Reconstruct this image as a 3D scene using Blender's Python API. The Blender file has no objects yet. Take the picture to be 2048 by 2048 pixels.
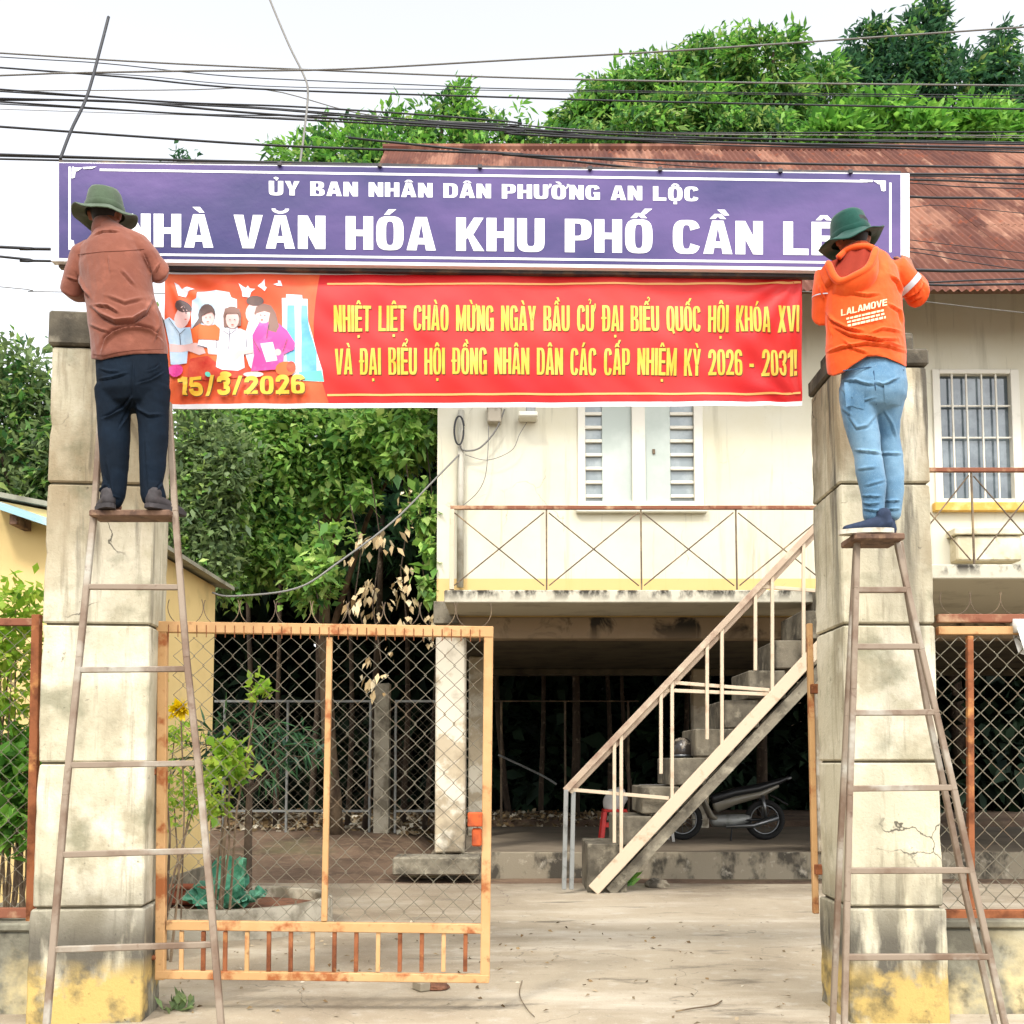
import bpy, bmesh, math, random, unicodedata
import numpy as np
from mathutils import Vector, Matrix, noise
from mathutils.bvhtree import BVHTree
from mathutils.geometry import tessellate_polygon

sc = bpy.context.scene
COL = sc.collection
R = math.radians
random.seed(7)
rng = np.random.default_rng(7)

# ------------------------------------------------------------------ camera, sky, sun, exposure
CAM_Z = 1.45
PITCH = R(4.36)
SHIFT = 346 / 2048
cam = bpy.data.cameras.new('camera')
cam.sensor_fit = 'HORIZONTAL'
cam.sensor_width = 36.0
cam.lens = 36.0
cam.shift_y = SHIFT
cam.clip_start = 0.1
cam.clip_end = 800
cam_o = bpy.data.objects.new('camera', cam)
COL.objects.link(cam_o)
cam_o.location = (0, 0, CAM_Z)
cam_o.rotation_euler = (math.pi / 2 + PITCH, 0, 0)
sc.camera = cam_o

SUN_EL, SUN_AZ = 50.0, -30.0          # degrees; azimuth from straight behind the camera, towards its left
world = bpy.data.worlds.new('World')
sc.world = world
world.use_nodes = True
wn, wl = world.node_tree.nodes, world.node_tree.links
wn.clear()
w_out = wn.new('ShaderNodeOutputWorld')
w_bg = wn.new('ShaderNodeBackground')
w_sky = wn.new('ShaderNodeTexSky')
w_sky.sky_type = 'NISHITA'
w_sky.sun_disc = False
w_sky.sun_elevation = R(SUN_EL)
w_sky.sun_rotation = R(180 + SUN_AZ)
w_sky.air_density = 1.0
w_sky.dust_density = 3.0
w_sky.ozone_density = 1.0
w_hsv = wn.new('ShaderNodeHueSaturation')
w_hsv.inputs['Saturation'].default_value = 0.16
w_hsv.inputs['Value'].default_value = 2.1
wl.new(w_sky.outputs[0], w_hsv.inputs['Color'])
wl.new(w_hsv.outputs[0], w_bg.inputs['Color'])
w_bg.inputs['Strength'].default_value = 0.15
wl.new(w_bg.outputs[0], w_out.inputs['Surface'])

sun = bpy.data.lights.new('sun', 'SUN')
sun.energy = 2.3
sun.angle = R(8)
sun.color = (1.0, 0.94, 0.85)
sun_o = bpy.data.objects.new('sun', sun)
COL.objects.link(sun_o)
_sd = Vector((math.sin(R(SUN_AZ)) * math.cos(R(SUN_EL)), -math.cos(R(SUN_AZ)) * math.cos(R(SUN_EL)), math.sin(R(SUN_EL))))
sun_o.rotation_euler = (-_sd).to_track_quat('-Z', 'Y').to_euler()
sun_o.location = _sd * 40

sc.view_settings.view_transform = 'Standard'
sc.view_settings.look = 'None'
sc.view_settings.gamma = 1.0
sc.view_settings.exposure = 0.44
sc.view_settings.use_curve_mapping = False

# ------------------------------------------------------------------ pixels of the photograph to places
VW = 1932.0                            # pixel units used below: the photograph at 1932 x 1932
_c, _s = math.cos(PITCH), math.sin(PITCH)

def ray(px, py):
    u = (px - VW / 2) / VW
    v = -(py - VW / 2) / VW + SHIFT
    return Vector((u, _c - v * _s, _s + v * _c))

def at(px, py, Y):
    """the point seen at (px, py) on the upright plane Y metres in front of the camera"""
    d = ray(px, py)
    k = Y / d.y
    return Vector((d.x * k, Y, CAM_Z + d.z * k))

def gnd(px, py, z=0.0):
    d = ray(px, py)
    k = (z - CAM_Z) / d.z
    return Vector((d.x * k, d.y * k, z))

def atq(px, py, Y):                    # the same in the photograph's own 2048 pixels
    return at(px * VW / 2048, py * VW / 2048, Y)

def mpp(Y):
    return Y / VW                      # metres per pixel

# ------------------------------------------------------------------ materials
def lin(h):
    if not isinstance(h, str):
        return (*h, 1.0) if len(h) == 3 else h
    h = h.lstrip('#')
    r = []
    for i in (0, 2, 4):
        c = int(h[i:i + 2], 16) / 255
        r.append(c / 12.92 if c <= 0.04045 else ((c + 0.055) / 1.055) ** 2.4)
    return (*r, 1.0)

MATS = {}

def mat(name, base, rough=0.8, layers=(), bump=(), metal=0.0, spec=0.4, trans=0.0, island=None, coat=0.0, sheen=0.0, alpha=None, transl=0.0):
    """procedural material: base colour, noise-shaped layers of other colours, noise bump; all in world position"""
    m = bpy.data.materials.new(name)
    m.use_nodes = True
    nt = m.node_tree
    n, l = nt.nodes, nt.links
    b = n['Principled BSDF']
    b.inputs['Roughness'].default_value = rough
    b.inputs['Metallic'].default_value = metal
    b.inputs['Specular IOR Level'].default_value = spec
    if trans:
        b.inputs['Transmission Weight'].default_value = trans
    if coat:
        b.inputs['Coat Weight'].default_value = coat
        b.inputs['Coat Roughness'].default_value = 0.15
    if sheen:
        b.inputs['Sheen Weight'].default_value = sheen
    geo = n.new('ShaderNodeNewGeometry')
    sep = None

    def noise_of(scale, detail=5, stretch=None, dist=0.0, roughn=0.6, off=0.0):
        src = geo.outputs['Position']
        if stretch or off:
            mp = n.new('ShaderNodeMapping')
            mp.inputs['Scale'].default_value = stretch or (1, 1, 1)
            mp.inputs['Location'].default_value = (off, off * 1.7, off * 0.6)
            l.new(src, mp.inputs['Vector'])
            src = mp.outputs[0]
        t = n.new('ShaderNodeTexNoise')
        t.inputs['Scale'].default_value = scale
        t.inputs['Detail'].default_value = detail
        t.inputs['Roughness'].default_value = roughn
        t.inputs['Distortion'].default_value = dist
        l.new(src, t.inputs['Vector'])
        return t.outputs['Fac']

    def rng_of(src, lo, hi):
        r = n.new('ShaderNodeMapRange')
        r.inputs['From Min'].default_value = lo
        r.inputs['From Max'].default_value = hi
        l.new(src, r.inputs['Value'])
        return r.outputs[0]

    if island:
        rp = n.new('ShaderNodeValToRGB')
        el = rp.color_ramp.elements
        while len(el) < len(island):
            el.new(0.5)
        for i, c in enumerate(island):
            el[i].position = i / (len(island) - 1)
            el[i].color = lin(c)
        l.new(geo.outputs['Random Per Island'], rp.inputs[0])
        cur = rp.outputs[0]
    else:
        rgb = n.new('ShaderNodeRGB')
        rgb.outputs[0].default_value = lin(base)
        cur = rgb.outputs[0]
    for k, L in enumerate(layers):
        if L.get('crack'):
            vo = n.new('ShaderNodeTexVoronoi')
            vo.feature = 'DISTANCE_TO_EDGE'
            vo.inputs['Scale'].default_value = L['crack']
            ns = n.new('ShaderNodeTexNoise')
            ns.inputs['Scale'].default_value = L['crack'] * 2.5
            ns.inputs['Detail'].default_value = 5
            l.new(geo.outputs['Position'], ns.inputs['Vector'])
            sc_ = n.new('ShaderNodeVectorMath'); sc_.operation = 'SCALE'
            sc_.inputs['Scale'].default_value = .55 / L['crack']
            l.new(ns.outputs['Color'], sc_.inputs[0])
            ad = n.new('ShaderNodeVectorMath')
            l.new(geo.outputs['Position'], ad.inputs[0]); l.new(sc_.outputs[0], ad.inputs[1])
            l.new(ad.outputs[0], vo.inputs['Vector'])
            cf = rng_of(vo.outputs['Distance'], L.get('cw', .012), L.get('cw', .012) * .3)
        f = rng_of(noise_of(L['s'], L.get('d', 5), L.get('st'), L.get('dist', 0.0), L.get('r', 0.6), L.get('off', 3.1 * (k + 1))), L['lo'], L['hi'])
        if L.get('crack'):
            mu = n.new('ShaderNodeMath')
            mu.operation = 'MULTIPLY'
            l.new(f, mu.inputs[0]); l.new(cf, mu.inputs[1])
            f = mu.outputs[0]
        for ax in 'xyz':
            if ax in L:
                if sep is None:
                    sep = n.new('ShaderNodeSeparateXYZ')
                    l.new(geo.outputs['Position'], sep.inputs[0])
                g = rng_of(sep.outputs[ax.upper()], *L[ax])
                mu = n.new('ShaderNodeMath')
                mu.operation = 'MULTIPLY'
                l.new(f, mu.inputs[0]); l.new(g, mu.inputs[1])
                f = mu.outputs[0]
        if L.get('a', 1.0) != 1.0:
            mu = n.new('ShaderNodeMath')
            mu.operation = 'MULTIPLY'
            l.new(f, mu.inputs[0]); mu.inputs[1].default_value = L['a']
            f = mu.outputs[0]
        mx = n.new('ShaderNodeMix')
        mx.data_type = 'RGBA'
        l.new(f, mx.inputs['Factor'])
        l.new(cur, mx.inputs['A'])
        mx.inputs['B'].default_value = lin(L['c'])
        cur = mx.outputs['Result']
    l.new(cur, b.inputs['Base Color'])
    prev = None
    for (s, strength, dist) in bump:
        bp = n.new('ShaderNodeBump')
        bp.inputs['Strength'].default_value = strength
        bp.inputs['Distance'].default_value = dist
        l.new(noise_of(s, 6), bp.inputs['Height'])
        if prev:
            l.new(prev, bp.inputs['Normal'])
        prev = bp.outputs[0]
    if prev:
        l.new(prev, b.inputs['Normal'])
    if transl:
        tr = n.new('ShaderNodeBsdfTranslucent')
        l.new(cur, tr.inputs['Color'])
        ms = n.new('ShaderNodeMixShader')
        ms.inputs[0].default_value = transl
        l.new(b.outputs[0], ms.inputs[1]); l.new(tr.outputs[0], ms.inputs[2])
        l.new(ms.outputs[0], n['Material Output'].inputs['Surface'])
    MATS[name] = m
    return m

# ------------------------------------------------------------------ mesh helpers
def tag(o, label=None, cat=None, group=None, kind=None):
    if label: o['label'] = label
    if cat: o['category'] = cat
    if group: o['group'] = group
    if kind: o['kind'] = kind
    return o

def thing(name, loc, label, cat, group=None):
    o = bpy.data.objects.new(name, None)
    o.empty_display_size = 0.2
    COL.objects.link(o)
    o.location = loc
    return tag(o, label, cat, group)

def wloc(o):
    p = Vector((0, 0, 0))
    while o is not None:
        p += o.location
        o = o.parent
    return p

class MB:
    def __init__(self):
        self.v, self.f = [], []

    def add(self, vs, fs):
        b = len(self.v)
        self.v += [Vector(v) for v in vs]
        self.f += [tuple(b + i for i in f) for f in fs]
        return self

    def box(self, lo, hi, ch=0.0, rotz=0.0, piv=None):
        lo, hi = Vector(lo), Vector(hi)
        c, h = (lo + hi) / 2, (hi - lo) / 2
        h = Vector((abs(h.x), abs(h.y), abs(h.z)))
        return self.obox(c, h, Matrix.Rotation(rotz, 3, 'Z') if rotz else None, ch, piv)

    def obox(self, c, h, rot=None, ch=0.0, piv=None):
        """box with half sizes h, optional rotation, chamfered edges"""
        c = Vector(c)
        ch = min(ch, min(h) * 0.45)
        vs, fs = [], []
        if ch <= 0:
            for sx in (-1, 1):
                for sy in (-1, 1):
                    for sz in (-1, 1):
                        vs.append(Vector((sx * h[0], sy * h[1], sz * h[2])))
            fs = [(0, 1, 3, 2), (4, 6, 7, 5), (0, 4, 5, 1), (2, 3, 7, 6), (0, 2, 6, 4), (1, 5, 7, 3)]
        else:
            idx = {}
            for sx in (-1, 1):
                for sy in (-1, 1):
                    for sz in (-1, 1):
                        for ax in range(3):
                            p = [sx * (h[0] - ch), sy * (h[1] - ch), sz * (h[2] - ch)]
                            s3 = (sx, sy, sz)
                            p[ax] = s3[ax] * h[ax]
                            idx[(sx, sy, sz, ax)] = len(vs)
                            vs.append(Vector(p))
            S = (-1, 1)
            for ax in range(3):
                o1, o2 = (ax + 1) % 3, (ax + 2) % 3
                for s in S:
                    q = []
                    for a, b in ((-1, -1), (1, -1), (1, 1), (-1, 1)):
                        k = [0, 0, 0]; k[ax] = s; k[o1] = a; k[o2] = b
                        q.append(idx[(*k, ax)])
                    fs.append(tuple(q if s > 0 else q[::-1]))
                for a in S:
                    for b in S:
                        k1 = [0, 0, 0]; k1[o1] = a; k1[o2] = b
                        q = []
                        for s, w in ((-1, o1), (1, o1), (1, o2), (-1, o2)):
                            k = list(k1); k[ax] = s
                            q.append(idx[(*k, w)])
                        fs.append(tuple(q))
            for sx in S:
                for sy in S:
                    for sz in S:
                        fs.append(tuple(idx[(sx, sy, sz, a)] for a in range(3)))
        if rot is not None:
            vs = [rot @ v for v in vs]
        return self.add([v + c for v in vs], fs)

    def bar(self, a, b, w, d=None, ref=(0, 1, 0), ch=0.0):
        """rectangular bar from a to b; w across, d along ref"""
        a, b = Vector(a), Vector(b)
        d = w if d is None else d
        t = (b - a).normalized()
        r = Vector(ref)
        r = r - t * r.dot(t)
        if r.length < 1e-4:
            r = Vector((1, 0, 0)) - t * t.x
        r.normalize()
        u = t.cross(r)
        rot = Matrix((u, r, t)).transposed()
        return self.obox((a + b) / 2, (w / 2, d / 2, (b - a).length / 2), rot, ch)

    def tube(self, pts, rad, n=6, caps=True):
        pts = [Vector(p) for p in pts]
        rad = rad if hasattr(rad, '__len__') else [rad] * len(pts)
        vs, fs = [], []
        up = None
        for i, p in enumerate(pts):
            t = (pts[min(i + 1, len(pts) - 1)] - pts[max(i - 1, 0)]).normalized()
            if up is None:
                up = Vector((0, 0, 1)) if abs(t.z) < 0.9 else Vector((1, 0, 0))
            u = up - t * up.dot(t)
            if u.length < 1e-5:
                u = Vector((0, 1, 0)) - t * t.y
            u.normalize()
            up = u
            w = t.cross(u)
            for k in range(n):
                a = 2 * math.pi * k / n
                vs.append(p + (u * math.cos(a) + w * math.sin(a)) * rad[i])
        for i in range(len(pts) - 1):
            for k in range(n):
                k2 = (k + 1) % n
                fs.append((i * n + k, i * n + k2, (i + 1) * n + k2, (i + 1) * n + k))
        if caps:
            fs.append(tuple(range(n))[::-1])
            fs.append(tuple((len(pts) - 1) * n + k for k in range(n)))
        return self.add(vs, fs)

    def loft(self, sec, ref=(1, 0, 0), n=16):
        """sections (point, rx, ry): ellipses with rx along ref; rounded caps"""
        pts = [Vector(s[0]) for s in sec]
        vs, fs = [], []
        R0 = Vector(ref)
        rings = []
        for i, (p, rx, ry) in enumerate(sec):
            t = (pts[min(i + 1, len(pts) - 1)] - pts[max(i - 1, 0)]).normalized()
            u = R0 - t * R0.dot(t)
            if u.length < 0.05:
                u = Vector((0, 1, 0)) - t * t.y
            u.normalize()
            w = t.cross(u)
            rings.append((Vector(p), u, w, t, rx, ry))
        full = []
        p, u, w, t, rx, ry = rings[0]
        for q in (0.95, 0.6):
            full.append((p - t * min(rx, ry) * q * 0.7, u, w, rx * math.sqrt(1 - q * q * 0.98), ry * math.sqrt(1 - q * q * 0.98)))
        for p, u, w, t, rx, ry in rings:
            full.append((p, u, w, rx, ry))
        for q in (0.6, 0.95):
            full.append((p + t * min(rx, ry) * q * 0.7, u, w, rx * math.sqrt(1 - q * q * 0.98), ry * math.sqrt(1 - q * q * 0.98)))
        for p, u, w, rx, ry in full:
            for k in range(n):
                a = 2 * math.pi * k / n
                vs.append(p + u * rx * math.cos(a) + w * ry * math.sin(a))
        m = len(full)
        for i in range(m - 1):
            for k in range(n):
                k2 = (k + 1) % n
                fs.append((i * n + k, i * n + k2, (i + 1) * n + k2, (i + 1) * n + k))
        fs.append(tuple(range(n))[::-1])
        fs.append(tuple((m - 1) * n + k for k in range(n)))
        return self.add(vs, fs)

    def lathe(self, prof, c=(0, 0, 0), n=20, warp=None):
        c = Vector(c)
        vs, fs = [], []
        for r, z in prof:
            for k in range(n):
                a = 2 * math.pi * k / n
                v = Vector((r * math.cos(a), r * math.sin(a), z))
                if warp: v = warp(v, a, r)
                vs.append(c + v)
        m = len(prof)
        for i in range(m - 1):
            for k in range(n):
                k2 = (k + 1) % n
                fs.append((i * n + k, i * n + k2, (i + 1) * n + k2, (i + 1) * n + k))
        return self.add(vs, fs)

    def prism(self, poly, y0, y1):
        """polygon of (x, z) extruded from y0 to y1"""
        n = len(poly)
        vs = [Vector((x, y0, z)) for x, z in poly] + [Vector((x, y1, z)) for x, z in poly]
        fs = [tuple(range(n)), tuple(range(n, 2 * n))[::-1]]
        fs += [(i, i + n, (i + 1) % n + n, (i + 1) % n) for i in range(n)]
        return self.add(vs, fs)

    def build(self, name, m, parent=None, smooth=False, recalc=True):
        me = bpy.data.meshes.new(name)
        off = wloc(parent) if parent else Vector((0, 0, 0))
        me.from_pydata([tuple(v - off) for v in self.v], [], self.f)
        if recalc:
            bm = bmesh.new(); bm.from_mesh(me)
            bmesh.ops.recalc_face_normals(bm, faces=bm.faces)
            bm.to_mesh(me); bm.free()
        me.materials.append(MATS[m] if isinstance(m, str) else m)
        if smooth:
            me.shade_smooth()
        o = bpy.data.objects.new(name, me)
        COL.objects.link(o)
        o.parent = parent
        return o

def np_mesh(name, V, F, m, parent=None, smooth=False):
    """mesh from numpy arrays; F has a constant number of corners"""
    me = bpy.data.meshes.new(name)
    off = np.array(wloc(parent)) if parent else np.zeros(3)
    k = F.shape[1]
    me.vertices.add(len(V)); me.vertices.foreach_set('co', (V - off).astype(np.float32).ravel())
    me.loops.add(F.size); me.loops.foreach_set('vertex_index', F.astype(np.int32).ravel())
    me.polygons.add(len(F))
    me.polygons.foreach_set('loop_start', np.arange(0, F.size, k, dtype=np.int32))
    me.update(calc_edges=True)
    me.materials.append(MATS[m] if isinstance(m, str) else m)
    if smooth:
        me.shade_smooth()
    o = bpy.data.objects.new(name, me)
    COL.objects.link(o)
    o.parent = parent
    return o

def copy_tree(o, parent=None):
    c = o.copy()
    COL.objects.link(c)
    c.parent = parent
    for ch in list(o.children):
        copy_tree(ch, c)
    return c
# ------------------------------------------------------------------ the materials
PAL_GREEN = ['#2f5a22', '#3f7a2a', '#5a9a35', '#77b13f', '#4c8a2e']
mat('soil', '#6d5846', 0.95, [dict(c='#4b3a2c', s=1.6, lo=.42, hi=.7), dict(c='#8a7660', s=7, lo=.5, hi=.75, a=.7), dict(c='#41502a', s=.7, lo=.56, hi=.72, a=.5)], [(30, .5, .03), (6, .5, .05)])
mat('yard_concrete', '#a0947f', 0.92, [dict(c='#7c6f5b', s=.55, lo=.45, hi=.66, a=.65), dict(c='#b5ab99', s=1.3, lo=.5, hi=.68, st=(.45, 1.5, 1), a=.8), dict(c='#b4ad9f', s=5, lo=.56, hi=.7, a=.5),
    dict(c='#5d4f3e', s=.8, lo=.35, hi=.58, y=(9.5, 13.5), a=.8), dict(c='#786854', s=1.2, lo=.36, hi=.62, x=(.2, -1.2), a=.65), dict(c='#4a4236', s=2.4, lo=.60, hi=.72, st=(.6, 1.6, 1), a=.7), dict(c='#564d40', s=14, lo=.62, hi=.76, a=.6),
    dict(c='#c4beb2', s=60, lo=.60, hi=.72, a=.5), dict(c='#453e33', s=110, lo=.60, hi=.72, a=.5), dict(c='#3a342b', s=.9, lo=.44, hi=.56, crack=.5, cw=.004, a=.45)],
    [(130, .4, .004), (30, .3, .008), (5, .3, .03)])
mat('pillar_plaster', '#bdb69e', 0.92, [dict(c='#968d74', s=1.8, lo=.47, hi=.62, st=(1, 1, .6), a=.7), dict(c='#d3cdb8', s=2.6, lo=.50, hi=.64, a=.8), dict(c='#7c745f', s=6, lo=.56, hi=.68, st=(2.6, 2.6, .22), a=.6),
    dict(c='#8a7a5e', s=2.0, lo=.38, hi=.60, st=(1.3, 1.3, .45), z=(2.2, 3.0), a=.85), dict(c='#47423a', s=3.6, lo=.50, hi=.63, st=(2.6, 2.6, .25), z=(1.9, 3.1), a=.9), dict(c='#5d6048', s=3.2, lo=.55, hi=.68, a=.5),
    dict(c='#45413a', s=3.5, lo=.36, hi=.55, st=(1.7, 1.7, .45), z=(.9, .45), a=.9), dict(c='#b39a5c', s=2.6, lo=.42, hi=.50, z=(.36, .24)), dict(c='#4a4638', s=5, lo=.5, hi=.66, z=(.5, .15), a=.85),
    dict(c='#36332b', s=18, lo=.66, hi=.76, a=.7), dict(c='#58523f', s=90, lo=.62, hi=.74, a=.45), dict(c='#39352c', s=1.1, lo=.54, hi=.60, crack=1.2, cw=.007, a=.85)],
    [(70, .5, .006), (18, .35, .012)])
mat('pillar_cap', '#5d574a', 0.95, [dict(c='#35322b', s=5, lo=.4, hi=.65, a=.8), dict(c='#8b8473', s=9, lo=.55, hi=.75, a=.8)], [(40, .5, .01)])
mat('joint_dark', '#57503f', 0.95, [], [(40, .4, .01)])
mat('old_concrete', '#7d7666', 0.95, [dict(c='#403b32', s=3, lo=.42, hi=.62, a=.85), dict(c='#a39c88', s=6, lo=.54, hi=.7, a=.7), dict(c='#2f2b25', s=14, lo=.62, hi=.74, a=.7)], [(50, .6, .008), (12, .4, .015)])
mat('step_concrete', '#6f6859', 0.95, [dict(c='#3d382f', s=3, lo=.42, hi=.62, a=.85), dict(c='#938b78', s=7, lo=.56, hi=.7, a=.7)], [(50, .6, .008), (12, .4, .015)])
mat('ring_concrete', '#a39c8b', 0.95, [dict(c='#5d5647', s=4, lo=.46, hi=.64, a=.8)], [(50, .6, .008)])
mat('plinth_concrete', '#857c6a', 0.95, [dict(c='#36322b', s=3.0, lo=.48, hi=.58, st=(1, 1, .6), a=.9), dict(c='#bdb5a2', s=6, lo=.58, hi=.75, a=.8)], [(50, .5, .01)])
ZSK = at(1000, 1092, 13.3).z
ZSL = at(1000, 1113, 12.2).z
mat('house_wall', '#c9c5b2', 0.85, [dict(c='#bdb493', s=.8, lo=.45, hi=.7, a=.5), dict(c='#857f69', s=1.6, lo=.55, hi=.72, st=(2.4, 2.4, .25), a=.5), dict(c='#6d6857', s=4, lo=.62, hi=.75, st=(3, 3, .2), a=.45), dict(c='#c9a864', s=.4, lo=-.3, hi=-.2, z=(ZSK + .005, ZSK), a=.85), dict(c='#6b6452', s=1.2, lo=.52, hi=.60, crack=.5, cw=.004, a=.45), dict(c='#8d8672', s=40, lo=.64, hi=.76, a=.3)], [(70, .2, .004)])
mat('house_trim', '#c9c6b6', 0.8, [dict(c='#8b8674', s=3, lo=.52, hi=.8, a=.6), dict(c='#55503f', s=6, lo=.64, hi=.8, a=.6)], [(60, .2, .004)])
mat('balcony_edge', '#b9b4a2', 0.9, [dict(c='#34312a', s=5, lo=.44, hi=.56, st=(1.2, 1.2, .7), z=(ZSL - .14, ZSL - .03)), dict(c='#7a7463', s=2.5, lo=.5, hi=.75, a=.6)], [(60, .3, .006)])
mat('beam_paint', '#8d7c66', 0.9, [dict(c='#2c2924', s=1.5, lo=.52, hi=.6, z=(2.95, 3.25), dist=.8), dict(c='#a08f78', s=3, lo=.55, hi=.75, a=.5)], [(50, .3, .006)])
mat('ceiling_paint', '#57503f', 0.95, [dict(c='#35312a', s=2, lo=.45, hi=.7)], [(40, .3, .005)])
mat('floor_cement', '#7b6f5e', 0.85, [dict(c='#52493c', s=1.3, lo=.42, hi=.7, a=.7)], [(60, .2, .005)])
mat('column_plaster', '#b5a78e', 0.9, [dict(c='#d6cfbd', s=2.2, lo=.48, hi=.54, a=.9), dict(c='#4d463b', s=2.6, lo=.42, hi=.6, z=(1.2, .4), a=.9), dict(c='#83765f', s=5, lo=.5, hi=.75, a=.6)], [(50, .3, .006)])
mat('roof_rust_sunlit', '#5e3a2f', 0.85, [dict(c='#8a6250', s=.75, lo=.50, hi=.57, st=(1.6, .45, .45), a=.85), dict(c='#4a2c26', s=1.3, lo=.50, hi=.62, st=(2.2, .4, .4), a=.85), dict(c='#a27e69', s=2.4, lo=.60, hi=.70, st=(2.4, .5, .5), a=.7), dict(c='#3a2521', s=9, lo=.60, hi=.74, st=(2, .6, .6), a=.7), dict(c='#8a4526', s=4, lo=.58, hi=.7, a=.6)], [(40, .25, .005)], spec=.2)  # rust streaks, plus patches of sun and tree shade painted into the colour
mat('yellow_wall', '#d0b67c', 0.9, [dict(c='#dcc48a', s=.9, lo=.45, hi=.7, a=.6), dict(c='#9c8a5c', s=3, lo=.56, hi=.8, a=.5)], [(60, .2, .004)])
mat('blue_sheet', '#8fb4bd', 0.5, [dict(c='#c9d6d8', s=3, lo=.5, hi=.75)], metal=.2)
mat('grey_sheet', '#8f8d7c', 0.7, [dict(c='#5f5a4c', s=4, lo=.45, hi=.7)])
mat('gate_paint', '#b08a5c', 0.65, [dict(c='#c0976a', s=4, lo=.45, hi=.65, a=.8), dict(c='#8a4a22', s=6, lo=.55, hi=.66, a=.9), dict(c='#5a2d18', s=14, lo=.62, hi=.75, a=.8)], [(60, .4, .004)], spec=.3)
mat('gate_rust', '#875233', 0.85, [dict(c='#60361f', s=7, lo=.45, hi=.62), dict(c='#bf8b52', s=5, lo=.58, hi=.7, a=.8)], [(70, .5, .004)], spec=.25)
mat('rail_rust', '#7d4e3a', 0.8, [dict(c='#a98a6c', s=5, lo=.5, hi=.65), dict(c='#54301f', s=9, lo=.58, hi=.72)], [(70, .4, .003)], spec=.25)
mat('lock_paint', '#b04d1c', 0.7, [dict(c='#7f3414', s=12, lo=.5, hi=.7)], [(60, .4, .003)])
mat('link_wire', '#7d7868', 0.6, [dict(c='#6b5136', s=5, lo=.5, hi=.7, a=.8)], metal=.3)
mat('stair_rail', '#a89580', 0.75, [dict(c='#7a5a4a', s=3, lo=.5, hi=.68, a=.8), dict(c='#c4b49c', s=6, lo=.55, hi=.72, a=.7)], [(60, .3, .003)])
mat('stair_bar', '#bfae96', 0.75, [dict(c='#8f7253', s=6, lo=.56, hi=.75, a=.8)], [(60, .3, .003)])
mat('rod_dark', '#5b4d3d', 0.7, [dict(c='#8f7b5c', s=5, lo=.5, hi=.7)])
mat('grey_steel', '#8d8f8c', 0.55, [dict(c='#6a6a66', s=9, lo=.5, hi=.7)], metal=.5)
mat('ladder_metal', '#857767', 0.65, [dict(c='#665141', s=3.2, lo=.48, hi=.62, a=.85), dict(c='#a5a296', s=2.4, lo=.54, hi=.66, a=.9), dict(c='#4f3426', s=16, lo=.62, hi=.75, a=.7)], [(80, .3, .003)], metal=.15, spec=.35)
mat('ladder_wood', '#6a5140', 0.85, [dict(c='#433026', s=8, lo=.48, hi=.65), dict(c='#8c7158', s=20, lo=.56, hi=.75)], [(60, .4, .004)])
mat('window_frame', '#d0ccbe', 0.6, [dict(c='#a39c86', s=6, lo=.58, hi=.8, a=.6)])
mat('shutter_panel', '#a9b2aa', 0.6, [dict(c='#bcc4bc', s=1.5, lo=.45, hi=.7)])
mat('dark_glass', '#4c565c', 0.08, [dict(c='#6d787d', s=1.8, lo=.45, hi=.6)], spec=.8)  # paler grey-blue tone paints reflections into the panes
mat('louvre_glass', '#7c8688', 0.15, [dict(c='#939c9c', s=3, lo=.45, hi=.6)], spec=.7)
mat('cream_panel', '#b3a88c', 0.8, [dict(c='#d9d2bc', s=2, lo=.45, hi=.7), dict(c='#8f835f', s=9, lo=.6, hi=.8)], [(20, .3, .01)])
mat('ochre_trim', '#c49a4a', 0.85, [dict(c='#d9bd7c', s=6, lo=.5, hi=.7)])
mat('pipe_grey', '#a6a294', 0.6, [dict(c='#807a68', s=3, lo=.5, hi=.7)])
mat('box_grey', '#a39a88', 0.6, [dict(c='#6d6455', s=9, lo=.55, hi=.75)])
mat('cable_black', '#1b1c20', 0.55, spec=.5)
mat('cable_grey', '#6f6d68', 0.6, spec=.4)
mat('sign_white', '#dedde2', 0.45, [dict(c='#c4c4ce', s=2, lo=.5, hi=.8, a=.5)], spec=.5)
mat('sign_purple', '#29245c', 0.5, [dict(c='#57437a', s=.8, lo=.42, hi=.62, st=(.6, 1, 1.4)), dict(c='#212156', s=.7, lo=.52, hi=.68, st=(.6, 1, 1.4), off=9)], [(2.2, .3, .03)], spec=.35)  # the mauve and navy patches paint soft reflections into the colour
mat('sign_letter', '#e6e8ea', 0.4, [], [], spec=.5)
mat('sign_frame', '#3b3a3d', 0.6, [dict(c='#6b5a48', s=8, lo=.5, hi=.7)], metal=.4)
mat('banner_red', '#c5161c', 0.5, [dict(c='#cf2a22', s=1.2, lo=.4, hi=.7)], [(420, .08, .001)], spec=.35, transl=.12)
mat('banner_orange', '#d8502a', 0.5, [dict(c='#df6a3c', s=2.5, lo=.4, hi=.65)], [(420, .08, .001)], spec=.35, transl=.12)
mat('banner_white', '#dcdadc', 0.5)
mat('banner_yellow', '#d8a628', 0.5, [dict(c='#e0bc4c', s=5, lo=.4, hi=.65)])
mat('banner_line', '#e2a55e', 0.5)
mat('ink_brown', '#5a3a1c', 0.6)
mat('ink_hair', '#4a3b3c', 0.6, [dict(c='#65504a', s=9, lo=.4, hi=.7)])
mat('ink_hair_light', '#7d5f55', 0.6)
mat('ink_skin', '#d9b3ae', 0.6)
mat('ink_white', '#d8d6dc', 0.6, [dict(c='#c8c8d4', s=16, lo=.5, hi=.7)])
mat('ink_pale_blue', '#a9c3d9', 0.6, [dict(c='#c7d6e2', s=12, lo=.4, hi=.7)])
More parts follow.
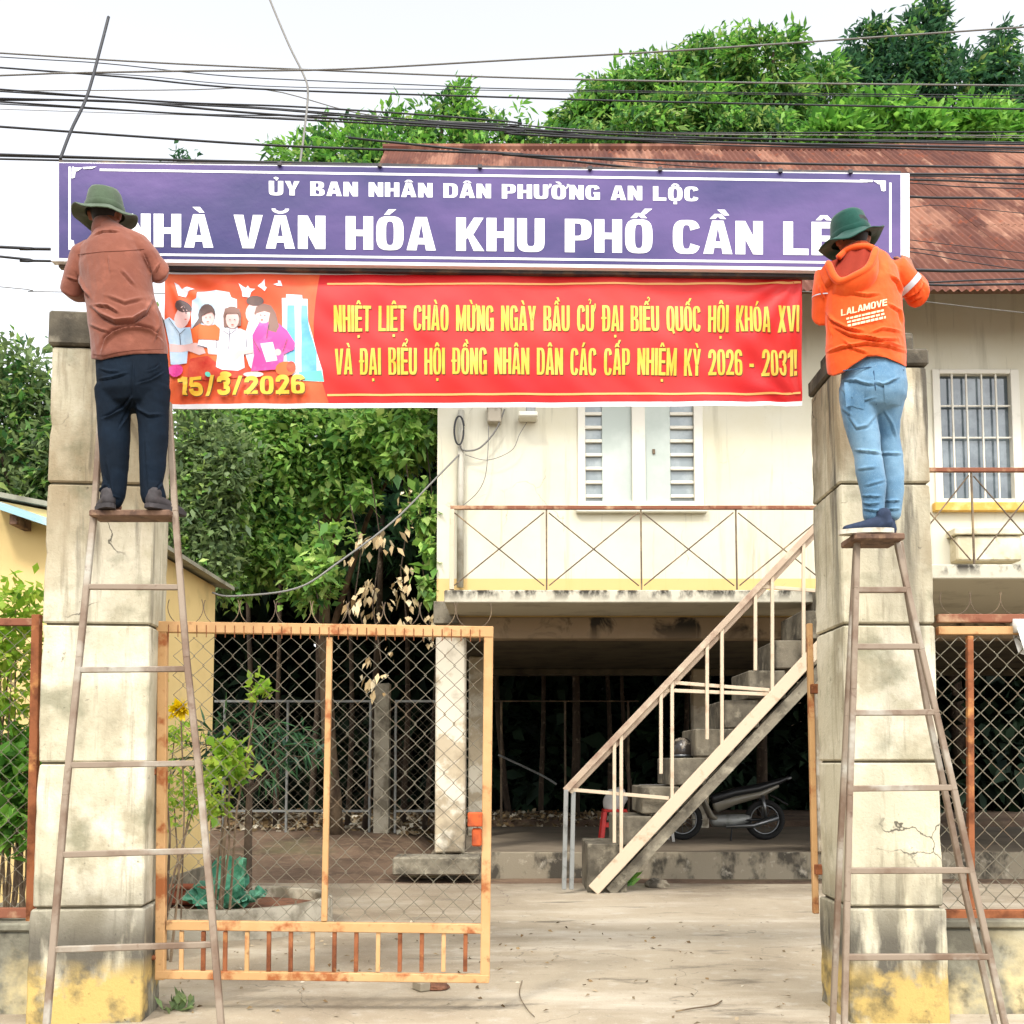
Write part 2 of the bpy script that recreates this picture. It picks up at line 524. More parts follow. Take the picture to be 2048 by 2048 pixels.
mat('ink_pink', '#d8418f', 0.6, [dict(c='#e06aa4', s=8, lo=.5, hi=.7)])
mat('ink_orange', '#d8622a', 0.6)
mat('ink_red', '#b82a1c', 0.6, [dict(c='#cf5a3a', s=12, lo=.4, hi=.7)])
mat('ink_blue', '#5aa0c8', 0.6, [dict(c='#7dbcd8', s=8, lo=.4, hi=.7)])
mat('ink_teal', '#63c4ac', 0.6)
mat('ink_line', '#4d4a58', 0.6)
mat('skin', '#8a5a42', 0.6, [dict(c='#744733', s=12, lo=.45, hi=.7, a=.6)], [(90, .15, .002)], spec=.35)
mat('hair_black', '#17130f', 0.6)
FAB = [(700, .35, .0008), (120, .25, .002), (22, .35, .008)]
mat('shirt_brown', '#774636', 0.95, [dict(c='#6a3a2e', s=5, lo=.45, hi=.7, a=.6), dict(c='#935a48', s=9, lo=.55, hi=.72, a=.5), dict(c='#5f3429', s=260, lo=.55, hi=.7, a=.35)], FAB, sheen=.25, spec=.2)
mat('trousers_navy', '#0f1822', 0.9, [dict(c='#172534', s=5, lo=.45, hi=.7, a=.6)], FAB, spec=.12)
mat('hat_olive', '#414f3c', 0.95, [dict(c='#536450', s=9, lo=.45, hi=.7, a=.6)], FAB, sheen=.2, spec=.15)
mat('hat_green', '#123d34', 0.95, [dict(c='#1b4f44', s=9, lo=.45, hi=.7, a=.6)], FAB, sheen=.2, spec=.15)
mat('jacket_orange', '#de5212', 0.8, [dict(c='#c23f08', s=4, lo=.45, hi=.7, a=.6), dict(c='#e8702c', s=8, lo=.55, hi=.72, a=.5)], FAB, sheen=.2, spec=.25)
mat('hood_lining', '#8a3020', 0.9, [dict(c='#74261a', s=6, lo=.45, hi=.7, a=.6)], FAB, spec=.2)
mat('reflective', '#c6cdd4', 0.4, [], metal=.2)
mat('jacket_print', '#e8cfa8', 0.7, [dict(c='#d98a4a', s=60, lo=.56, hi=.7, a=.8)])
mat('jeans_blue', '#4f7490', 0.92, [dict(c='#7496ad', s=3.2, lo=.42, hi=.66, a=.85), dict(c='#3d617e', s=6, lo=.55, hi=.75, a=.7), dict(c='#a9c0cd', s=300, lo=.56, hi=.7, a=.4)], [(700, .4, .0008), (120, .25, .002), (22, .35, .008)], sheen=.15, spec=.2)
mat('denim_dark', '#2d4a66', 0.9)
mat('shoe_grey', '#2f2b2c', 0.75, [dict(c='#453f40', s=20, lo=.5, hi=.7)])
mat('shoe_navy', '#1d2a40', 0.85, [dict(c='#2b3a54', s=30, lo=.5, hi=.7)])
mat('shoe_sole', '#bdb6a6', 0.7, [dict(c='#8d8472', s=20, lo=.5, hi=.7)])
mat('bark', '#4a3d30', 0.95, [dict(c='#352b22', s=6, lo=.42, hi=.65, st=(1, 1, .3)), dict(c='#8a7a66', s=10, lo=.58, hi=.75, a=.7)], [(25, .7, .03)])
mat('bark_pale', '#7c6a54', 0.95, [dict(c='#4b3d30', s=6, lo=.42, hi=.65, st=(1, 1, .3))], [(25, .7, .03)])
LK = dict(rough=.5, spec=.35, transl=.48)
mat('leaf_mango', None, island=['#2f5a28', '#48793a', '#6f9c4a', '#2c5036', '#5a8b40', '#8fae58', '#a3b565'], **LK)
mat('leaf_dark', None, island=['#284a34', '#38603f', '#4b7448', '#27453a'], **LK)
mat('leaf_bright', None, island=['#4f8632', '#6ba43e', '#8fbf50', '#437834', '#7cb046'], **LK)
mat('leaf_vine', None, island=['#5b8a40', '#86b653', '#aed068', '#70a354', '#c6d97e', '#46723b', '#9cc464'], **LK)
mat('leaf_grey', None, island=['#667a50', '#82985f', '#5a7050', '#94a66c'], **LK)
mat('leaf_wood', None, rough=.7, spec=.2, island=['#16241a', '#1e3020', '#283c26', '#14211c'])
mat('leaf_dry', None, rough=.8, spec=.2, island=['#b09a72', '#c4b18a', '#8f7650', '#d0c4a4'])
mat('leaf_yellow', None, island=['#6f9a2c', '#92b83c', '#b0c04c', '#5a8a2c'], **LK)
mat('leaf_cabbage', '#3f7f66', 0.5, [dict(c='#7ab89c', s=9, lo=.45, hi=.65), dict(c='#2f7a4a', s=6, lo=.55, hi=.75)], [(30, .3, .01)], transl=.2)
mat('flower_yellow', '#e6cc10', 0.6, transl=.3)
mat('litter', None, rough=.9, spec=.2, island=['#6b5236', '#8f7a58', '#4a3a28', '#a8987c', '#c9c2b0'])
mat('terracotta', '#8a4a34', 0.9, [dict(c='#6a3828', s=9, lo=.5, hi=.7)], [(40, .4, .005)])
mat('brick_red', '#8f5a42', 0.95, [dict(c='#5d4034', s=14, lo=.5, hi=.7)], [(60, .5, .005)])
mat('red_plastic', '#b5231c', 0.4, spec=.5)
mat('grey_plastic', '#a9a7a2', 0.5, spec=.4)
mat('helmet_paint', '#3a3430', 0.25, [dict(c='#8f8474', s=9, lo=.55, hi=.62)], spec=.6)
mat('bike_cream', '#6f6a5e', 0.3, spec=.5, coat=.3)
mat('bike_black', '#17181a', 0.4, spec=.5)
mat('tyre', '#141414', 0.85)
mat('chrome', '#77797a', 0.35, metal=.9)
mat('white_cloth', '#d4d4d0', 0.8, [], [(20, .3, .01)])
mat('stone_pale', '#c2b08c', 0.9, [dict(c='#8f7f62', s=12, lo=.5, hi=.7)], [(30, .5, .01)])
mat('dirt_red', '#6f4a36', 0.95, [dict(c='#4a3226', s=8, lo=.45, hi=.7)], [(30, .6, .03)])

# ------------------------------------------------------------------ heavy block lettering (capitals one unit high)
def _se(cx, cy, a, b, t, n=0.62):
    c, s = math.cos(t), math.sin(t)
    return (cx + a * math.copysign(abs(c) ** n, c), cy + b * math.copysign(abs(s) ** n, s))

def _arc(cx, cy, a, b, t0, t1, k=14, n=0.62):
    return [_se(cx, cy, a, b, t0 + (t1 - t0) * i / k, n) for i in range(k + 1)]

def _rc(x0, y0, x1, y1):
    return [[(x0, y0), (x1, y0), (x1, y1), (x0, y1)]]

def _strip(pts, th):
    """outline of a thick polyline"""
    L, Rr = [], []
    for i, p in enumerate(pts):
        a = Vector(pts[max(i - 1, 0)]); b = Vector(pts[min(i + 1, len(pts) - 1)])
        t = (b - a).normalized()
        nrm = Vector((-t.y, t.x)) * th / 2
        L.append((p[0] + nrm.x, p[1] + nrm.y)); Rr.append((p[0] - nrm.x, p[1] - nrm.y))
    return [L + Rr[::-1]]

def glyph(ch, w, s, t):
    """list of [outer loop, hole loop, ...]; returns (pieces, width)"""
    P, p2 = math.pi, math.pi / 2
    if ch == 'I': return [_rc(0, 0, s, 1)], s
    if ch == 'L': return [_rc(0, 0, s, 1), _rc(s, 0, w * .92, t)], w * .92
    if ch == 'H': return [_rc(0, 0, s, 1), _rc(w - s, 0, w, 1), _rc(s, .5 - t / 2, w - s, .5 + t / 2)], w
    if ch == 'E': return [_rc(0, 0, s, 1), _rc(s, 0, w * .9, t), _rc(s, .5 - t * .45, w * .84, .5 + t * .45), _rc(s, 1 - t, w * .9, 1)], w * .9
    if ch == 'T': return [_rc(0, 1 - t, w, 1), _rc(w / 2 - s / 2, 0, w / 2 + s / 2, 1 - t)], w
    if ch == 'N': return [_rc(0, 0, s, 1), _rc(w - s, 0, w, 1), [[(s, 1), (s, 1 - s * .2), (w - s, 0), (w - s, s * .2)][0:1] + [(s, .45), (w - s, 0), (w - s, .55)]]], w
    if ch == 'M':
        W = w * 1.28
        return [_rc(0, 0, s, 1), _rc(W - s, 0, W, 1), [[(s, 1), (s, .45), (W / 2 - s * .22, 0), (W / 2, 0), (W / 2, .42)]], [[(W - s, 1), (W / 2, .42), (W / 2, 0), (W / 2 + s * .22, 0), (W - s, .45)]]], W
    if ch in 'AV':
        W = w * 1.06
        a = s * 1.15
        q = [[[(0, 0), (s, 0), (W / 2, .80), (W / 2, 1), (W / 2 - a / 2, 1)]], [[(W, 0), (W / 2 + a / 2, 1), (W / 2, 1), (W / 2, .80), (W - s, 0)]]]
        if ch == 'A':
            f = (W / 2 - s) / .80
            q.append([[(s + f * .18 - .005, .18), (W - s - f * .18 + .005, .18), (W - s - f * (.18 + t) + .005, .18 + t), (s + f * (.18 + t) - .005, .18 + t)]])
        else:
            q = [[[(x, 1 - y) for x, y in l] for l in g] for g in q]
        return q, W
    if ch == 'Y':
        return [[[(0, 1), (w / 2 - s / 2, .40), (w / 2, .40), (w / 2, .56), (s, 1)]], [[(w, 1), (w - s, 1), (w / 2, .56), (w / 2, .40), (w / 2 + s / 2, .40)]], _rc(w / 2 - s / 2, 0, w / 2 + s / 2, .40)], w
    if ch == 'X':
        return [[[(0, 0), (s, 0), (w, 1), (w - s, 1)]], [[(0, 1), (s, 1), (w, 0), (w - s, 0)]]], w
    if ch == 'K':
        return [_rc(0, 0, s, 1), [[(s, .35), (s, .62), (w - s * .98, 1), (w, 1), (s + (w - s) * .45, .52)]], [[(s + (w - s) * .30, .58), (s + (w - s) * .10, .42), (w - s, 0), (w + .02, 0)]]], w
    if ch == 'U':
        o = [(w, 1)] + [(w, .35)] + _arc(w / 2, .35, w / 2, .36, 0, -P) + [(0, 1), (s, 1)] + _arc(w / 2, .35, w / 2 - s, .36 - t * .9, -P, 0) + [(w - s, 1)]
        return [[o]], w
    if ch in 'OQ0':
        g = [[_arc(w / 2, .5, w / 2, .51, 0, 2 * P, 28)[:-1], _arc(w / 2, .5, w / 2 - s, .51 - t * .8, 0, 2 * P, 28)[:-1]]]
        if ch == 'Q': g.append([[(w * .55, .12), (w * .75, .22), (w * 1.02, -.08), (w * .8, -.12)]])
        return g, w
    if ch in 'CG':
        e = R(22)
        o = _arc(w / 2, .5, w / 2, .51, e, 2 * P - e, 28) + _arc(w / 2, .5, w / 2 - s, .51 - t * .8, 2 * P - e, e, 28)
        g = [[o]]
        if ch == 'G': g.append([[(w * .56, .52), (w * .56, .38), (w - s, .38), (w - s, .08), (w - s * .3, .0), (w, .0), (w, .52)]])
        return g, w
    if ch in 'D':
        return [[[(0, 0), (w * .45, 0)] + _arc(w * .45, .5, w * .55, .5, -p2, p2, 16) + [(w * .45, 1), (0, 1)], [(s, t * .8), (w * .45, t * .8)] + _arc(w * .45, .5, w * .55 - s, .5 - t * .8, -p2, p2, 16) + [(s, 1 - t * .8)]]], w
    if ch == 'P':
        return [[[(0, 0), (s, 0), (s, .36), (w * .45, .36)] + _arc(w * .45, .68, w * .52, .32, -p2, p2, 12) + [(0, 1)], [(s, .36 + t * .7), (w * .45, .36 + t * .7)] + _arc(w * .45, .68, w * .52 - s, .32 - t * .7, -p2, p2, 12) + [(s, 1 - t * .7)]]], w * .97
    if ch == 'B':
        return [[[(0, .5), (w * .45, .5)] + _arc(w * .45, .75, w * .5, .25, -p2, p2, 10) + [(0, 1)], [(s, .5 + t * .4), (w * .42, .5 + t * .4)] + _arc(w * .42, .75, w * .53 - s, .25 - t * .5, -p2, p2, 8) + [(s, 1 - t * .7)]],
                [[(0, 0), (w * .45, 0)] + _arc(w * .45, .25, w * .55, .25, -p2, p2, 10) + [(0, .5)], [(s, t * .7), (w * .45, t * .7)] + _arc(w * .45, .25, w * .55 - s, .25 - t * .5, -p2, p2, 8) + [(s, .5 - t * .4)]]], w
    k = s / 2
    if ch == '1': return [_rc(w * .32, 0, w * .32 + s, 1), [[(0, .68), (w * .32, .74), (w * .32, 1), (w * .2, .9), (0, .86)]]], w * .32 + s
    if ch == '2':
        pts = [(k, .66)] + _arc(w / 2, .72, w / 2 - k, .28 - t / 2, P, -.35, 14, .8) + [(w * .55, .34), (k * 1.05, .03)]
        return [_strip(pts, s), _rc(0, 0, w, t)], w
    if ch == '3':
        a = [(k, .70)] + _arc(w / 2, .74, w / 2 - k, .26 - t / 2, P, -p2, 14, .8)
        b = _arc(w / 2, .27, w / 2 - k, .27 - t / 2, p2, -P, 14, .8) + [(k, .30)]
        return [_strip(a, s * .95), _strip(b, s * .95)], w
    if ch == '5':
        return [_rc(0, 1 - t, w * .92, 1), _rc(0, .48, s * .85, 1 - t), _strip([(s * .3, .52)] + _arc(w / 2, .32, w / 2 - k, .32 - t / 2, R(115), -P, 16, .8) + [(k, .30)], s * .95)], w
    if ch == '6':
        return [[_arc(w / 2, .31, w / 2, .32, 0, 2 * P, 24)[:-1], _arc(w / 2, .31, w / 2 - s, .32 - t * .8, 0, 2 * P, 24)[:-1]], _strip([(k, .28), (k, .6)] + _arc(w / 2, .70, w / 2 - k, .30 - t / 2, P, R(12), 12, .8), s)], w
    if ch == '/': return [[[(0, -.04), (s * .8, -.04), (w * .72, 1.04), (w * .72 - s * .8, 1.04)]]], w * .72
    if ch == '-': return [_rc(0, .36, w * .55, .36 + t * 1.1)], w * .55
    if ch == '!': return [_rc(0, 0, s * .9, .17), [[(s * .15, .26), (s * .75, .26), (s * .95, 1), (-.02, 1)]]], s * .9
    return [], w * .5

def marks(ms, w, s, t):
    c = w / 2
    out, top = [], 1.05
    h = .15
    if '\u0302' in ms:
        q = max(s * .85, .11)
        out.append([[(c - q, top), (c - q * .3, top), (c, top + h * .5), (c + q * .3, top), (c + q, top), (c + q * .4, top + h), (c - q * .4, top + h)]])
    if '\u0306' in ms:
        q = max(s * .9, .12)
        out.append([_arc(c, top + h, q, h, -math.pi, 0, 10, 1) + _arc(c, top + h, q * .55, h * .5, 0, -math.pi, 10, 1)])
    up = top + (h * .75 if ('\u0302' in ms or '\u0306' in ms) else 0)
    dx = (max(s * .85, .11)) * (.85 if '\u0302' in ms else 0)
    q = max(s * .6, .07)
    if '\u0300' in ms:
        x = c + dx * .8
        out.append([[(x - q * 1.1, up + .17), (x + q * .2, up + .17), (x + q, up), (x + q * .1, up)]])
    if '\u0301' in ms:
        x = c + dx
        out.append([[(x - q, up), (x - q * .1, up), (x + q * 1.1, up + .17), (x - q * .2, up + .17)]])
    if '\u0309' in ms:
        x = c + dx
        out.append(_strip([(x - q * .7, up + .14), (x - q * .1, up + .19), (x + q * .6, up + .14), (x + q * .3, up + .07), (x, up)], max(s * .35, .045)))
    if '\u031b' in ms:
        out.append([[(w - .02, .80), (w + s * .22, .92), (w + s * .2, 1.06), (w + s * .62, 1.06), (w + s * .6, .9), (w + s * .2, .76), (w - .02, .70)]])
    if '\u0323' in ms:
        q = max(s * .33, .05)
        out.append(_rc(c - q, -.24, c + q, -.24 + q * 2))
    return out

def text_polys(txt, w, s, t, gap=.10, space=.45):
    """words: lists of pieces (loops in text units); and the total length"""
    x, words = 0.0, [[]]
    for ch in txt:
        if ch == ' ':
            x += w * space * 1.4
            words.append([])
            continue
        bar = ch == 'Đ'
        d = unicodedata.normalize('NFD', 'D' if bar else ch)
        g, gw = glyph(d[0], w, s, t)
        if bar:
            g = g + [_rc(-s * .35, .5 - t * .35, s * 1.5, .5 + t * .35)]
        g = g + marks(d[1:], gw, s, t)
        for piece in g:
            words[-1].append([[(px + x, py) for px, py in lp] for lp in piece])
        x += gw + gap + (s * .3 if '\u031b' in d else 0)
    return words, x - gap

def fine_tris(flat, tri, lim):
    """split long triangles so that print follows the cloth"""
    V = [tuple(p) for p in flat]; out = []; todo = [tuple(f) for f in tri]; memo = {}
    while todo:
        a, b, c = todo.pop()
        e = [(math.dist(V[a], V[b]), a, b, c), (math.dist(V[b], V[c]), b, c, a), (math.dist(V[c], V[a]), c, a, b)]
        d, p, q, r = max(e)
        if d <= lim or len(out) > 6000:
            out.append((a, b, c)); continue
        k = (min(p, q), max(p, q))
        if k not in memo:
            memo[k] = len(V); V.append(tuple((V[p][i] + V[q][i]) / 2 for i in range(2)))
        m_ = memo[k]
        todo += [(p, m_, r), (m_, q, r)]
    return V, out

def text_words(txt, w, s, t, place, m, parent, gap=.10, space=.45, lift=0.0004, fine=9):
    """lettering as flat faces, a part for each word; place(u, v, k): u in 0..1 along the line, v in cap heights"""
    words, L = text_polys(txt, w, s, t, gap, space)
    for pcs in words:
        mb = MB()
        for k, loops in enumerate(pcs):
            tri = tessellate_polygon([[Vector((a, b, 0)) for a, b in lp] for lp in loops])
            flat = [p for lp in loops for p in lp]
            flat, tri = fine_tris(flat, tri, fine)
            mb.add([place(p[0] / L, p[1], (k % 5) * lift) for p in flat], [tuple(f) for f in tri])
        mb.build('lettering', m, parent, recalc=False)
# ------------------------------------------------------------------ ground
def smooth(a, b, x):
    k = min(1, max(0, (x - a) / (b - a)))
    return k * k * (3 - 2 * k)

def gz(x, y):
    left = smooth(0.9, 1.8, -x)
    return 0.40 * smooth(12.0, 17.0, y) * left + 0.40 * smooth(18.7, 19.6, y) * (1 - left) + 0.02 * noise.noise(Vector((x * .4, y * .4, 0))) + 5.0 * smooth(26, 31, y)  # last term: bank added behind the wood to block bright sky in its gaps

def grid(name, xs, ys, fz, m, kind=None):
    V = [(x, y, fz(x, y)) for y in ys for x in xs]
    nx = len(xs)
    F = [(j * nx + i, j * nx + i + 1, (j + 1) * nx + i + 1, (j + 1) * nx + i) for j in range(len(ys) - 1) for i in range(nx - 1)]
    o = np_mesh(name, np.array(V), np.array(F), m, smooth=True)
    if kind: tag(o, kind=kind)
    return o

_xs = [-300, -120, -50, -25] + [x * .5 for x in range(-30, 31)] + [25, 50, 120, 300]
_ys = [-60, -20, -6] + [y * .5 for y in range(-4, 60)] + [40, 70, 140, 300, 500]
grid('ground', _xs, _ys, lambda x, y: gz(x, y) - 0.035, 'soil', 'structure')
_xs = [x * .25 for x in range(-19, 41)]
_ys = [y * .25 for y in range(2, 51)]
def yard_z(x, y):
    return 0.006 * noise.noise(Vector((x * .9, y * .9, 3))) + gz(x, y) * .6
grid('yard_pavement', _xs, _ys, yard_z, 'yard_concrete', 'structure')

# ------------------------------------------------------------------ the two-storey house
DW, DF, DR = 13.3, 12.2, 10.6
hx0 = at(825, 900, DW).x
HX1 = 11.5
BACK = 18.5
FLOOR = 0.31
house = thing('house', (4.5, DW, 0), 'cream two-storey house with rusty corrugated roof and open ground floor', 'house')

z_slab_b, z_slab_t = at(1000, 1137, DF).z, at(1000, 1113, DF).z
z_eave = at(1800, 548, DF).z
# plinth and floor
MB().box((hx0 - .05, DW - .02, -.1), (HX1, BACK, FLOOR), .012).build('plinth', 'plinth_concrete', house)
MB().box((hx0 - .04, DW - .01, FLOOR), (HX1 - .01, BACK - .02, FLOOR + .004)).build('floor', 'floor_cement', house)
MB().box(at(740, 1652, 12.75) * 1.0, Vector((at(905, 1652, 12.75).x, DW - .021, FLOOR - .02)), .02).build('step', 'old_concrete', house)
# upper wall, split round the windows
wc = dict(x0=at(1090, 850, DW).x, x1=at(1326, 850, DW).x, z0=at(0, 955, DW).z, z1=at(0, 640, DW).z)
wr = dict(x0=at(1762, 850, DW).x, x1=at(1926, 850, DW).x, z0=at(0, 950, DW).z, z1=at(0, 698, DW).z)
zt = z_eave + .75
zb = z_slab_b - .02
Tw = .2
wall = MB()
for a, b, c, d in ((hx0, wc['x0'], zb, zt), (wc['x0'], wc['x1'], zb, wc['z0']), (wc['x0'], wc['x1'], wc['z1'], zt), (wc['x1'], wr['x0'], zb, zt),
                   (wr['x0'], wr['x1'], zb, wr['z0']), (wr['x0'], wr['x1'], wr['z1'], zt), (wr['x1'], HX1, zb, zt)):
    wall.box((a, DW, c), (b, DW + Tw, d))
wall.box((hx0, DW + Tw, zb), (hx0 + Tw, BACK, zt)).box((HX1 - Tw, DW + Tw, zb), (HX1, BACK, zt)).box((hx0 + Tw, BACK - Tw, zb), (HX1 - Tw, BACK, zt))
wall.build('wall', 'house_wall', house)
# ceiling, beams and columns of the open ground floor
z_beam = at(1000, 1205, DW).z
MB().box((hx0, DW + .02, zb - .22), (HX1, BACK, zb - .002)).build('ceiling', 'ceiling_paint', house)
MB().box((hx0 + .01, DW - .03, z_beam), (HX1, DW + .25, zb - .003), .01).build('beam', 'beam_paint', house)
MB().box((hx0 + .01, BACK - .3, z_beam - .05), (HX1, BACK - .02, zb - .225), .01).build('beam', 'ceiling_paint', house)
cw = at(878, 1400, DW).x - hx0
def column(x, y, w):
    mb = MB()
    mb.box((x, y, FLOOR), (x + w, y + w, z_beam + .02 if y < 14 else zb - .23), .02)
    return mb.build('column', 'column_plaster', house)
column(hx0 + .005, DW - .16, cw)
for x, y in ((at(884, 1400, 16).x, 16.0), (3.9, DW - .1), (7.6, DW - .1), (3.2, 18.1), (6.6, 18.1)):
    column(x, y, .26)
# balcony slabs with a stained edge
bx0 = at(838, 1120, DF).x
brx = at(1640, 1080, DR).x
MB().box((bx0, DF, z_slab_b), (brx + .2, DW, z_slab_t), .012).build('balcony_slab', 'balcony_edge', house)
MB().box((brx, DR, z_slab_b), (HX1, DF - .003, z_slab_t), .012).build('balcony_slab', 'balcony_edge', house)
MB().box((brx + .201, DF - .002, z_slab_b + .002), (HX1, DW, z_slab_t - .002)).build('balcony_slab', 'balcony_edge', house)
MB().box((hx0 - .03, DW - .12, z_slab_b - .12), (bx0 + .12, DW - .003, z_slab_t + .02), .01).build('bracket', 'old_concrete', house)

# railings: posts, rails and crossed rods
def railing(Y, xs, ytop, ybot, mrail, x_end=None):
    r = []
    zt_, zb_ = at(0, ytop, Y).z, at(0, ybot, Y).z
    X = [at(x, ytop, Y).x for x in xs]
    MB().bar((X[0] - .02, Y, zt_), ((x_end or X[-1]), Y, zt_), .045, .05, (0, 1, 0), .005).build('handrail', mrail, house)
    for i, x in enumerate(X):
        wpost = .055 if i == 0 else .02
        MB().bar((x, Y, zb_ - .03), (x, Y, zt_ - .02), wpost, wpost, (0, 1, 0), .003).build('railing_post', 'stair_bar' if i == 0 else 'rod_dark', house)
        if i + 1 < len(X):
            x2 = X[i + 1]
            MB().tube([(x + .03, Y + .012, zt_ - .06), (x2 - .03, Y + .012, zb_ + .02)], .0085, 6).build('brace', 'rod_dark', house)
            MB().tube([(x + .03, Y - .006, zb_ + .02), (x2 - .03, Y - .006, zt_ - .06)], .0085, 6).build('brace', 'rod_dark', house)
railing(DF + .06, [853, 1031, 1209, 1388, 1566], 958, 1108, 'rail_rust', brx)
railing(DR + .06, [1690, 1832, 1975, 2115, 2255], 887, 1060, 'rail_rust')
MB().tube([at(870, 775, DW - .06), at(868, 1108, DW - .06)], .045, 10).build('drain_pipe', 'pipe_grey', house, True)

# centre window: louvres either side of two shutters
win = MB().box((0, 0, 0), (0, 0, 0))
def window_centre():
    Yf = DW - .03
    z0, z1 = wc['z0'], wc['z1']
    def bx(mb, xa, xb, za, zc, y0, y1, ch=.004):
        return mb.box((at(xa, 850, DW).x, y0, za), (at(xb, 850, DW).x, y1, zc), ch)
    fr = MB()
    for a, b in ((1090, 1104), (1192, 1217), (1309, 1326)):
        bx(fr, a, b, z0, z1, Yf, DW + .1)
    for a, b in ((1104, 1192), (1217, 1309)):
        bx(fr, a, b, z1 - .1, z1, Yf + .002, DW + .1); bx(fr, a, b, z0, z0 + .06, Yf + .002, DW + .1)
    w = fr.build('window', 'window_frame', house)
    for a, b in ((1136, 1192), (1217, 1265)):
        bx(MB(), a, b, z0 + .06, z1 - .1, DW + .02, DW + .06).build('shutter', 'shutter_panel', w)
    for a, b in ((1104, 1136), (1265, 1309)):
        bx(MB(), a, b, z0 + .06, z1 - .1, DW + .055, DW + .065, 0).build('pane', 'louvre_glass', w)
        k = 0
        z = z0 + .14
        while z < z1 - .15:
            bx(MB(), a, b, z - .022, z + .022, DW + .01, DW + .05, .006).build('louvre_bar', 'window_frame', w)
            z += .186
    MB().box((at(1086, 850, DW).x, DW - .09, z0 - .10), (at(1331, 850, DW).x, DW, z0 - .003), .01).build('sill', 'house_trim', w)
    MB().box((at(1234, 853, DW).x - .02, DW + .002, at(0, 856, DW).z), (at(1234, 850, DW).x + .015, DW + .019, at(0, 847, DW).z), .002).build('latch', 'rod_dark', w)
window_centre()

def window_right():
    z0, z1 = wr['z0'], wr['z1']
    X = lambda p: at(p, 850, DW).x
    Z = lambda p: at(0, p, DW).z
    fr = MB()
    fr.box((wr['x0'], DW - .03, z0), (X(1776), DW + .1, z1), .005).box((X(1910), DW - .03, z0), (wr['x1'], DW + .1, z1), .005)
    fr.box((X(1776), DW - .028, z1 - .06), (X(1910), DW + .1, z1), .005).box((X(1776), DW - .028, z0), (X(1910), DW + .1, z0 + .06), .005)
    w = fr.build('window', 'window_frame', house)
    MB().box((X(1776), DW + .07, z0 + .06), (X(1910), DW + .08, z1 - .06)).build('pane', 'dark_glass', w)
    for p in (1800, 1827, 1856, 1883):
        MB().bar((X(p), DW, z0 + .05), (X(p), DW, z1 - .05), .022, .022, (0, 1, 0), .003).build('bar', 'window_frame', w)
    for p in (765, 825, 885):
        MB().bar((X(1775), DW + .022, Z(p)), (X(1911), DW + .022, Z(p)), .022, .02, (0, 1, 0), .003).build('bar', 'window_frame', w)
    MB().box((wr['x0'] - .05, DW - .10, z0 - .12), (wr['x1'] + .1, DW, z0 - .003), .01).build('sill', 'ochre_trim', w)
    q = MB().box((X(1785), DW - .22, Z(1064)), (X(1905), DW, Z(1018)), .02)
    q.box((X(1780), DW - .26, Z(1016)), (X(1912), DW, Z(1004)), .008)
    q.build('relief_panel', 'cream_panel', w)
window_right()

# corrugated roof, sheet by sheet
E0 = Vector((0, DF, z_eave))
ridge = at(1300, 284, 18.0)
vec = Vector((0, ridge.y - E0.y, ridge.z - E0.z))
slope_len = vec.length
t_dir = vec.normalized()
n_dir = Vector((0, -t_dir.z, t_dir.y))
rx0 = at(728, 290, 18.0).x
SW = 1.0
def sheet_mesh(length):
    nx, ny = 64, 6
    V, F = [], []
    for j in range(ny + 1):
        for i in range(nx + 1):
            x = (SW + .03) * i / nx
            s = length * j / ny
            h = .016 * math.cos(2 * math.pi * x / .1)
            V.append(Vector((x, 0, 0)) + t_dir * s + n_dir * h)
    for j in range(ny):
        for i in range(nx):
            F.append((j * (nx + 1) + i, j * (nx + 1) + i + 1, (j + 1) * (nx + 1) + i + 1, (j + 1) * (nx + 1) + i))
    me = bpy.data.meshes.new('roof_sheet')
    me.from_pydata([tuple(v) for v in V], [], F)
    me.materials.append(MATS['roof_rust_sunlit'])
    me.shade_smooth()
    return me
_rows = [(0, slope_len * .38), (slope_len * .36, slope_len * .37), (slope_len * .71, slope_len * .29)]
_rm = [sheet_mesh(l) for _, l in _rows]
nsheet = int((HX1 + .6 - rx0) / SW)
base = wloc(house)
roof = MB().box((rx0 + .06, ridge.y - .07, ridge.z - .28), (HX1 + .4, ridge.y + .07, ridge.z - .08)).build('roof', 'rod_dark', house)
for j, (s0, _) in enumerate(_rows):
    for i in range(nsheet):
        o = bpy.data.objects.new('roof_sheet', _rm[j])
        COL.objects.link(o)
        o.parent = roof
        lift = j * .008 + (i % 2) * .005 + random.uniform(0, .006)
        o.location = Vector((rx0 + i * SW, E0.y, E0.z)) + t_dir * (s0 + random.uniform(-.025, .01)) + n_dir * lift - base
MB().tube([(rx0 - .05, ridge.y, ridge.z + .03), (HX1 + .5, ridge.y, ridge.z + .03)], .09, 8).build('ridge_cap', 'roof_rust_sunlit', roof)
for k in range(5):
    p = E0 + t_dir * (slope_len * (.03 + k * .235)) - n_dir * .07
    MB().bar((rx0 + .1, p.y, p.z), (HX1 + .3, p.y, p.z), .06, .08, tuple(n_dir)).build('purlin', 'ladder_wood', roof)
MB().add([(rx0, ridge.y, ridge.z), (HX1 + .5, ridge.y, ridge.z), (HX1 + .5, 22.5, z_eave + 1), (rx0, 22.5, z_eave + 1)], [(0, 1, 2, 3)]).build('back_slope', 'roof_rust_sunlit', roof, recalc=False)
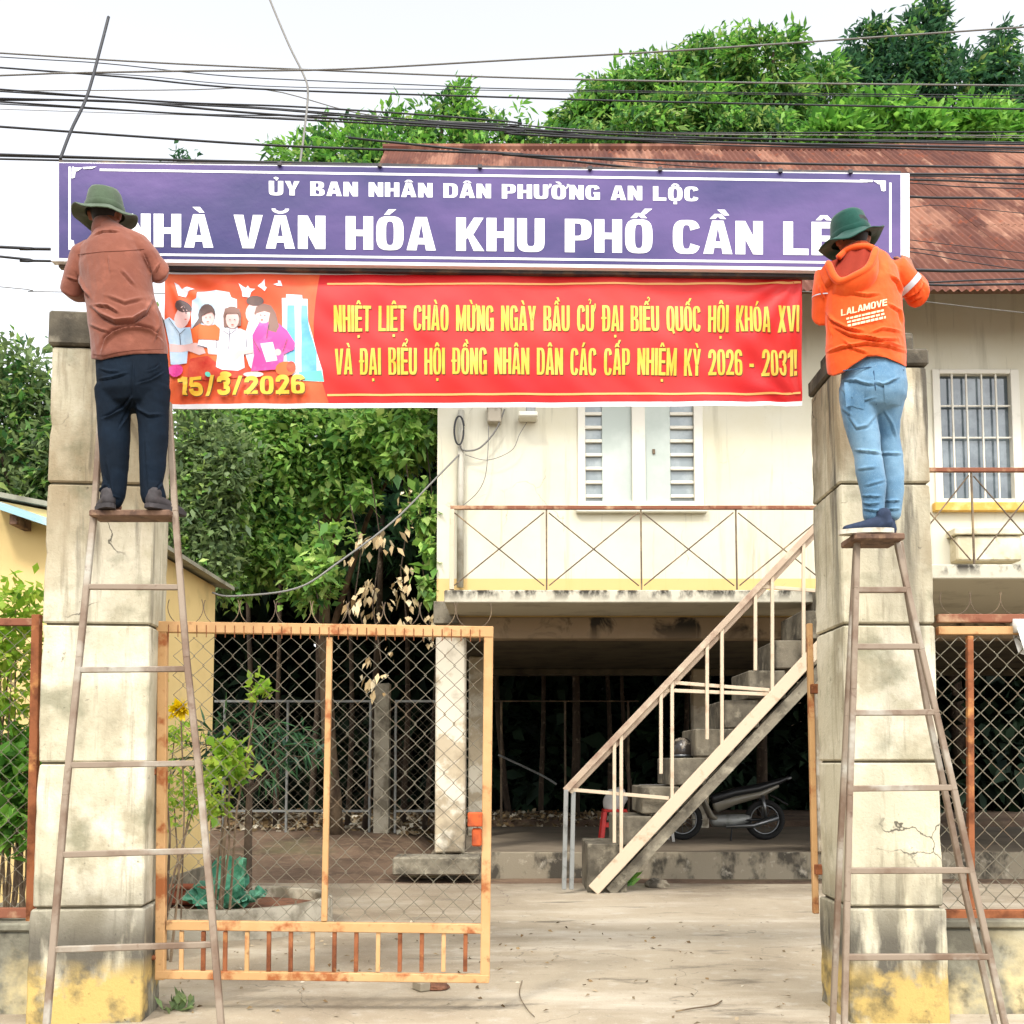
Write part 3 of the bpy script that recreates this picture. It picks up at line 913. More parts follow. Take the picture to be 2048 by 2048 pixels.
MB().add([(rx0 + .1, DW + .1, z_eave + .35), (rx0 + .1, ridge.y, ridge.z - .15), (rx0 + .1, 22.3, z_eave + 1), (rx0 + .25, DW + .1, z_eave + .35), (rx0 + .25, ridge.y, ridge.z - .15), (rx0 + .25, 22.3, z_eave + 1)],
         [(0, 1, 2), (3, 5, 4), (0, 3, 4, 1), (1, 4, 5, 2), (2, 5, 3, 0)]).build('gable', 'house_trim', roof)

# fittings on the wall
def wall_box(name, x0, y0, x1, y1, d, label, cat, m='box_grey'):
    o = thing(name, at((x0 + x1) / 2, y1, DW), label, cat)
    a, b = at(x0, y1, DW), at(x1, y0, DW)
    MB().box((a.x, DW - d, a.z), (b.x, DW - .004, b.z), .012).build('case', m, o)
    MB().box((a.x - .008, DW - d - .012, b.z - .03), (b.x + .008, DW - .003, b.z + .004), .004).build('lid', m, o)
    return o
wall_box('meter_box', 920, 772, 946, 802, .14, 'small grey electric meter box high on the cream house wall', 'meter box')
lamp = thing('wall_lamp', at(995, 795, DW), 'small shelf-like lamp on the cream wall beside the meter box', 'lamp')
a, b = at(978, 797, DW), at(1014, 787, DW)
MB().box((a.x, DW - .25, a.z), (b.x, DW - .004, b.z), .02).build('housing', 'window_frame', lamp)
MB().box((at(992, 780, DW).x, DW - .2, at(0, 787, DW).z), (at(1010, 850, DW).x, DW - .02, at(0, 776, DW).z), .01).build('bracket', 'grey_steel', lamp)

def cable(name, pts, r, label, m='cable_black', cat='cable', group=None, n=5, sub=6):
    P = [Vector(p) for p in pts]
    if len(P) > 2:                                        # Catmull-Rom through the points
        out = []
        for i in range(len(P) - 1):
            p0, p1, p2, p3 = P[max(i - 1, 0)], P[i], P[i + 1], P[min(i + 2, len(P) - 1)]
            for k in range(sub):
                t = k / sub
                out.append(.5 * ((2 * p1) + (p2 - p0) * t + (2 * p0 - 5 * p1 + 4 * p2 - p3) * t * t + (3 * p1 - p0 - 3 * p2 + p3) * t ** 3))
        P = out + [P[-1]]
    o = MB().tube(P, r, n).build(name, m, None, True)
    return tag(o, label, cat, group)
W_ = DW - .11
cable('wall_cable', [at(952, 772, W_), at(935, 812, W_), at(905, 845, W_), at(876, 850, W_), at(868, 840, W_)], .012, 'thick grey cable curving from the meter box to the drain pipe', 'cable_grey')
cable('wall_cable', [at(922, 803, W_), at(920, 860, W_), at(915, 900, W_), at(900, 930, W_), at(872, 955, W_)], .006, 'thin cable dropping from under the meter box to the balcony', 'cable_grey')
cable('wall_cable', [at(994, 797, W_), at(980, 820, W_), at(965, 850, W_), at(920, 868, W_), at(878, 858, W_)], .005, 'thin pale cable hanging from under the wall lamp', 'cable_grey')
coil = []
for k in range(40):
    a = k / 40 * 4 * math.pi
    coil.append(at(865 + 9 * math.cos(a) + k * .06, 812 + 27 * math.sin(a), DW - .14 - .0015 * k))
cable('cable_coil', coil, .009, 'coil of black cable hanging on the drain pipe', sub=2)
cable('drop_cable', [at(866, 858, DW - .1), at(820, 905, 12.9), at(740, 985, 12.3), at(640, 1060, 11.8), at(560, 1110, 11.4), at(440, 1125, 11.0), at(400, 1118, 10.9)], .012, 'single cable sagging from the drain pipe past the leafy tree', 'cable_grey')

# ------------------------------------------------------------------ stair on the outside
SY = 11.55
stair = thing('staircase', at(1113, 1680, SY), 'outdoor concrete staircase with pale steel railing rising to the balcony', 'staircase')
st = [(1108, 1592), (1163, 1540), (1210, 1484), (1262, 1430), (1312, 1375), (1365, 1321), (1412, 1265), (1462, 1208), (1512, 1152), (1560, 1098)]
for i, (x, y) in enumerate(st):
    a = at(x, y, SY + .08)
    x2 = at(st[i + 1][0] if i + 1 < len(st) else x + 50, y, SY + .08).x
    thick = at(x, y + 52, SY).z
    if i == 0: thick = 0.0
    if i < 2:
        thick = max(-.02, thick - .05)
    MB().box((a.x, SY + .08, thick), (x2 + .12, SY + 1.0, a.z), .012).build('step', 'step_concrete', stair)
sa, sb = at(1119, 1680, SY), at(1600, 1163, SY)
MB().bar(sa, sb, .14, .06, (0, 1, 0), .006).build('stringer', 'stair_bar', stair)
MB().bar(at(1150, 1690, SY + .12) + Vector((0, 0, .05)), at(1625, 1180, SY + .12), .12, .16).build('stringer', 'old_concrete', stair)
for dy, dp in ((0, 0), (.045, 9)):
    MB().bar(at(1066 + dp, 1492 + dp * .3, SY - .02 + dy), at(1590 + dp, 940 + dp * .3, SY - .02 + dy), .07, .04, (0, 1, 0), .006).build('handrail', 'stair_rail', stair)
MB().bar(at(1068, 1490, SY - .02), at(1064, 1678, SY - .02), .05, .05, (0, 1, 0), .004).build('newel_post', 'grey_steel', stair)
MB().bar(at(1082, 1490, SY + .03), at(1078, 1678, SY + .03), .05, .05, (0, 1, 0), .004).build('newel_post', 'grey_steel', stair)
def rail_y(x): return 1492 + (x - 1066) * (940 - 1492) / (1590 - 1066)
def str_y(x): return 1680 + (x - 1119) * (1163 - 1680) / (1600 - 1119)
for x, lo in ((1159, 1590), (1172, None), (1247, 1460), (1268, None), (1334, 1395), (1362, None), (1425, 1265), (1457, None), (1516, None)):
    y2 = lo or str_y(x)
    MB().bar(at(x, rail_y(x) + 6, SY - .01), at(x, y2, SY - .01), .038, .03, (0, 1, 0), .003).build('baluster', 'stair_bar', stair)
for (x1, y1, x2, y2) in ((1080, 1490, 1262, 1506), (1272, 1288, 1452, 1302), (1250, 1302, 1452, 1310), (1428, 1106, 1560, 1116)):
    MB().bar(at(x1, y1, SY + .012), at(x2, y2, SY + .012), .04, .02, (0, 1, 0), .003).build('rail', 'stair_bar', stair)

# ------------------------------------------------------------------ yellow house on the left
YX, YY0, YY1 = -3.32, 8.2, 11.35
YZ = at(400, 1108, YY1).z
yh = thing('outbuilding', (YX - 2.5, YY0, 0), 'low yellow building with a pale sheet roof behind the left gate pillar', 'building')
MB().box((YX - 5, YY0, -.05), (YX, YY1, YZ)).build('wall', 'yellow_wall', yh)
MB().add([(YX - 5, YY0 - .02, YZ + 1.0), (YX + .16, YY0 - .05, YZ - .005), (YX + .16, YY1 + .2, YZ - .005), (YX - 5, YY1 + .2, YZ + 1.0),
          (YX - 5, YY0 - .02, YZ + 1.04), (YX + .16, YY0 - .05, YZ + .035), (YX + .16, YY1 + .2, YZ + .035), (YX - 5, YY1 + .2, YZ + 1.04)],
         [(0, 1, 2, 3), (7, 6, 5, 4), (0, 4, 5, 1), (1, 5, 6, 2), (2, 6, 7, 3), (3, 7, 4, 0)]).build('roof_sheet', 'grey_sheet', yh)
gz_ = [(YX - 5, YZ), (YX, YZ), (YX - 5, YZ + .97)]
MB().prism(gz_, YY0 + .003, YY1 - .003).build('gable', 'yellow_wall', yh)
p1, p2 = at(-40, 948, YY0 - .3), at(92, 993, YY0 - .3)
MB().add([p1, p2, p2 + Vector((0, .5, .10)), p1 + Vector((0, .5, .10)), p1 + Vector((0, 0, .03)), p2 + Vector((0, 0, .03)), p2 + Vector((0, .5, .13)), p1 + Vector((0, .5, .13))],
         [(0, 1, 2, 3), (7, 6, 5, 4), (0, 4, 5, 1), (1, 5, 6, 2), (2, 6, 7, 3), (3, 7, 4, 0)]).build('awning_sheet', 'blue_sheet', yh)
a = at(47, 1000, YY0 - .05)
MB().box((a.x - .03, YY0 - .25, a.z), (a.x + .03, YY0 - .002, a.z + .08), .004).build('rafter_end', 'ladder_wood', yh)
MB().box((YX - 5, YY0 - .02, 0), (YX + .02, YY1 + .01, .35), .005).build('skirting', 'old_concrete', yh)
# ------------------------------------------------------------------ gate pillars
PY = 5.85
def pillar(x0, x1, depth, rot, cuts, cap, label, px_mid):
    c = Vector(((x0 + x1) / 2, PY + depth / 2, 0))
    p = thing('gate_pillar', c, label, 'pillar', 'pillars of the gateway')
    w = (x1 - x0) / 2
    rm = Matrix.Rotation(rot, 3, 'Z')
    Z = [at(px_mid, y, PY).z for y in cuts]
    MB().obox((c.x, c.y, Z[0] / 2 - .05), (w - .018, depth / 2 - .018, Z[0] / 2 + .04), rm).build('core', 'joint_dark', p)
    for i in range(len(Z) - 1):
        hi, lo = Z[i] - .007, Z[i + 1] + .007
        if i == len(Z) - 2: lo = -.05
        grow = .0 if i < len(Z) - 2 else .012
        # a plastered block with slightly worn, uneven edges
        bm = bmesh.new()
        bmesh.ops.create_cube(bm, size=1)
        for v in bm.verts:
            v.co = Vector((v.co.x * 2 * (w + grow), v.co.y * (depth + 2 * grow), v.co.z * (hi - lo)))
        bmesh.ops.bevel(bm, geom=bm.edges[:], offset=.009, segments=1, affect='EDGES')
        bmesh.ops.subdivide_edges(bm, edges=[e for e in bm.edges if e.calc_length() > .1], cuts=11, use_grid_fill=True)
        for v in bm.verts:
            q = v.co + Vector((x0 * 3, 0, i * 5.3))
            edge = (abs(abs(v.co.x) - w - grow) < .012) + (abs(abs(v.co.y) - depth / 2 - grow) < .012) + (abs(abs(v.co.z) - (hi - lo) / 2) < .012)
            k = .0022 * noise.noise(q * 5) - (.011 * max(0, noise.noise(q * 13) - .05) if edge >= 2 else 0)
            v.co += Vector((math.copysign(1, v.co.x) * k, math.copysign(1, v.co.y) * k, 0))
        me = bpy.data.meshes.new('block')
        bm.to_mesh(me); bm.free()
        me.materials.append(MATS['pillar_plaster'])
        o = bpy.data.objects.new('block', me)
        COL.objects.link(o)
        o.parent = p
        o.location = (0, 0, (hi + lo) / 2)
        o.rotation_euler = (0, 0, rot)
    z = Z[0]
    for (g, h) in cap:
        MB().obox((c.x, c.y, z + h / 2 + .002), (w + g, depth / 2 + g, h / 2), rm, .012).build('cap', 'pillar_cap', p)
        z += h + .003
    return z, c
zL, cL = pillar(at(69, 1440, PY).x, at(269, 1440, PY).x, .36, R(5), [655, 913, 1178, 1440, 1713, 2050], [(.02, .205)], 'weathered concrete gate pillar below the man in the brown shirt', 170)
zR, cR = pillar(at(1597, 1440, PY).x, at(1772, 1440, PY).x, .53, R(0), [690, 912, 1178, 1437, 1712, 2050], [(.012, .10), (-.05, .12)], 'stained concrete gate pillar below the man in the orange jacket', 1690)

# ------------------------------------------------------------------ chain link helper
def chain_link(o, x0, x1, z0, z1, half, rise, r=.0028, name='chain_link', m='link_wire', keep=None):
    """woven zigzag wires in the plane Y = o.y; each wire meets the next at its bends"""
    V, F = [], []
    n = int((x1 - x0) / half)
    nz = int((z1 - z0) / rise) + 1
    a3 = [2 * math.pi * k / 4 for k in range(4)]
    for i in range(n):
        xa = x0 + (i + .5) * (x1 - x0) / n
        hw = (x1 - x0) / n / 2 + .003
        prev = None
        for j in range(nz + 1):
            z = min(z0 + j * rise, z1)
            s = 1 if (j + i) % 2 == 0 else -1
            x = xa + s * hw
            y = o + .003 * s
            x += .004 * math.sin(i * 1.7 + j * .9)
            b = len(V)
            for a in a3:
                V.append((x + r * math.cos(a), y + r * math.sin(a), z))
            if prev is not None:
                for k in range(4):
                    F.append((prev + k, prev + (k + 1) % 4, b + (k + 1) % 4, b + k))
            prev = b
    return np.array(V), np.array(F)

# ------------------------------------------------------------------ the gate leaf that stands shut
GY = 6.08
gate = thing('gate_leaf', at(300, 1845, GY), 'orange-painted steel gate leaf with chain-link mesh, standing shut', 'gate')
G = lambda x, y, dy=0.0: at(x, y, GY + dy)
fw = .058
MB().bar(G(308, 1186), G(303, 1848), .055, .045, (0, 1, 0), .004).build('stile', 'gate_paint', gate)
MB().bar(G(922, 1192), G(915, 1848), .055, .045, (0, 1, 0), .004).build('stile', 'gate_paint', gate)
MB().bar(G(296, 1183, -.002), G(931, 1193, -.002), .066, .05, (0, 1, 0), .004).build('rail', 'gate_paint', gate)
MB().bar(G(315, 1745, .002), G(910, 1752, .002), .056, .045, (0, 1, 0), .004).build('rail', 'gate_paint', gate)
MB().bar(G(294, 1838, -.002), G(923, 1846, -.002), .048, .046, (0, 1, 0), .004).build('rail', 'gate_paint', gate)
MB().bar(G(622, 1203), G(612, 1738), .034, .032, (0, 1, 0), .003).build('middle_bar', 'gate_paint', gate)
for k in range(14):
    x = 343 + k * 41.2
    MB().bar(G(x, 1757), G(x - 1, 1833), .024, .02, (0, 1, 0), .002).build('baluster', 'gate_rust' if k % 3 else 'gate_paint', gate)
a, b = G(316, 1740), G(912, 1202)
V, F = chain_link(GY + .004, a.x, b.x, a.z, b.z, .0565, .058)
np_mesh('chain_link', V, F, 'link_wire', gate, True)
for k in range(34):
    x = 318 + k * 17.8
    MB().tube([G(x, 1201 + (x - 300) * .016, -.03), G(x, 1178 + (x - 300) * .016, -.03)], .0025, 4).build('tie_wire', 'gate_rust', gate)
MB().box(G(882, 1560, -.07), G(911, 1532, .02), .006).build('lock_box', 'lock_paint', gate)
MB().box(G(890, 1597, -.05), G(909, 1562, .01), .008).build('lock_tongue', 'lock_paint', gate)
for y in (1300, 1450, 1800):
    MB().box(G(283, y + 12, -.03), G(300, y, .03), .005).build('hinge', 'gate_rust', gate)
# scrollwork on top of the gate
def scroll(x, y, h, sp, Y, parent, m='rod_dark'):
    """open ring; neighbouring rings meet and read as forks"""
    pts = []
    for k in range(19):
        a = math.pi * (.12 + k / 18 * .0) + math.pi * (.0 + 1.26 * k / 18) - math.pi * .25
        pts.append(at(x + sp * .5 * math.cos(a + math.pi * 1.0 + .0), y - h * .5 - h * .5 * math.sin(a + math.pi), Y))
    MB().tube(pts, .0026, 5).build('scroll', m, parent)
for k in range(9):
    scroll(350 + k * 68, 1180 + k * .8, 70, 67, GY - .002, gate)

# the other leaf, swung open and seen on edge
leaf = thing('gate_leaf', at(1540, 1720, 6.6), 'rusty gate leaf swung open flat against the stained pillar', 'gate')
LX = at(1530, 1440, 6.45).x
LD_ = LX * 2.0 / 6.42
def Lp(t, z): return Vector((LX + LD_ * t, 6.42 + 2.0 * t, z))
zt_, zm_, zb_ = at(0, 1178, 6.45).z, at(0, 1640, 6.45).z, at(0, 1722, 6.45).z
MB().bar(Lp(0, zt_), Lp(0, zb_), .034, .04, (0, 1, 0), .004).build('stile', 'gate_paint', leaf)
MB().bar(Lp(1, zt_), Lp(1, zb_), .045, .055, (0, 1, 0), .004).build('stile', 'gate_rust', leaf)
for z in (zt_ - .03, zm_, zb_ + .03):
    MB().bar(Lp(.01, z), Lp(.99, z), .03, .04, (0, 0, 1), .004).build('rail', 'gate_rust', leaf)
for k in range(1, 16):
    MB().bar(Lp(k / 16, zb_ + .04), Lp(k / 16, zm_), .02, .02).build('baluster', 'gate_rust', leaf)
a3 = chain_link(0, .06, 1.94, zm_ + .02, zt_ - .05, .0565, .058)
V = a3[0].copy(); V[:, 0], V[:, 1] = LX + LD_ * a3[0][:, 0] / 2 + a3[0][:, 1], 6.42 + a3[0][:, 0]
np_mesh('chain_link', V, a3[1], 'link_wire', leaf, True)
for y in (1300, 1640):
    z = at(0, y, 6.4).z
    MB().box((LX - .01, 6.36, z - .03), (LX + .12, 6.42, z + .03), .004).build('hinge', 'gate_rust', leaf)

# ------------------------------------------------------------------ fences either side, on low walls
def side_wall(x0, x1, ytop, Y, label, m='old_concrete'):
    z = at(0, ytop, Y).z
    t = thing('boundary_wall', ((x0 + x1) / 2, Y, 0), label, 'wall')
    MB().box((x0, Y, -.05), (x1, Y + .18, z), .015).build('wall_body', m, t)
    MB().box((x0, Y - .02, z + .003), (x1, Y + .2, z + .05), .01).build('coping', m, t)
    return t, z
FY = 6.05
mat('low_wall', '#8d8a78', 0.95, [dict(c='#4a463c', s=2.5, lo=.4, hi=.6, a=.85), dict(c='#c2b284', s=2, lo=.5, hi=.62, z=(.55, .2), a=.9), dict(c='#2f2c26', s=6, lo=.56, hi=.7, a=.8)], [(50, .5, .008)])
wR_, zwR = side_wall(at(1772, 1850, FY).x, 7.0, 1752, FY, 'low mossy plastered wall to the right of the stained pillar', 'low_wall')
wL_, zwL = side_wall(-7.0, at(80, 1850, FY).x, 1758, FY, 'low dark plastered wall to the left of the left gate pillar', 'low_wall')
fr = thing('fence_panel', (3.6, FY + .08, zwR), 'rusty chain-link fence panel with scrolled top on the right-hand low wall', 'fence')
Fp = lambda x, y, dy=0.0: at(x, y, FY + .09 + dy)
MB().bar(Fp(1768, 1167), Fp(2900, 1167), .05, .04, (0, 1, 0), .004).build('rail', 'rail_rust', fr)
MB().bar(Fp(1768, 1190, .003), Fp(2900, 1190, .003), .05, .042, (0, 1, 0), .004).build('rail', 'gate_paint', fr)
MB().bar(Fp(1768, 1728), Fp(2900, 1728), .075, .05, (0, 1, 0), .004).build('rail', 'gate_rust', fr)
for x in (1829, 2110, 2390, 2670):
    MB().bar(Fp(x, 1200, .002), Fp(x + 3, 1715, .002), .036, .036, (0, 1, 0), .003).build('post', 'gate_rust', fr)
for x in (1782, 2880):
    MB().bar(Fp(x, 1720, .004), Fp(x, 1790, .004), .04, .04, (0, 1, 0), .003).build('foot', 'gate_rust', fr)
a, b = Fp(1772, 1715), Fp(2880, 1200)
V, F = chain_link(FY + .095, a.x, b.x, a.z, b.z, .0565, .058, .0042)
np_mesh('chain_link', V, F, 'link_wire', fr, True)
for k in range(12):
    scroll(1802 + k * 57, 1160, 62, 57, FY + .09, fr, 'rod_dark')
fl = thing('fence_panel', (-3.3, FY + .08, zwL), 'rusty chain-link fence panel overgrown with leaves left of the gate pillar', 'fence')
MB().bar(Fp(-700, 1172), Fp(78, 1174), .045, .04, (0, 1, 0), .004).build('rail', 'rail_rust', fl)
MB().bar(Fp(-700, 1722), Fp(72, 1722), .06, .04, (0, 1, 0), .004).build('rail', 'rail_rust', fl)
for x in (70, -210, -490):
    MB().bar(Fp(x, 1160, .002), Fp(x - 12 if x == 70 else x, 1800, .002), .05, .045, (0, 1, 0), .003).build('post', 'gate_rust', fl)
a, b = Fp(-690, 1715), Fp(64, 1182)
V, F = chain_link(FY + .095, a.x, b.x, a.z, b.z, .0565, .058)
np_mesh('chain_link', V, F, 'link_wire', fl, True)

# ------------------------------------------------------------------ the purple sign
SGY = 5.72
sign = thing('sign_board', at(900, 500, SGY), 'long purple sign board with white capital lettering above the gateway', 'sign')
def sg(x, y, d=0.0):                      # photograph pixels (2048) on the sign's face
    p = atq(x, y, SGY)
    return Vector((p.x, SGY - d, p.z))
TL, TR, BR, BL = (103, 324), (1819, 347), (1819, 543), (102, 522)
def quad(mb, pts, d):
    return mb.add([sg(x, y, d) for x, y in pts], [(0, 1, 2, 3)])
mb = MB()
f4 = [sg(*p) for p in (TL, TR, BR, BL)]
bk = [p + Vector((0, .05, 0)) for p in f4]
mb.add(f4 + bk, [(0, 1, 2, 3), (7, 6, 5, 4), (0, 4, 5, 1), (1, 5, 6, 2), (2, 6, 7, 3), (3, 7, 4, 0)])
mb.build('panel', 'sign_white', sign)
def sy_top(x): return 326 + (x - 118) * (349 - 326) / (1801 - 118)
def sy_bot(x): return 516 + (x - 118) * (536 - 516) / (1801 - 118)
# the printed field: a slightly buckled sheet
nx, nz = 120, 10
pv, pf = [], []
for j in range(nz + 1):
    for i in range(nx + 1):
        x = 118 + (1801 - 118) * i / nx
        y = sy_top(x) + (sy_bot(x) - sy_top(x)) * j / nz
        d = .0015 + .0015 * (0.5 + .5 * noise.noise(Vector((x * .006, y * .012, 2)))) * min(1, 4 * j / nz, 4 * (nz - j) / nz)
        pv.append(sg(x, y, d))
for j in range(nz):
    for i in range(nx):
        pf.append((j * (nx + 1) + i, j * (nx + 1) + i + 1, (j + 1) * (nx + 1) + i + 1, (j + 1) * (nx + 1) + i))
MB().add(pv, pf).build('printed_field', 'sign_purple', sign, True)
LD = .0036
def lineq(mb, x0, y0, x1, y1, th, horiz=True):
    if horiz:
        return quad(mb, [(x0, y0), (x1, y1), (x1, y1 + th), (x0, y0 + th)], LD)
    return quad(mb, [(x0, y0), (x0 + th, y0), (x1 + th, y1), (x1, y1)], LD)
mb = MB()
lineq(mb, 200, 338, 1735, 361, 4.5); lineq(mb, 180, 506, 1690, 523.5, 4.5)
lineq(mb, 137.5, 334, 137.5, 500, 4.5, False); lineq(mb, 1778, 366, 1778, 505, 4.5, False)
lineq(mb, 1768, 362, 1768, 382, 3, False); lineq(mb, 145, 334, 145, 352, 3, False)
mb.build('border_line', 'sign_letter', sign)
def orn(cx, cy, sx, sy):
    mb = MB()
    quad(mb, [(cx, cy), (cx + sx * 22, cy), (cx + sx * 12, cy + sy * 7), (cx, cy + sy * 9)], LD + .001)
    quad(mb, [(cx, cy + sy * 9), (cx + sx * 8, cy + sy * 9), (cx + sx * 6, cy + sy * 20), (cx, cy + sy * 22)], LD + .0012)
    quad(mb, [(cx + sx * 22, cy - sy * 1), (cx + sx * 50, cy - sy * 2), (cx + sx * 40, cy + sy * 2.5), (cx + sx * 24, cy + sy * 3)], LD + .0014)
    mb.build('corner_ornament', 'sign_letter', sign)
orn(144, 336, 1, 1); orn(1768, 362, -1, 1); orn(142, 502, 1, -1)
def line_on_sign(txt, x0, yb0, x1, yb1, cap, w, s, t, gap):
    def pl(u, v, k):
        x = x0 + (x1 - x0) * u
        return sg(x, yb0 + (yb1 - yb0) * u - cap * v, LD + .0004 + k * .5)
    text_words(txt, w, s, t, pl, 'sign_letter', sign, gap)
line_on_sign('ỦY BAN NHÂN DÂN PHƯỜNG AN LỘC', 538, 391, 1397, 403, 28.5, .80, .29, .21, .10)
line_on_sign('NHÀ VĂN HÓA KHU PHỐ CẦN LÊ', 247, 494, 1672, 511.5, 66.5, .80, .285, .19, .09)
for x in (560, 760, 960, 1180, 1320, 1560, 1700):
    p = sg(x, sy_top(x) - 2, .012)
    MB().obox(p, (.012, .006, .012), None, .002).build('screw', 'sign_frame', sign)
# steel tube under the sign and stubs that carry it on the pillars
ga, gb = atq(120, 531, SGY + .06), atq(1800, 553, SGY + .06)
MB().bar(ga, gb, .04, .04, (0, 1, 0), .003).build('support_tube', 'sign_frame', sign)
MB().bar(atq(120, 330, SGY + .085), atq(1800, 352, SGY + .085), .04, .04, (0, 1, 0), .003).build('support_tube', 'sign_frame', sign)
for (cx, zb2) in ((cL.x + .06, zL), (cR.x - .02, zR)):
    MB().box((cx - .05, SGY + .107, zb2 - .01), (cx + .05, SGY + .2, atq(900, 345, SGY).z), .006).build('support_post', 'old_concrete', sign)

# ------------------------------------------------------------------ the red banner (cloth with printing)
BNY = 5.80
banner = thing('banner', at(900, 770, BNY), 'red cloth election banner with yellow lettering hung between the pillars', 'banner')
BX0, BX1 = 331, 1604                     # 2048 pixels
def b_edges(x):
    u = (x - BX0) / (BX1 - BX0)
    top = 546 + (543 - 546) * u
    bot = 818 + (812 - 818) * u
    return top, bot
def bp(x, y, off=0.0):
    u = (x - BX0) / (BX1 - BX0)
    top, bot = b_edges(x)
    v = (y - top) / (bot - top)
    sag = 2.5 * math.sin(math.pi * u) * (1 - v)
    # folds fan out from the four tied corners, the cloth bellies a little in between
    d = .035 * math.sin(math.pi * u) * math.sin(math.pi * min(1, max(0, v)))
    for cu, cv, sg_ in ((0, 0, 1), (1, 0, 1), (1, 1, -1), (0, 1, -1)):
        du, dv = abs(u - cu) * 4.7, abs(v - cv) + 1e-3
        r = math.hypot(du, dv)
        ang = math.atan2(dv, du)
        d += .011 * math.sin(ang * 13 + cu * 2) * math.exp(-r * 1.15) * min(1, r * 4)
    d += .012 * noise.noise(Vector((u * 9 + v * 2, v * 2.2, 4))) + .007 * noise.noise(Vector((u * 24 - v * 5, v * 3, 9)))
    d += .008 * math.sin(u * 95) * smooth(.86, .97, u) * smooth(.35, .8, v)
    p = atq(x, y + sag, BNY)
    return Vector((p.x, BNY - d - off, p.z))
def cloth(x0f, x1f, name, m, nx=130, ny=36):
    V, F = [], []
    for j in range(ny + 1):
        for i in range(nx + 1):
            v = j / ny
            a, b = x0f(v), x1f(v)
            x = a + (b - a) * i / nx
            t_, b_ = b_edges(x)
            V.append(bp(x, t_ + (b_ - t_) * v))
    for j in range(ny):
        for i in range(nx):
            F.append((j * (nx + 1) + i, j * (nx + 1) + i + 1, (j + 1) * (nx + 1) + i + 1, (j + 1) * (nx + 1) + i))
    return MB().add(V, F).build(name, m, banner, True)
def seam(v): return 640 - 14 * math.sin(v * math.pi * .9) + 22 * v * v * v + (4 if v > .8 else 0)
cloth(lambda v: BX0, seam, 'picture_field', 'banner_orange', 60)
cloth(seam, lambda v: BX1 + 0, 'cloth', 'banner_red', 170)
def bstrip(x0, x1, yf, th, name, m, off=.003, n=80):
    V, F = [], []
    for i in range(n + 1):
        x = x0 + (x1 - x0) * i / n
        y = yf(x)
        V += [bp(x, y, off), bp(x, y + th, off)]
        if i: F.append((2 * i - 2, 2 * i, 2 * i + 1, 2 * i - 1))
    return MB().add(V, F).build(name, m, banner, True)
bstrip(BX0, BX1, lambda x: b_edges(x)[1] - 9, 9.2, 'hem', 'banner_white')
bstrip(BX0, BX1, lambda x: b_edges(x)[0] - 1, 4, 'hem', 'banner_white')
bstrip(655, BX1 - 3, lambda x: b_edges(x)[0] + 21, 4, 'border_line', 'banner_line')
bstrip(655, BX1 - 4, lambda x: b_edges(x)[1] - 27, 4, 'border_line', 'banner_line')
bstrip(BX0, BX1, lambda x: b_edges(x)[0] - 5, 4.2, 'rope', 'cable_black', -.004)
def line_on_banner(txt, x0, yb0, x1, yb1, cap, w, s, t, gap, m, off, parent=banner, space=.6):
    def pl(u, v, k):
        return bp(x0 + (x1 - x0) * u, yb0 + (yb1 - yb0) * u - cap * v, off + k)
    text_words(txt, w, s, t, pl, m, parent, gap, space, fine=.3)
def both(txt, x0, y0, x1, y1, cap, w, s, t, gap, grow=1.4):
    line_on_banner(txt, x0 + 1.5, y0 + grow, x1 + 1.5, y1 + grow, cap, w, s, t, gap, 'ink_brown', 0.030 if cap < 40 else .0018)
    line_on_banner(txt, x0, y0, x1, y1, cap, w, s, t, gap, 'banner_yellow', .0315 if cap < 40 else .0034)
both('NHIỆT LIỆT CHÀO MỪNG NGÀY BẦU CỬ ĐẠI BIỂU QUỐC HỘI KHÓA XVI', 669, 665.5, 1597, 665, 52, .36, .13, .115, .035)
both('VÀ ĐẠI BIỂU HỘI ĐỒNG NHÂN DÂN CÁC CẤP NHIỆM KỲ 2026 - 2031!', 671, 752, 1593, 752, 52, .36, .13, .115, .035)
both('15/3/2026', 360, 794, 613, 792, 36, .78, .26, .19, .12, 1.8)

# printed picture: people in front of tower blocks, doves above
def shape(pts, m, off, name='printed_shape', z=1.0):
    """pts in the 1932 x 1503 enlargement of (320,540)-(680,820)"""
    P = [(320 + x * 360 / 1932, 540 + y * 280 / 1503) for x, y in pts]
    loops = [[Vector((x, -y, 0)) for x, y in P]]
    tri = tessellate_polygon(loops)
    V, T = fine_tris(P, tri, 7)
    MB().add([bp(x, y, off) for x, y in V], T).build(name, m, banner, recalc=False)
def oval(cx, cy, a, b, k=14, rot=0):
    return [(cx + a * math.cos(2 * math.pi * i / k) * math.cos(rot) - b * math.sin(2 * math.pi * i / k) * math.sin(rot), cy + a * math.cos(2 * math.pi * i / k) * math.sin(rot) + b * math.sin(2 * math.pi * i / k) * math.cos(rot)) for i in range(k)]
O = iter([.0022 + .00022 * i for i in range(120)])
nx_ = lambda: next(O)
shape([(340, 320), (390, 300), (400, 235), (600, 215), (750, 245), (770, 300), (830, 320), (840, 700), (340, 700)], 'ink_pale_blue', nx_())
shape([(600, 215), (750, 245), (770, 300), (830, 320), (840, 700), (600, 700)], 'ink_white', nx_())
shape([(1315, 310), (1360, 310), (1362, 268), (1530, 275), (1535, 318), (1590, 318), (1600, 560), (1640, 700), (1690, 900), (1750, 1090), (1765, 1210), (1500, 1200), (1370, 1100), (1330, 1000)], 'ink_white', nx_())
shape([(1375, 390), (1455, 390), (1460, 1010), (1390, 1080), (1365, 960)], 'ink_blue', nx_())
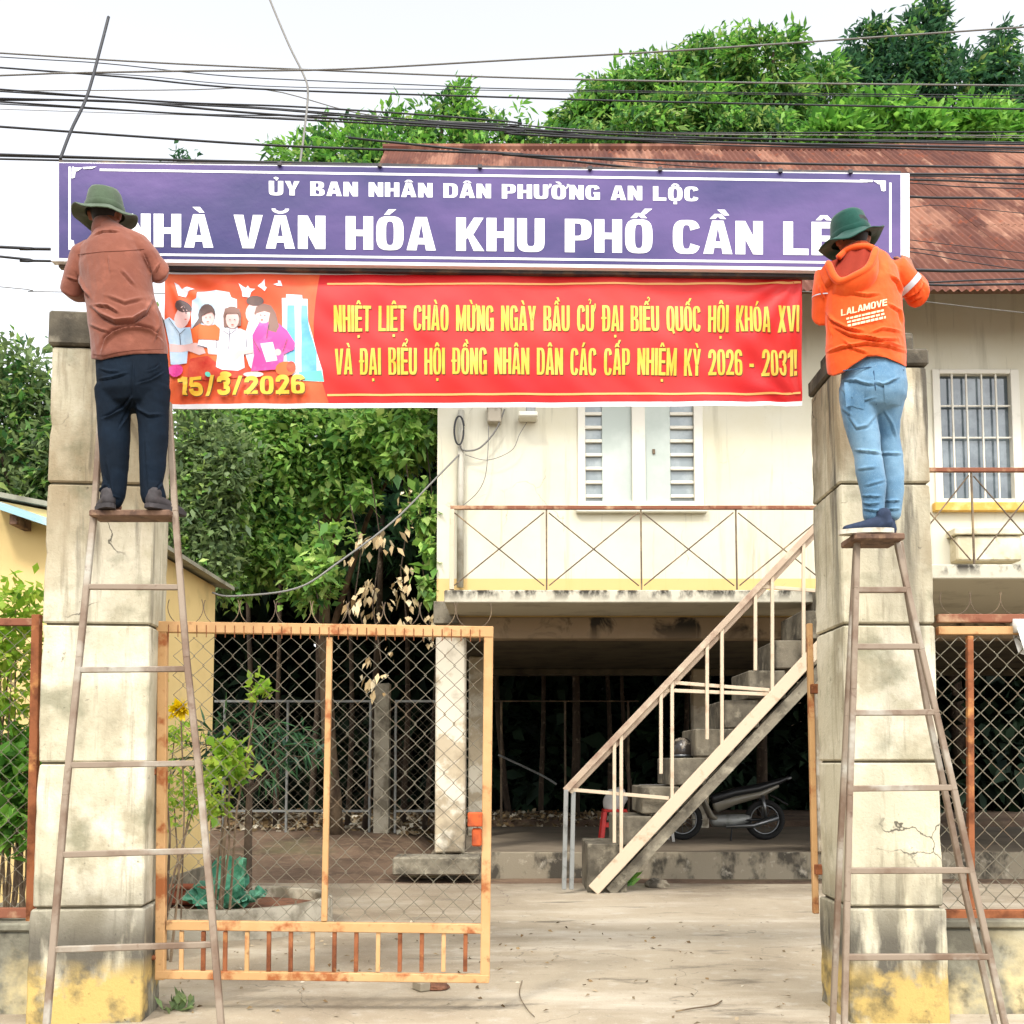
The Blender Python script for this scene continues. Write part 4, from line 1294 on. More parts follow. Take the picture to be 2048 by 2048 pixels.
shape([(1525, 390), (1585, 390), (1610, 650), (1690, 900), (1690, 1110), (1525, 1110)], 'ink_blue', nx_())
shape([(1490, 1110), (1740, 1090), (1768, 1205), (1560, 1200)], 'ink_teal', nx_())
for d in ([(155, 135), (205, 165), (235, 205), (290, 180), (370, 200), (310, 225), (275, 290), (205, 285), (185, 220)],
          [(850, 150), (900, 185), (930, 200), (950, 175), (970, 205), (1030, 210), (985, 240), (965, 298), (890, 290), (885, 235)],
          [(1055, 180), (1100, 145), (1130, 105), (1135, 185), (1155, 195), (1130, 235), (1095, 205)], [(1225, 160), (1275, 145), (1270, 115), (1300, 120), (1320, 180), (1260, 175)]):
    shape(d, 'ink_white', nx_(), 'printed_dove')
def fig(*sh):
    for pts, m in sh:
        shape(pts, m, nx_(), 'printed_figure')
fig(([(340, 640), (420, 590), (640, 620), (640, 1000), (600, 1090), (320, 1040)], 'ink_orange'), (oval(1030, 800, 110, 300), 'ink_white'), (oval(1000, 470, 75, 110), 'ink_skin'), (oval(1025, 335, 95, 55), 'ink_hair'))
fig((oval(505, 480, 95, 110), 'ink_hair'), ([(430, 500), (450, 580), (350, 640), (400, 560)], 'ink_hair'), (oval(522, 510, 68, 95), 'ink_skin'))
fig(([(330, 960), (520, 930), (680, 1060), (940, 1040), (1010, 1140), (520, 1200), (300, 1150)], 'ink_red'))
fig(([(60, 560), (110, 520), (250, 620), (330, 620), (360, 790), (300, 800), (295, 1010), (120, 1020), (105, 800)], 'ink_pale_blue'), (oval(245, 510, 85, 120, 14, .35), 'ink_skin'), (oval(255, 400, 95, 62, 14, .4), 'ink_hair'), ([(110, 800), (400, 795), (480, 850), (500, 905), (430, 925), (300, 870), (110, 885)], 'ink_skin'))
fig((oval(785, 510, 98, 110), 'ink_hair_light'), ([(690, 500), (880, 500), (880, 610), (690, 615)], 'ink_hair_light'), (oval(785, 540, 72, 95), 'ink_skin'))
fig(([(410, 830), (440, 720), (520, 665), (700, 640), (870, 640), (980, 690), (1015, 880), (910, 925), (915, 1055), (845, 1090), (680, 1090), (615, 1060), (625, 920), (525, 905), (520, 850)], 'ink_white'), ([(525, 860), (640, 870), (750, 950), (850, 880), (1010, 860), (1010, 905), (890, 925), (790, 1020), (730, 1020), (660, 920), (530, 915)], 'ink_skin'))
for a, b in (((755, 640), (745, 860)), ((620, 710), (612, 850)), ((945, 745), (938, 850)), ((210, 680), (220, 800))):
    fig(([(a[0] - 4, a[1]), (a[0] + 4, a[1]), (b[0] + 4, b[1]), (b[0] - 4, b[1])], 'ink_line'))
fig(([(1005, 720), (1075, 585), (1250, 560), (1370, 660), (1460, 800), (1450, 870), (1340, 920), (1330, 1020), (1250, 1080), (980, 1090), (1020, 930)], 'ink_pink'), (oval(1125, 490, 85, 100), 'ink_skin'),
    ([(1020, 480), (1040, 400), (1120, 365), (1200, 390), (1250, 470), (1290, 620), (1260, 690), (1180, 670), (1175, 560), (1190, 470), (1130, 450)], 'ink_hair_light'), ([(1090, 810), (1225, 795), (1270, 985), (1150, 1000)], 'ink_white'), (oval(1275, 900, 38, 35), 'ink_skin'))
fig(([(450, 500), (455, 430), (520, 400), (590, 430), (596, 500), (560, 455), (500, 470)], 'ink_hair'), ([(700, 520), (705, 430), (780, 410), (865, 430), (872, 520), (850, 480), (720, 482)], 'ink_hair_light'), ([(430, 590), (520, 615), (600, 590), (650, 640), (640, 760), (420, 760)], 'ink_orange'))
for ex, ey in ((500, 515), (545, 515), (760, 545), (812, 545), (290, 480), (1090, 495), (1135, 500)):
    fig((oval(ex, ey, 9, 5, 8), 'ink_line'))
for ex, ey in ((522, 565), (786, 598), (285, 540), (1105, 550)):
    fig((oval(ex, ey, 16, 5, 8), 'ink_red'))
for a, b in (((1180, 600), (1160, 760)), ((1380, 760), (1330, 900)), ((1010, 760), (1090, 900)), ((420, 830), (520, 850)), ((680, 660), (750, 700)), ((830, 650), (760, 700)), ((110, 540), (210, 680)), ((280, 640), (215, 690))):
    n_ = Vector((b[1] - a[1], a[0] - b[0])).normalized() * 3.5
    fig(([(a[0] - n_.x, a[1] - n_.y), (a[0] + n_.x, a[1] + n_.y), (b[0] + n_.x, b[1] + n_.y), (b[0] - n_.x, b[1] - n_.y)], 'ink_line'))
fig((oval(180, 1090, 80, 70), 'ink_pink'), (oval(1360, 1080, 110, 80), 'ink_orange'), (oval(1420, 1060, 50, 60), 'ink_red'), (oval(1010, 1130, 110, 30), 'ink_skin'), (oval(720, 1140, 60, 30), 'banner_yellow'), (oval(530, 1140, 35, 25, 14, .5), 'ink_teal'))

# ------------------------------------------------------------------ ladders
# leaning ladder on the left
lad = thing('ladder', Vector((at(250, 1932, 4.95).x, 4.9, 0)), 'leaning rusty metal ladder under the man in the brown shirt', 'ladder')
LZT, LYT, LYB = 2.80, 5.42, 4.92
def ly(z): return LYB + (LYT - LYB) * z / LZT
def on_lad(px, py):                                   # point of the ladder's plane seen at a pixel
    d = ray(px, py)
    k = (LYB + (LYT - LYB) * CAM_Z / LZT) / (d.y - (LYT - LYB) / LZT * d.z)
    return Vector((d.x * k, d.y * k, CAM_Z + d.z * k))
def stile(mb, pts, w, d):
    for a, b in zip(pts, pts[1:]):
        mb.bar(a, b + (b - a).normalized() * .004, w, d, (0, 1, 0), .004)
    return mb
def ext(p, q, z):                                     # carry the line pq down to height z
    k = (z - q.z) / (q.z - p.z)
    return q + (q - p) * k
l1 = [on_lad(x, y) for x, y in ((193, 745), (178, 965), (150, 1240), (124, 1500), (88, 1932))]
l2 = [on_lad(x, y) for x, y in ((318, 760), (330, 965), (352, 1240), (378, 1480), (398, 1700), (417, 1932))]
l1.append(ext(l1[-2], l1[-1], 0.0)); l2.append(ext(l2[-2], l2[-1], 0.0))
stile(MB(), l1, .032, .028).build('stile', 'ladder_metal', lad)
stile(MB(), l2, .032, .028).build('stile', 'ladder_metal', lad)
for (xa, ya, xb, yb) in ((162, 1107, 341, 1108), (146, 1264, 356, 1262), (130, 1444, 372, 1440), (113, 1613, 388, 1605), (98, 1792, 405, 1782)):
    MB().bar(on_lad(xa - 3, ya) + Vector((0, .004, 0)), on_lad(xb + 3, yb) + Vector((0, .004, 0)), .03, .026, (0, 1, 0), .004).build('rung', 'ladder_metal', lad)
ra, rb = on_lad(176, 968), on_lad(328, 968)
MB().box((ra.x, ra.y - .06, ra.z - .03), (rb.x, ra.y + .09, ra.z + .005), .006).build('platform', 'ladder_wood', lad)
MB().bar(Vector((l1[0].x + .01, l1[0].y, l1[0].z + .0)), Vector((l2[0].x - .01, l2[0].y, l2[0].z)), .028, .026, (0, 1, 0), .004).build('rung', 'ladder_metal', lad)
# hooks at the top hold it off the pillar
for p in (l1[0], l1[0].lerp(l2[0], .45)):
    MB().bar(p + Vector((.03, .01, -.02)), Vector((p.x + .03, 5.87, p.z - .03)), .022, .022).build('hook', 'ladder_metal', lad)

# step ladder on the right
lad2 = thing('step_ladder', Vector((at(1740, 1932, 5.1).x, 5.25, 0)), 'tall folding step ladder under the man in the orange jacket', 'ladder')
TZ = at(1655, 1030, 5.3).z
def plane_pt(px, py, yb, yt):
    d = ray(px, py)
    s = (yt - yb) / TZ
    k = (yb + s * CAM_Z) / (d.y - s * d.z)
    return Vector((d.x * k, d.y * k, CAM_Z + d.z * k))
Ff = lambda x, y: plane_pt(x, y, 5.02, 5.26)
Fr = lambda x, y: plane_pt(x, y, 5.50, 5.34)
a1 = [Ff(*p) for p in ((1617, 1022), (1615, 1110), (1610, 1300), (1603, 1500), (1598, 1700), (1593, 1932))]
a2 = [Ff(*p) for p in ((1692, 1022), (1712, 1110), (1738, 1225), (1766, 1345), (1800, 1490), (1833, 1645), (1868, 1805), (1896, 1932))]
b1 = [Fr(*p) for p in ((1616, 1022), (1606, 1200), (1598, 1350), (1585, 1600), (1571, 1932))]
b2 = [Fr(*p) for p in ((1698, 1022), (1714, 1130), (1750, 1340), (1786, 1510), (1820, 1680), (1850, 1810), (1877, 1932))]
for p in (a1, a2, b1, b2):
    p.append(ext(p[-2], p[-1], 0.0))
    stile(MB(), p, .030, .026).build('stile', 'ladder_metal', lad2)
for i, (xa, ya, xb, yb) in enumerate(((1616, 1113, 1712, 1113), (1612, 1220, 1736, 1220), (1609, 1345, 1765, 1344), (1605, 1488, 1800, 1486), (1600, 1643, 1834, 1642), (1596, 1806, 1869, 1805))):
    MB().bar(Ff(xa, ya) + Vector((0, .003, 0)), Ff(xb, yb) + Vector((0, .003, 0)), .03, .03, (0, 1, 0), .004).build('rung', 'ladder_metal', lad2)
q = Ff(1655, 1020)
PL_Z = at(1655, 1005, 5.17).z
MB().box((at(1613, 1010, 5.17).x, 5.17, PL_Z - .034), (at(1708, 1010, 5.17).x, 5.40, PL_Z), .006).build('platform', 'ladder_wood', lad2)
# ------------------------------------------------------------------ foliage
def unit(a):
    return a / np.maximum(np.linalg.norm(a, axis=-1, keepdims=True), 1e-6)

def leaf_mesh(name, m, parent, C, D, per, L, W, droop=.35, spread=.8, jit=.12, fold=.25):
    """sprays of leaves: C centres, D directions; every leaf a folded four-corner blade"""
    n = len(C) * per
    c = np.repeat(C, per, 0) + rng.normal(0, jit, (n, 3))
    d = unit(np.repeat(D, per, 0) + rng.normal(0, spread, (n, 3)) + np.array([0, 0, -droop]))
    ln = (L * rng.uniform(.38, 1.3, n))[:, None]
    wd = (W * rng.uniform(.6, 1.2, n))[:, None]
    side = unit(np.cross(d, unit(rng.normal(0, .5, (n, 3)) + np.array([0, 0, 1.0]))))
    up = np.cross(side, d)
    b = c
    t = c + d * ln - np.array([0, 0, 1]) * ln * .12
    mid = c + d * ln * .45
    l = mid + side * wd + up * wd * fold
    r = mid - side * wd + up * wd * fold
    V = np.stack([b, l, t, r], 1).reshape(-1, 3)
    F = np.arange(n * 4).reshape(-1, 4)
    return np_mesh(name, V, F, m, parent)

def blob_sprays(blobs, n, shell=(.55, 1.0)):
    """blobs: (centre, (rx, ry, rz)); spray centres spread over the outer part of each"""
    w = np.array([b[1][0] * b[1][2] for b in blobs]); w = w / w.sum()
    k = rng.choice(len(blobs), n, p=w)
    c = np.array([b[0] for b in blobs])[k]
    r = np.array([b[1] for b in blobs])[k]
    u = unit(rng.normal(0, 1, (n, 3)))
    s = rng.uniform(shell[0], shell[1], (n, 1)) ** .6
    s = np.where(rng.random((n, 1)) < .10, s * rng.uniform(1.0, 1.32, (n, 1)), s)
    s = s * (1 + .16 * np.sin(u[:, :1] * 7 + k[:, None]) * np.cos(u[:, 2:] * 6 + k[:, None] * 2))
    return c + u * r * s, unit(u * r + np.array([0, -.15, .2]))

def pb(x, y, rx, ry, Y, dz=None):
    s = mpp(Y)
    p = at(x, y, Y)
    return (tuple(p), (rx * s, (dz if dz else rx * s * .8), ry * s))

def trunk_mb(base, top, r0, r1, bend=.2, n=8, k=8):
    base, top = Vector(base), Vector(top)
    pts, rad = [], []
    off = Vector((random.uniform(-1, 1), random.uniform(-1, 1), 0)) * bend
    for i in range(k + 1):
        t = i / k
        pts.append(base.lerp(top, t) + off * math.sin(math.pi * t) + Vector((noise.noise(Vector((t * 4, base.x, 1))), noise.noise(Vector((t * 4, base.x, 5))), 0)) * r0 * .5)
        rad.append(r0 + (r1 - r0) * t)
    return pts, rad

def tree(name, label, base, top, r0, blobs, sets, group=None, cat='tree', bark='bark', limbs=7):
    t = thing(name, base, label, cat, group)
    pts, rad = trunk_mb(base, top, r0, r0 * .45)
    tr = MB().tube(pts, rad, 9).build('trunk', bark, t, True)
    for i in range(limbs):
        b = blobs[i % len(blobs)]
        k = random.randint(len(pts) // 2, len(pts) - 1)
        a = pts[k]
        e = Vector(b[0]) + Vector([random.uniform(-.5, .5) * q for q in b[1]])
        m_ = a.lerp(e, .5) + Vector((0, 0, .12 * (e - a).length))
        MB().tube([a, m_, e], [rad[k] * .6, rad[k] * .38, rad[k] * .12], 6).build('limb', bark, tr, True)
    for (m, n, per, L, W, kw) in sets:
        C, D = blob_sprays(kw.pop('blobs', blobs), n, kw.pop('shell', (.5, 1.0)))
        leaf_mesh('crown', m, t, C, D, per, L, W, **kw)
    return t

MY = 24.5
mango = [pb(1110, 250, 70, 50, MY), pb(1170, 215, 80, 60, MY), pb(1260, 190, 90, 75, MY), pb(1350, 140, 70, 70, MY), pb(1440, 140, 80, 70, MY - 1), pb(1310, 240, 100, 60, MY - 1), pb(1450, 230, 90, 60, MY - 1), pb(1200, 275, 120, 40, MY - 1), pb(1540, 190, 70, 60, MY), pb(1400, 300, 150, 50, MY - 1)]
tree('mango_tree', 'broad bright green mango tree rising behind the rusty roof', Vector((6.5, MY + .5, .4)), Vector((6.3, MY + .3, 13)), .35, mango,
     [('leaf_mango', 1500, 17, .28, .046, dict(droop=.8, spread=.6)), ('leaf_bright', 420, 16, .29, .048, dict(droop=.6, spread=.6, shell=(.85, 1.05)))])
DY = 26.5
darkt = [pb(1600, 200, 90, 90, DY), pb(1690, 150, 70, 80, DY), pb(1745, 95, 42, 90, DY), pb(1760, 40, 20, 40, DY), pb(1790, 190, 90, 90, DY), pb(1880, 160, 45, 70, DY), pb(1888, 95, 18, 45, DY), pb(1640, 80, 40, 30, DY), pb(1920, 230, 90, 80, DY), pb(1660, 270, 110, 60, DY), pb(2000, 200, 100, 90, DY), pb(1830, 290, 150, 50, DY)]
tree('tall_tree', 'taller dark bluish-green tree with pointed tops behind the roof', Vector((11.2, DY + .5, .4)), Vector((10.8, DY, 15.5)), .35, darkt,
     [('leaf_dark', 1700, 16, .29, .05, dict(droop=.6, spread=.8)), ('leaf_mango', 300, 15, .29, .05, dict(droop=.5, spread=.7, shell=(.85, 1.05)))])
bl = [pb(1580, 260, 50, 45, 22.5), pb(1740, 270, 60, 40, 22.5), pb(1860, 250, 70, 40, 22.5), pb(1680, 205, 40, 30, 22.5)]
tree('leafy_tree', 'light green leafy boughs showing against the darker tree above the roof', Vector((10.2, 23.2, .4)), Vector((9.8, 23, 12)), .2, bl,
     [('leaf_bright', 240, 16, .38, .07, dict(droop=.3, spread=.8))], limbs=4)
CY = 23.0
cen = [pb(570, 300, 60, 30, CY), pb(640, 280, 70, 38, CY), pb(740, 270, 80, 45, CY), pb(845, 235, 60, 48, CY), pb(850, 195, 28, 32, CY), pb(930, 270, 80, 42, CY), pb(1010, 290, 50, 26, CY), pb(700, 380, 200, 80, CY), pb(900, 380, 150, 80, CY), pb(520, 480, 150, 120, CY), pb(700, 560, 220, 120, CY)]
tree('round_tree', 'rounded bright green tree top showing above the purple sign', Vector((-2.6, CY + .6, .4)), Vector((-2.4, CY, 11)), .3, cen,
     [('leaf_mango', 1200, 16, .28, .05, dict(droop=.5, spread=.7)), ('leaf_bright', 560, 16, .28, .05, dict(droop=.3, spread=.7, shell=(.85, 1.05)))])
sp = thing('bare_twigs', at(845, 170, CY), 'sparse leafy twigs sticking up above the rounded tree', 'twigs')
for x, y, h in ((848, 205, 40), (905, 240, 28), (655, 235, 14), (868, 195, 22)):
    p, q = at(x, y + 60, CY), at(x + random.uniform(-8, 8), y - h, CY)
    MB().tube([p, p.lerp(q, .5) + Vector((.08, 0, 0)), q], [.02, .014, .006], 5).build('stem', 'bark', sp)
    C = np.array([tuple(p.lerp(q, t)) for t in (.55, .75, .9, 1.0)]); D = np.tile(np.array([[0, 0, .4]]), (4, 1))
    leaf_mesh('leaf_spray', 'leaf_dark', sp, C, D, 9, .26, .04, droop=.7, spread=.9, jit=.04)

b_ = at(347, 320, CY)
tree('thin_tree', 'thin tall tree with only its leafy tip showing above the purple sign', Vector((b_.x + .4, CY + .2, .3)), Vector((b_.x, CY, b_.z)), .09, [pb(333, 296, 12, 9, CY), pb(350, 302, 14, 10, CY), pb(366, 298, 10, 12, CY), pb(350, 345, 40, 30, CY), pb(340, 420, 60, 50, CY)],
     [('leaf_dark', 46, 12, .30, .05, dict(droop=.6, spread=.9))], limbs=6)

# leafy creeper-hung tree left of the house
VY = 14.6
vine = [pb(470, 820, 100, 90, VY), pb(575, 830, 90, 85, VY - .3), pb(690, 830, 80, 75, VY - .3), pb(775, 805, 55, 60, VY), pb(640, 905, 55, 50, VY - .3), pb(500, 940, 85, 75, VY - .2), pb(440, 1040, 70, 80, VY), pb(585, 1085, 38, 45, VY - .5),
        pb(540, 1020, 60, 50, VY - .2), pb(560, 700, 170, 90, VY + 1.5, .7), pb(720, 690, 110, 90, VY + 1.5, .7), pb(420, 710, 100, 100, VY + 1.5, .7), pb(500, 580, 130, 70, VY + 2.0, .7), pb(700, 580, 120, 60, VY + 2.0, .7)]
vt = tree('creeper_tree', 'tree hung with bright green creepers beside the cream house', Vector((at(600, 1400, VY).x, VY + 1.6, .2)), Vector((at(600, 1400, VY).x, VY + 1.0, 6.0)), .13, vine,
     [('leaf_vine', 2100, 14, .155, .046, dict(droop=.35, spread=.9, shell=(.8, 1.08), jit=.1)), ('leaf_mango', 600, 14, .18, .05, dict(droop=.4, spread=.9, shell=(.3, .85), jit=.12))], bark='bark_pale')
grey = [pb(375, 840, 45, 110, VY - 1), pb(400, 940, 50, 90, VY - 1), pb(350, 980, 45, 100, VY - 1), pb(390, 1060, 50, 60, VY - 1), pb(430, 880, 40, 60, VY - 1.2)]
tree('olive_tree', 'dull olive-green bushy tree behind the leaning ladder', Vector((at(380, 1400, VY).x, VY - .6, 0)), Vector((at(370, 1400, VY).x, VY - .8, 4.0)), .1, grey,
     [('leaf_grey', 620, 14, .14, .035, dict(droop=.3, spread=.9)), ('leaf_vine', 120, 12, .14, .035, dict(droop=.3, spread=.9, shell=(.9, 1.05)))], limbs=5)
hang = [pb(800, 960, 26, 45, 13.6), pb(812, 1090, 22, 70, 13.5), pb(700, 800, 50, 40, 13.6), pb(770, 800, 45, 55, 13.6), pb(745, 860, 30, 35, 13.6), pb(600, 1075, 26, 40, 13.6), pb(690, 930, 26, 30, 13.8), pb(640, 1010, 30, 20, 13.8)]
hg = thing('hanging_creeper', at(800, 1170, 13.6), 'creeper strands with broad green and withered leaves against the house corner', 'creeper')
C, D = blob_sprays(hang, 170, (.2, 1.0)); leaf_mesh('leaf_spray', 'leaf_vine', hg, C, D, 9, .19, .055, droop=.7, spread=.8, jit=.06)
dry = [pb(700, 1120, 45, 60, 13.5), pb(660, 1165, 24, 24, 13.5), pb(760, 1120, 24, 60, 13.5), pb(815, 1180, 20, 30, 13.4), pb(670, 1050, 30, 24, 13.5), pb(770, 940, 16, 30, 13.5), pb(720, 1015, 50, 30, 13.5), pb(720, 1260, 40, 50, 13.5)]
C, D = blob_sprays(dry, 42, (.1, 1.0)); leaf_mesh('withered_leaves', 'leaf_dry', hg, C, D, 4, .15, .04, droop=2.0, spread=.5, jit=.05)
for x0, y0, x1, y1 in ((800, 800, 812, 1185), (760, 820, 770, 1190), (700, 900, 720, 1250), (660, 950, 690, 1200), (600, 980, 600, 1130)):
    a, b = at(x0, y0, 13.6), at(x1, y1, 13.6)
    MB().tube([a, a.lerp(b, .35) + Vector((.08, 0, 0)), a.lerp(b, .7) - Vector((.08, 0, 0)), b], .008, 4).build('stem', 'bark', hg)

# slim trees behind the house and the dark wood
WY = 20.5
wd_b = []
for i in range(44):
    x = -15 + i * .80 + random.uniform(-.4, .4)
    wd_b.append(((x, random.uniform(23.5, 26), random.uniform(1.2, 6.5)), (1.5, 1.2, 1.6)))
    wd_b.append(((x, random.uniform(23.5, 25.5), random.uniform(.4, 2.2)), (1.3, 1.0, 1.3)))
    wd_b.append(((x, random.uniform(22.5, 25), random.uniform(5, 8.5)), (1.5, 1.5, 1.2)))
for i in range(30):  # unseen canopy, added to darken the ground under the wood
    wd_b.append(((-8 + i * .72, random.uniform(19.8, 22.5), random.uniform(5.2, 6.6)), (1.5, 1.3, .8)))
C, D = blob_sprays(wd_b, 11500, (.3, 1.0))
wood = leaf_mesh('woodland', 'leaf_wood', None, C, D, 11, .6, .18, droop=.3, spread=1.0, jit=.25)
tag(wood, 'dark dense woodland behind the house, with unseen canopy added for shade', 'woodland', kind='stuff')
slim = [(690, 1555, .07, 16.8), (655, 1540, .05, 17.6), (760, 1545, .06, 18.4), (585, 1540, .06, 18), (520, 1538, .05, 17.4), (470, 1535, .06, 18.5), (800, 1540, .05, 17.8), (960, 1535, .07, 21), (1020, 1535, .06, 22), (1085, 1532, .10, 21), (1150, 1530, .06, 22), (1195, 1530, .05, 21), (1290, 1530, .07, 22), (1440, 1530, .12, 21)]
for i, (x, y, r, Y) in enumerate(slim):
    p = at(x, y, Y); p.z = gz(p.x, Y) - .05
    q = p + Vector((random.uniform(-.3, .3), random.uniform(-.2, .2), 5.2))
    t = thing('slim_tree', p, 'slim bare-trunked tree in the dark wood behind the house', 'tree', 'slim trees of the dark wood')
    pts, rad = trunk_mb(p, q, r, r * .6, .12)
    MB().tube(pts, rad, 7).build('trunk', 'bark', t, True)
    C, D = blob_sprays([(tuple(q), (1.1, .9, .9))], 26, (.3, 1.0))
    leaf_mesh('crown', 'leaf_dark', t, C, D, 10, .3, .08)

# trees far left
LYF = 15.5
lf = [pb(20, 700, 60, 50, LYF), pb(60, 740, 45, 60, LYF), pb(15, 800, 60, 70, LYF), pb(70, 840, 40, 70, LYF), pb(20, 900, 70, 70, LYF), pb(75, 930, 40, 60, LYF), pb(-60, 800, 80, 140, LYF), pb(120, 850, 60, 130, LYF)]
tree('feathery_tree', 'feathery green tree behind the yellow building at the left', Vector((at(30, 1400, LYF).x, LYF + .5, 0)), Vector((at(30, 1400, LYF).x, LYF, 5.6)), .13, lf,
     [('leaf_grey', 260, 15, .22, .04, dict(droop=.4, spread=.7)), ('leaf_mango', 170, 15, .22, .04, dict(droop=.4, spread=.7, shell=(.8, 1.1)))], limbs=8)

# plants along the fence and in the yard
def bush(name, label, blobs, m, n, per, L, W, cat='plant', stems=5, base=None, **kw):
    bb = blobs[0][0]
    base = base or Vector((bb[0], bb[1], 0))
    t = thing(name, base, label, cat)
    C, D = blob_sprays(blobs, n, (.2, 1.05))
    leaf_mesh('foliage', m, t, C, D, per, L, W, **kw)
    for i in range(stems):
        b = blobs[i % len(blobs)]
        e = Vector(b[0]) + Vector([random.uniform(-.6, .6) * q for q in b[1]])
        s = Vector((base.x + random.uniform(-.15, .15), base.y + random.uniform(-.1, .1), base.z - .02))
        MB().tube([s, s.lerp(e, .5) + Vector((random.uniform(-.06, .06), 0, .03)), e], [.012, .009, .004], 5).build('stem', 'bark_pale', t)
    return t
PYL = 6.9
bush('climbing_shrub', 'yellow-green climbing shrub behind the left fence', [pb(30, 1140, 40, 50, PYL, .25), pb(15, 1240, 40, 60, PYL, .25), pb(55, 1230, 18, 60, PYL, .2), pb(-30, 1200, 40, 90, PYL, .3), pb(25, 1330, 40, 40, PYL, .25)], 'leaf_yellow', 150, 6, .10, .03, droop=.3, spread=.9, jit=.05, cat='shrub', stems=8)
bush('broadleaf_shrub', 'green broad-leaved shrub low behind the left fence', [pb(40, 1440, 30, 60, PYL, .25), pb(20, 1510, 40, 60, PYL, .25), pb(45, 1540, 22, 50, PYL, .25), pb(-20, 1450, 40, 90, PYL, .3)], 'leaf_bright', 150, 6, .13, .045, droop=.3, spread=.9, jit=.06, cat='shrub', stems=8)
bush('weedy_shrub', 'pale green weedy shrub growing between pillar and gate', [pb(296, 1330, 10, 60, 7.6, .12), pb(300, 1450, 12, 70, 7.6, .12), pb(350, 1500, 40, 50, 8.0, .3), pb(335, 1380, 24, 30, 8.0, .2), pb(390, 1500, 22, 30, 8.0, .2)], 'leaf_yellow', 110, 6, .075, .02, droop=.1, spread=.9, jit=.05, cat='shrub', stems=8)
bush('bright_sapling', 'bright lime sapling with a bare arching twig behind the gate mesh', [pb(430, 1425, 22, 28, 8.6, .18), pb(450, 1455, 18, 20, 8.6, .16), pb(495, 1300, 12, 12, 8.6, .1), pb(420, 1520, 20, 16, 8.6, .15)], 'leaf_yellow', 46, 6, .13, .045, droop=.5, spread=.8, jit=.04, cat='sapling', stems=6)
pal = thing('palm_seedling', gnd(480, 1560, .1), 'dark young palm with narrow fronds behind the bright sapling', 'palm')
for i in range(9):
    a = R(-80 + i * 20)
    b = at(470, 1500, 9.6)
    tip = b + Vector((math.sin(a) * .7, random.uniform(-.2, .2), .25 + .5 * math.cos(a)))
    mid = b.lerp(tip, .55) + Vector((0, 0, .18))
    MB().tube([b, mid, tip], [.008, .006, .003], 4).build('rib', 'bark', pal)
    C = np.array([tuple((b.lerp(mid, t * 2) if t < .5 else mid.lerp(tip, t * 2 - 1))) for t in np.linspace(.2, 1, 12)])
    D = np.tile(np.array(tip - b)[None] * .6, (12, 1))
    leaf_mesh('frond', 'leaf_dark', pal, C, D, 3, .26, .016, droop=.6, spread=.5, jit=.01)
MB().tube([Vector((b.x, b.y, 0)), b], [.05, .03], 6).build('stem', 'bark', pal)
fl_ = thing('marigold_flower', at(340, 1338, 7.2), 'single yellow flower on a tall stem beside the gate pillar', 'flower')
c = at(340, 1338, 7.2)
ang = rng.uniform(0, 2 * np.pi, 46)
C = np.tile(np.array(c), (46, 1)); D = np.stack([np.cos(ang), np.full(46, -.8), np.sin(ang)], 1)
leaf_mesh('petals', 'flower_yellow', fl_, C, D, 2, .085, .026, droop=0, spread=.4, jit=.008)
MB().tube([c + Vector((0, .01, 0)), c + Vector((.03, .05, -.7)), Vector((c.x + .02, c.y + .06, 0))], .006, 5).build('stem', 'bark_pale', fl_)

def weed(x, y, n, L, label, m='leaf_bright'):
    p = gnd(x, y)
    t = thing('weed', p, label, 'weed')
    C = np.array(p)[None] + rng.normal(0, .03, (n, 3)) * [1, 1, 0] + np.array([0, 0, .005])
    C = np.repeat(C, 1, 0)
    D = unit(np.stack([rng.normal(0, .6, n), rng.normal(0, .6, n), rng.uniform(.5, 1.4, n)], 1))
    leaf_mesh('leaves', m, t, C, D, 3, L, L * .24, droop=0, spread=.3, jit=.02)
    MB().tube([p - Vector((0, 0, .02)), p + Vector((.005, 0, L * .7))], [.006, .003], 5).build('stem', 'bark_pale', t)
weed(1178, 1672, 26, .28, 'small green weed at the foot of the staircase')
weed(335, 1905, 12, .10, 'faint little weed on the ground by the ladder foot', 'leaf_grey')

# fallen leaves and rubble: nobody could count them
n = 2600
xx = rng.uniform(-6.5, 3.5, n); yy = rng.uniform(16.5, 22, n)
keep = (xx < -1.1) | (yy > 19.2)
xx, yy = xx[keep], yy[keep]
C = np.stack([xx, yy, np.array([gz(a, b) - .02 for a, b in zip(xx, yy)])], 1)
D = unit(rng.normal(0, 1, C.shape) * [1, 1, .25])
lt = leaf_mesh('leaf_litter', 'litter', None, C, D, 2, .14, .05, droop=-.1, spread=.3, jit=.03)
tag(lt, 'scattered dry leaves and rubble under the trees', 'leaf litter', kind='stuff')
n = 300
xx = rng.uniform(-2.6, 2.9, n); yy = rng.uniform(4.9, 9.5, n)
C = np.stack([xx, yy, np.full(n, .012)], 1)
D = unit(rng.normal(0, 1, C.shape) * [1, 1, .12])
lt = leaf_mesh('ground_debris', 'litter', None, C, D, 1, .045, .012, droop=-.05, spread=.2, jit=.004)
tag(lt, 'small bits of dry leaf lying on the pavement by the gate', 'debris', kind='stuff')
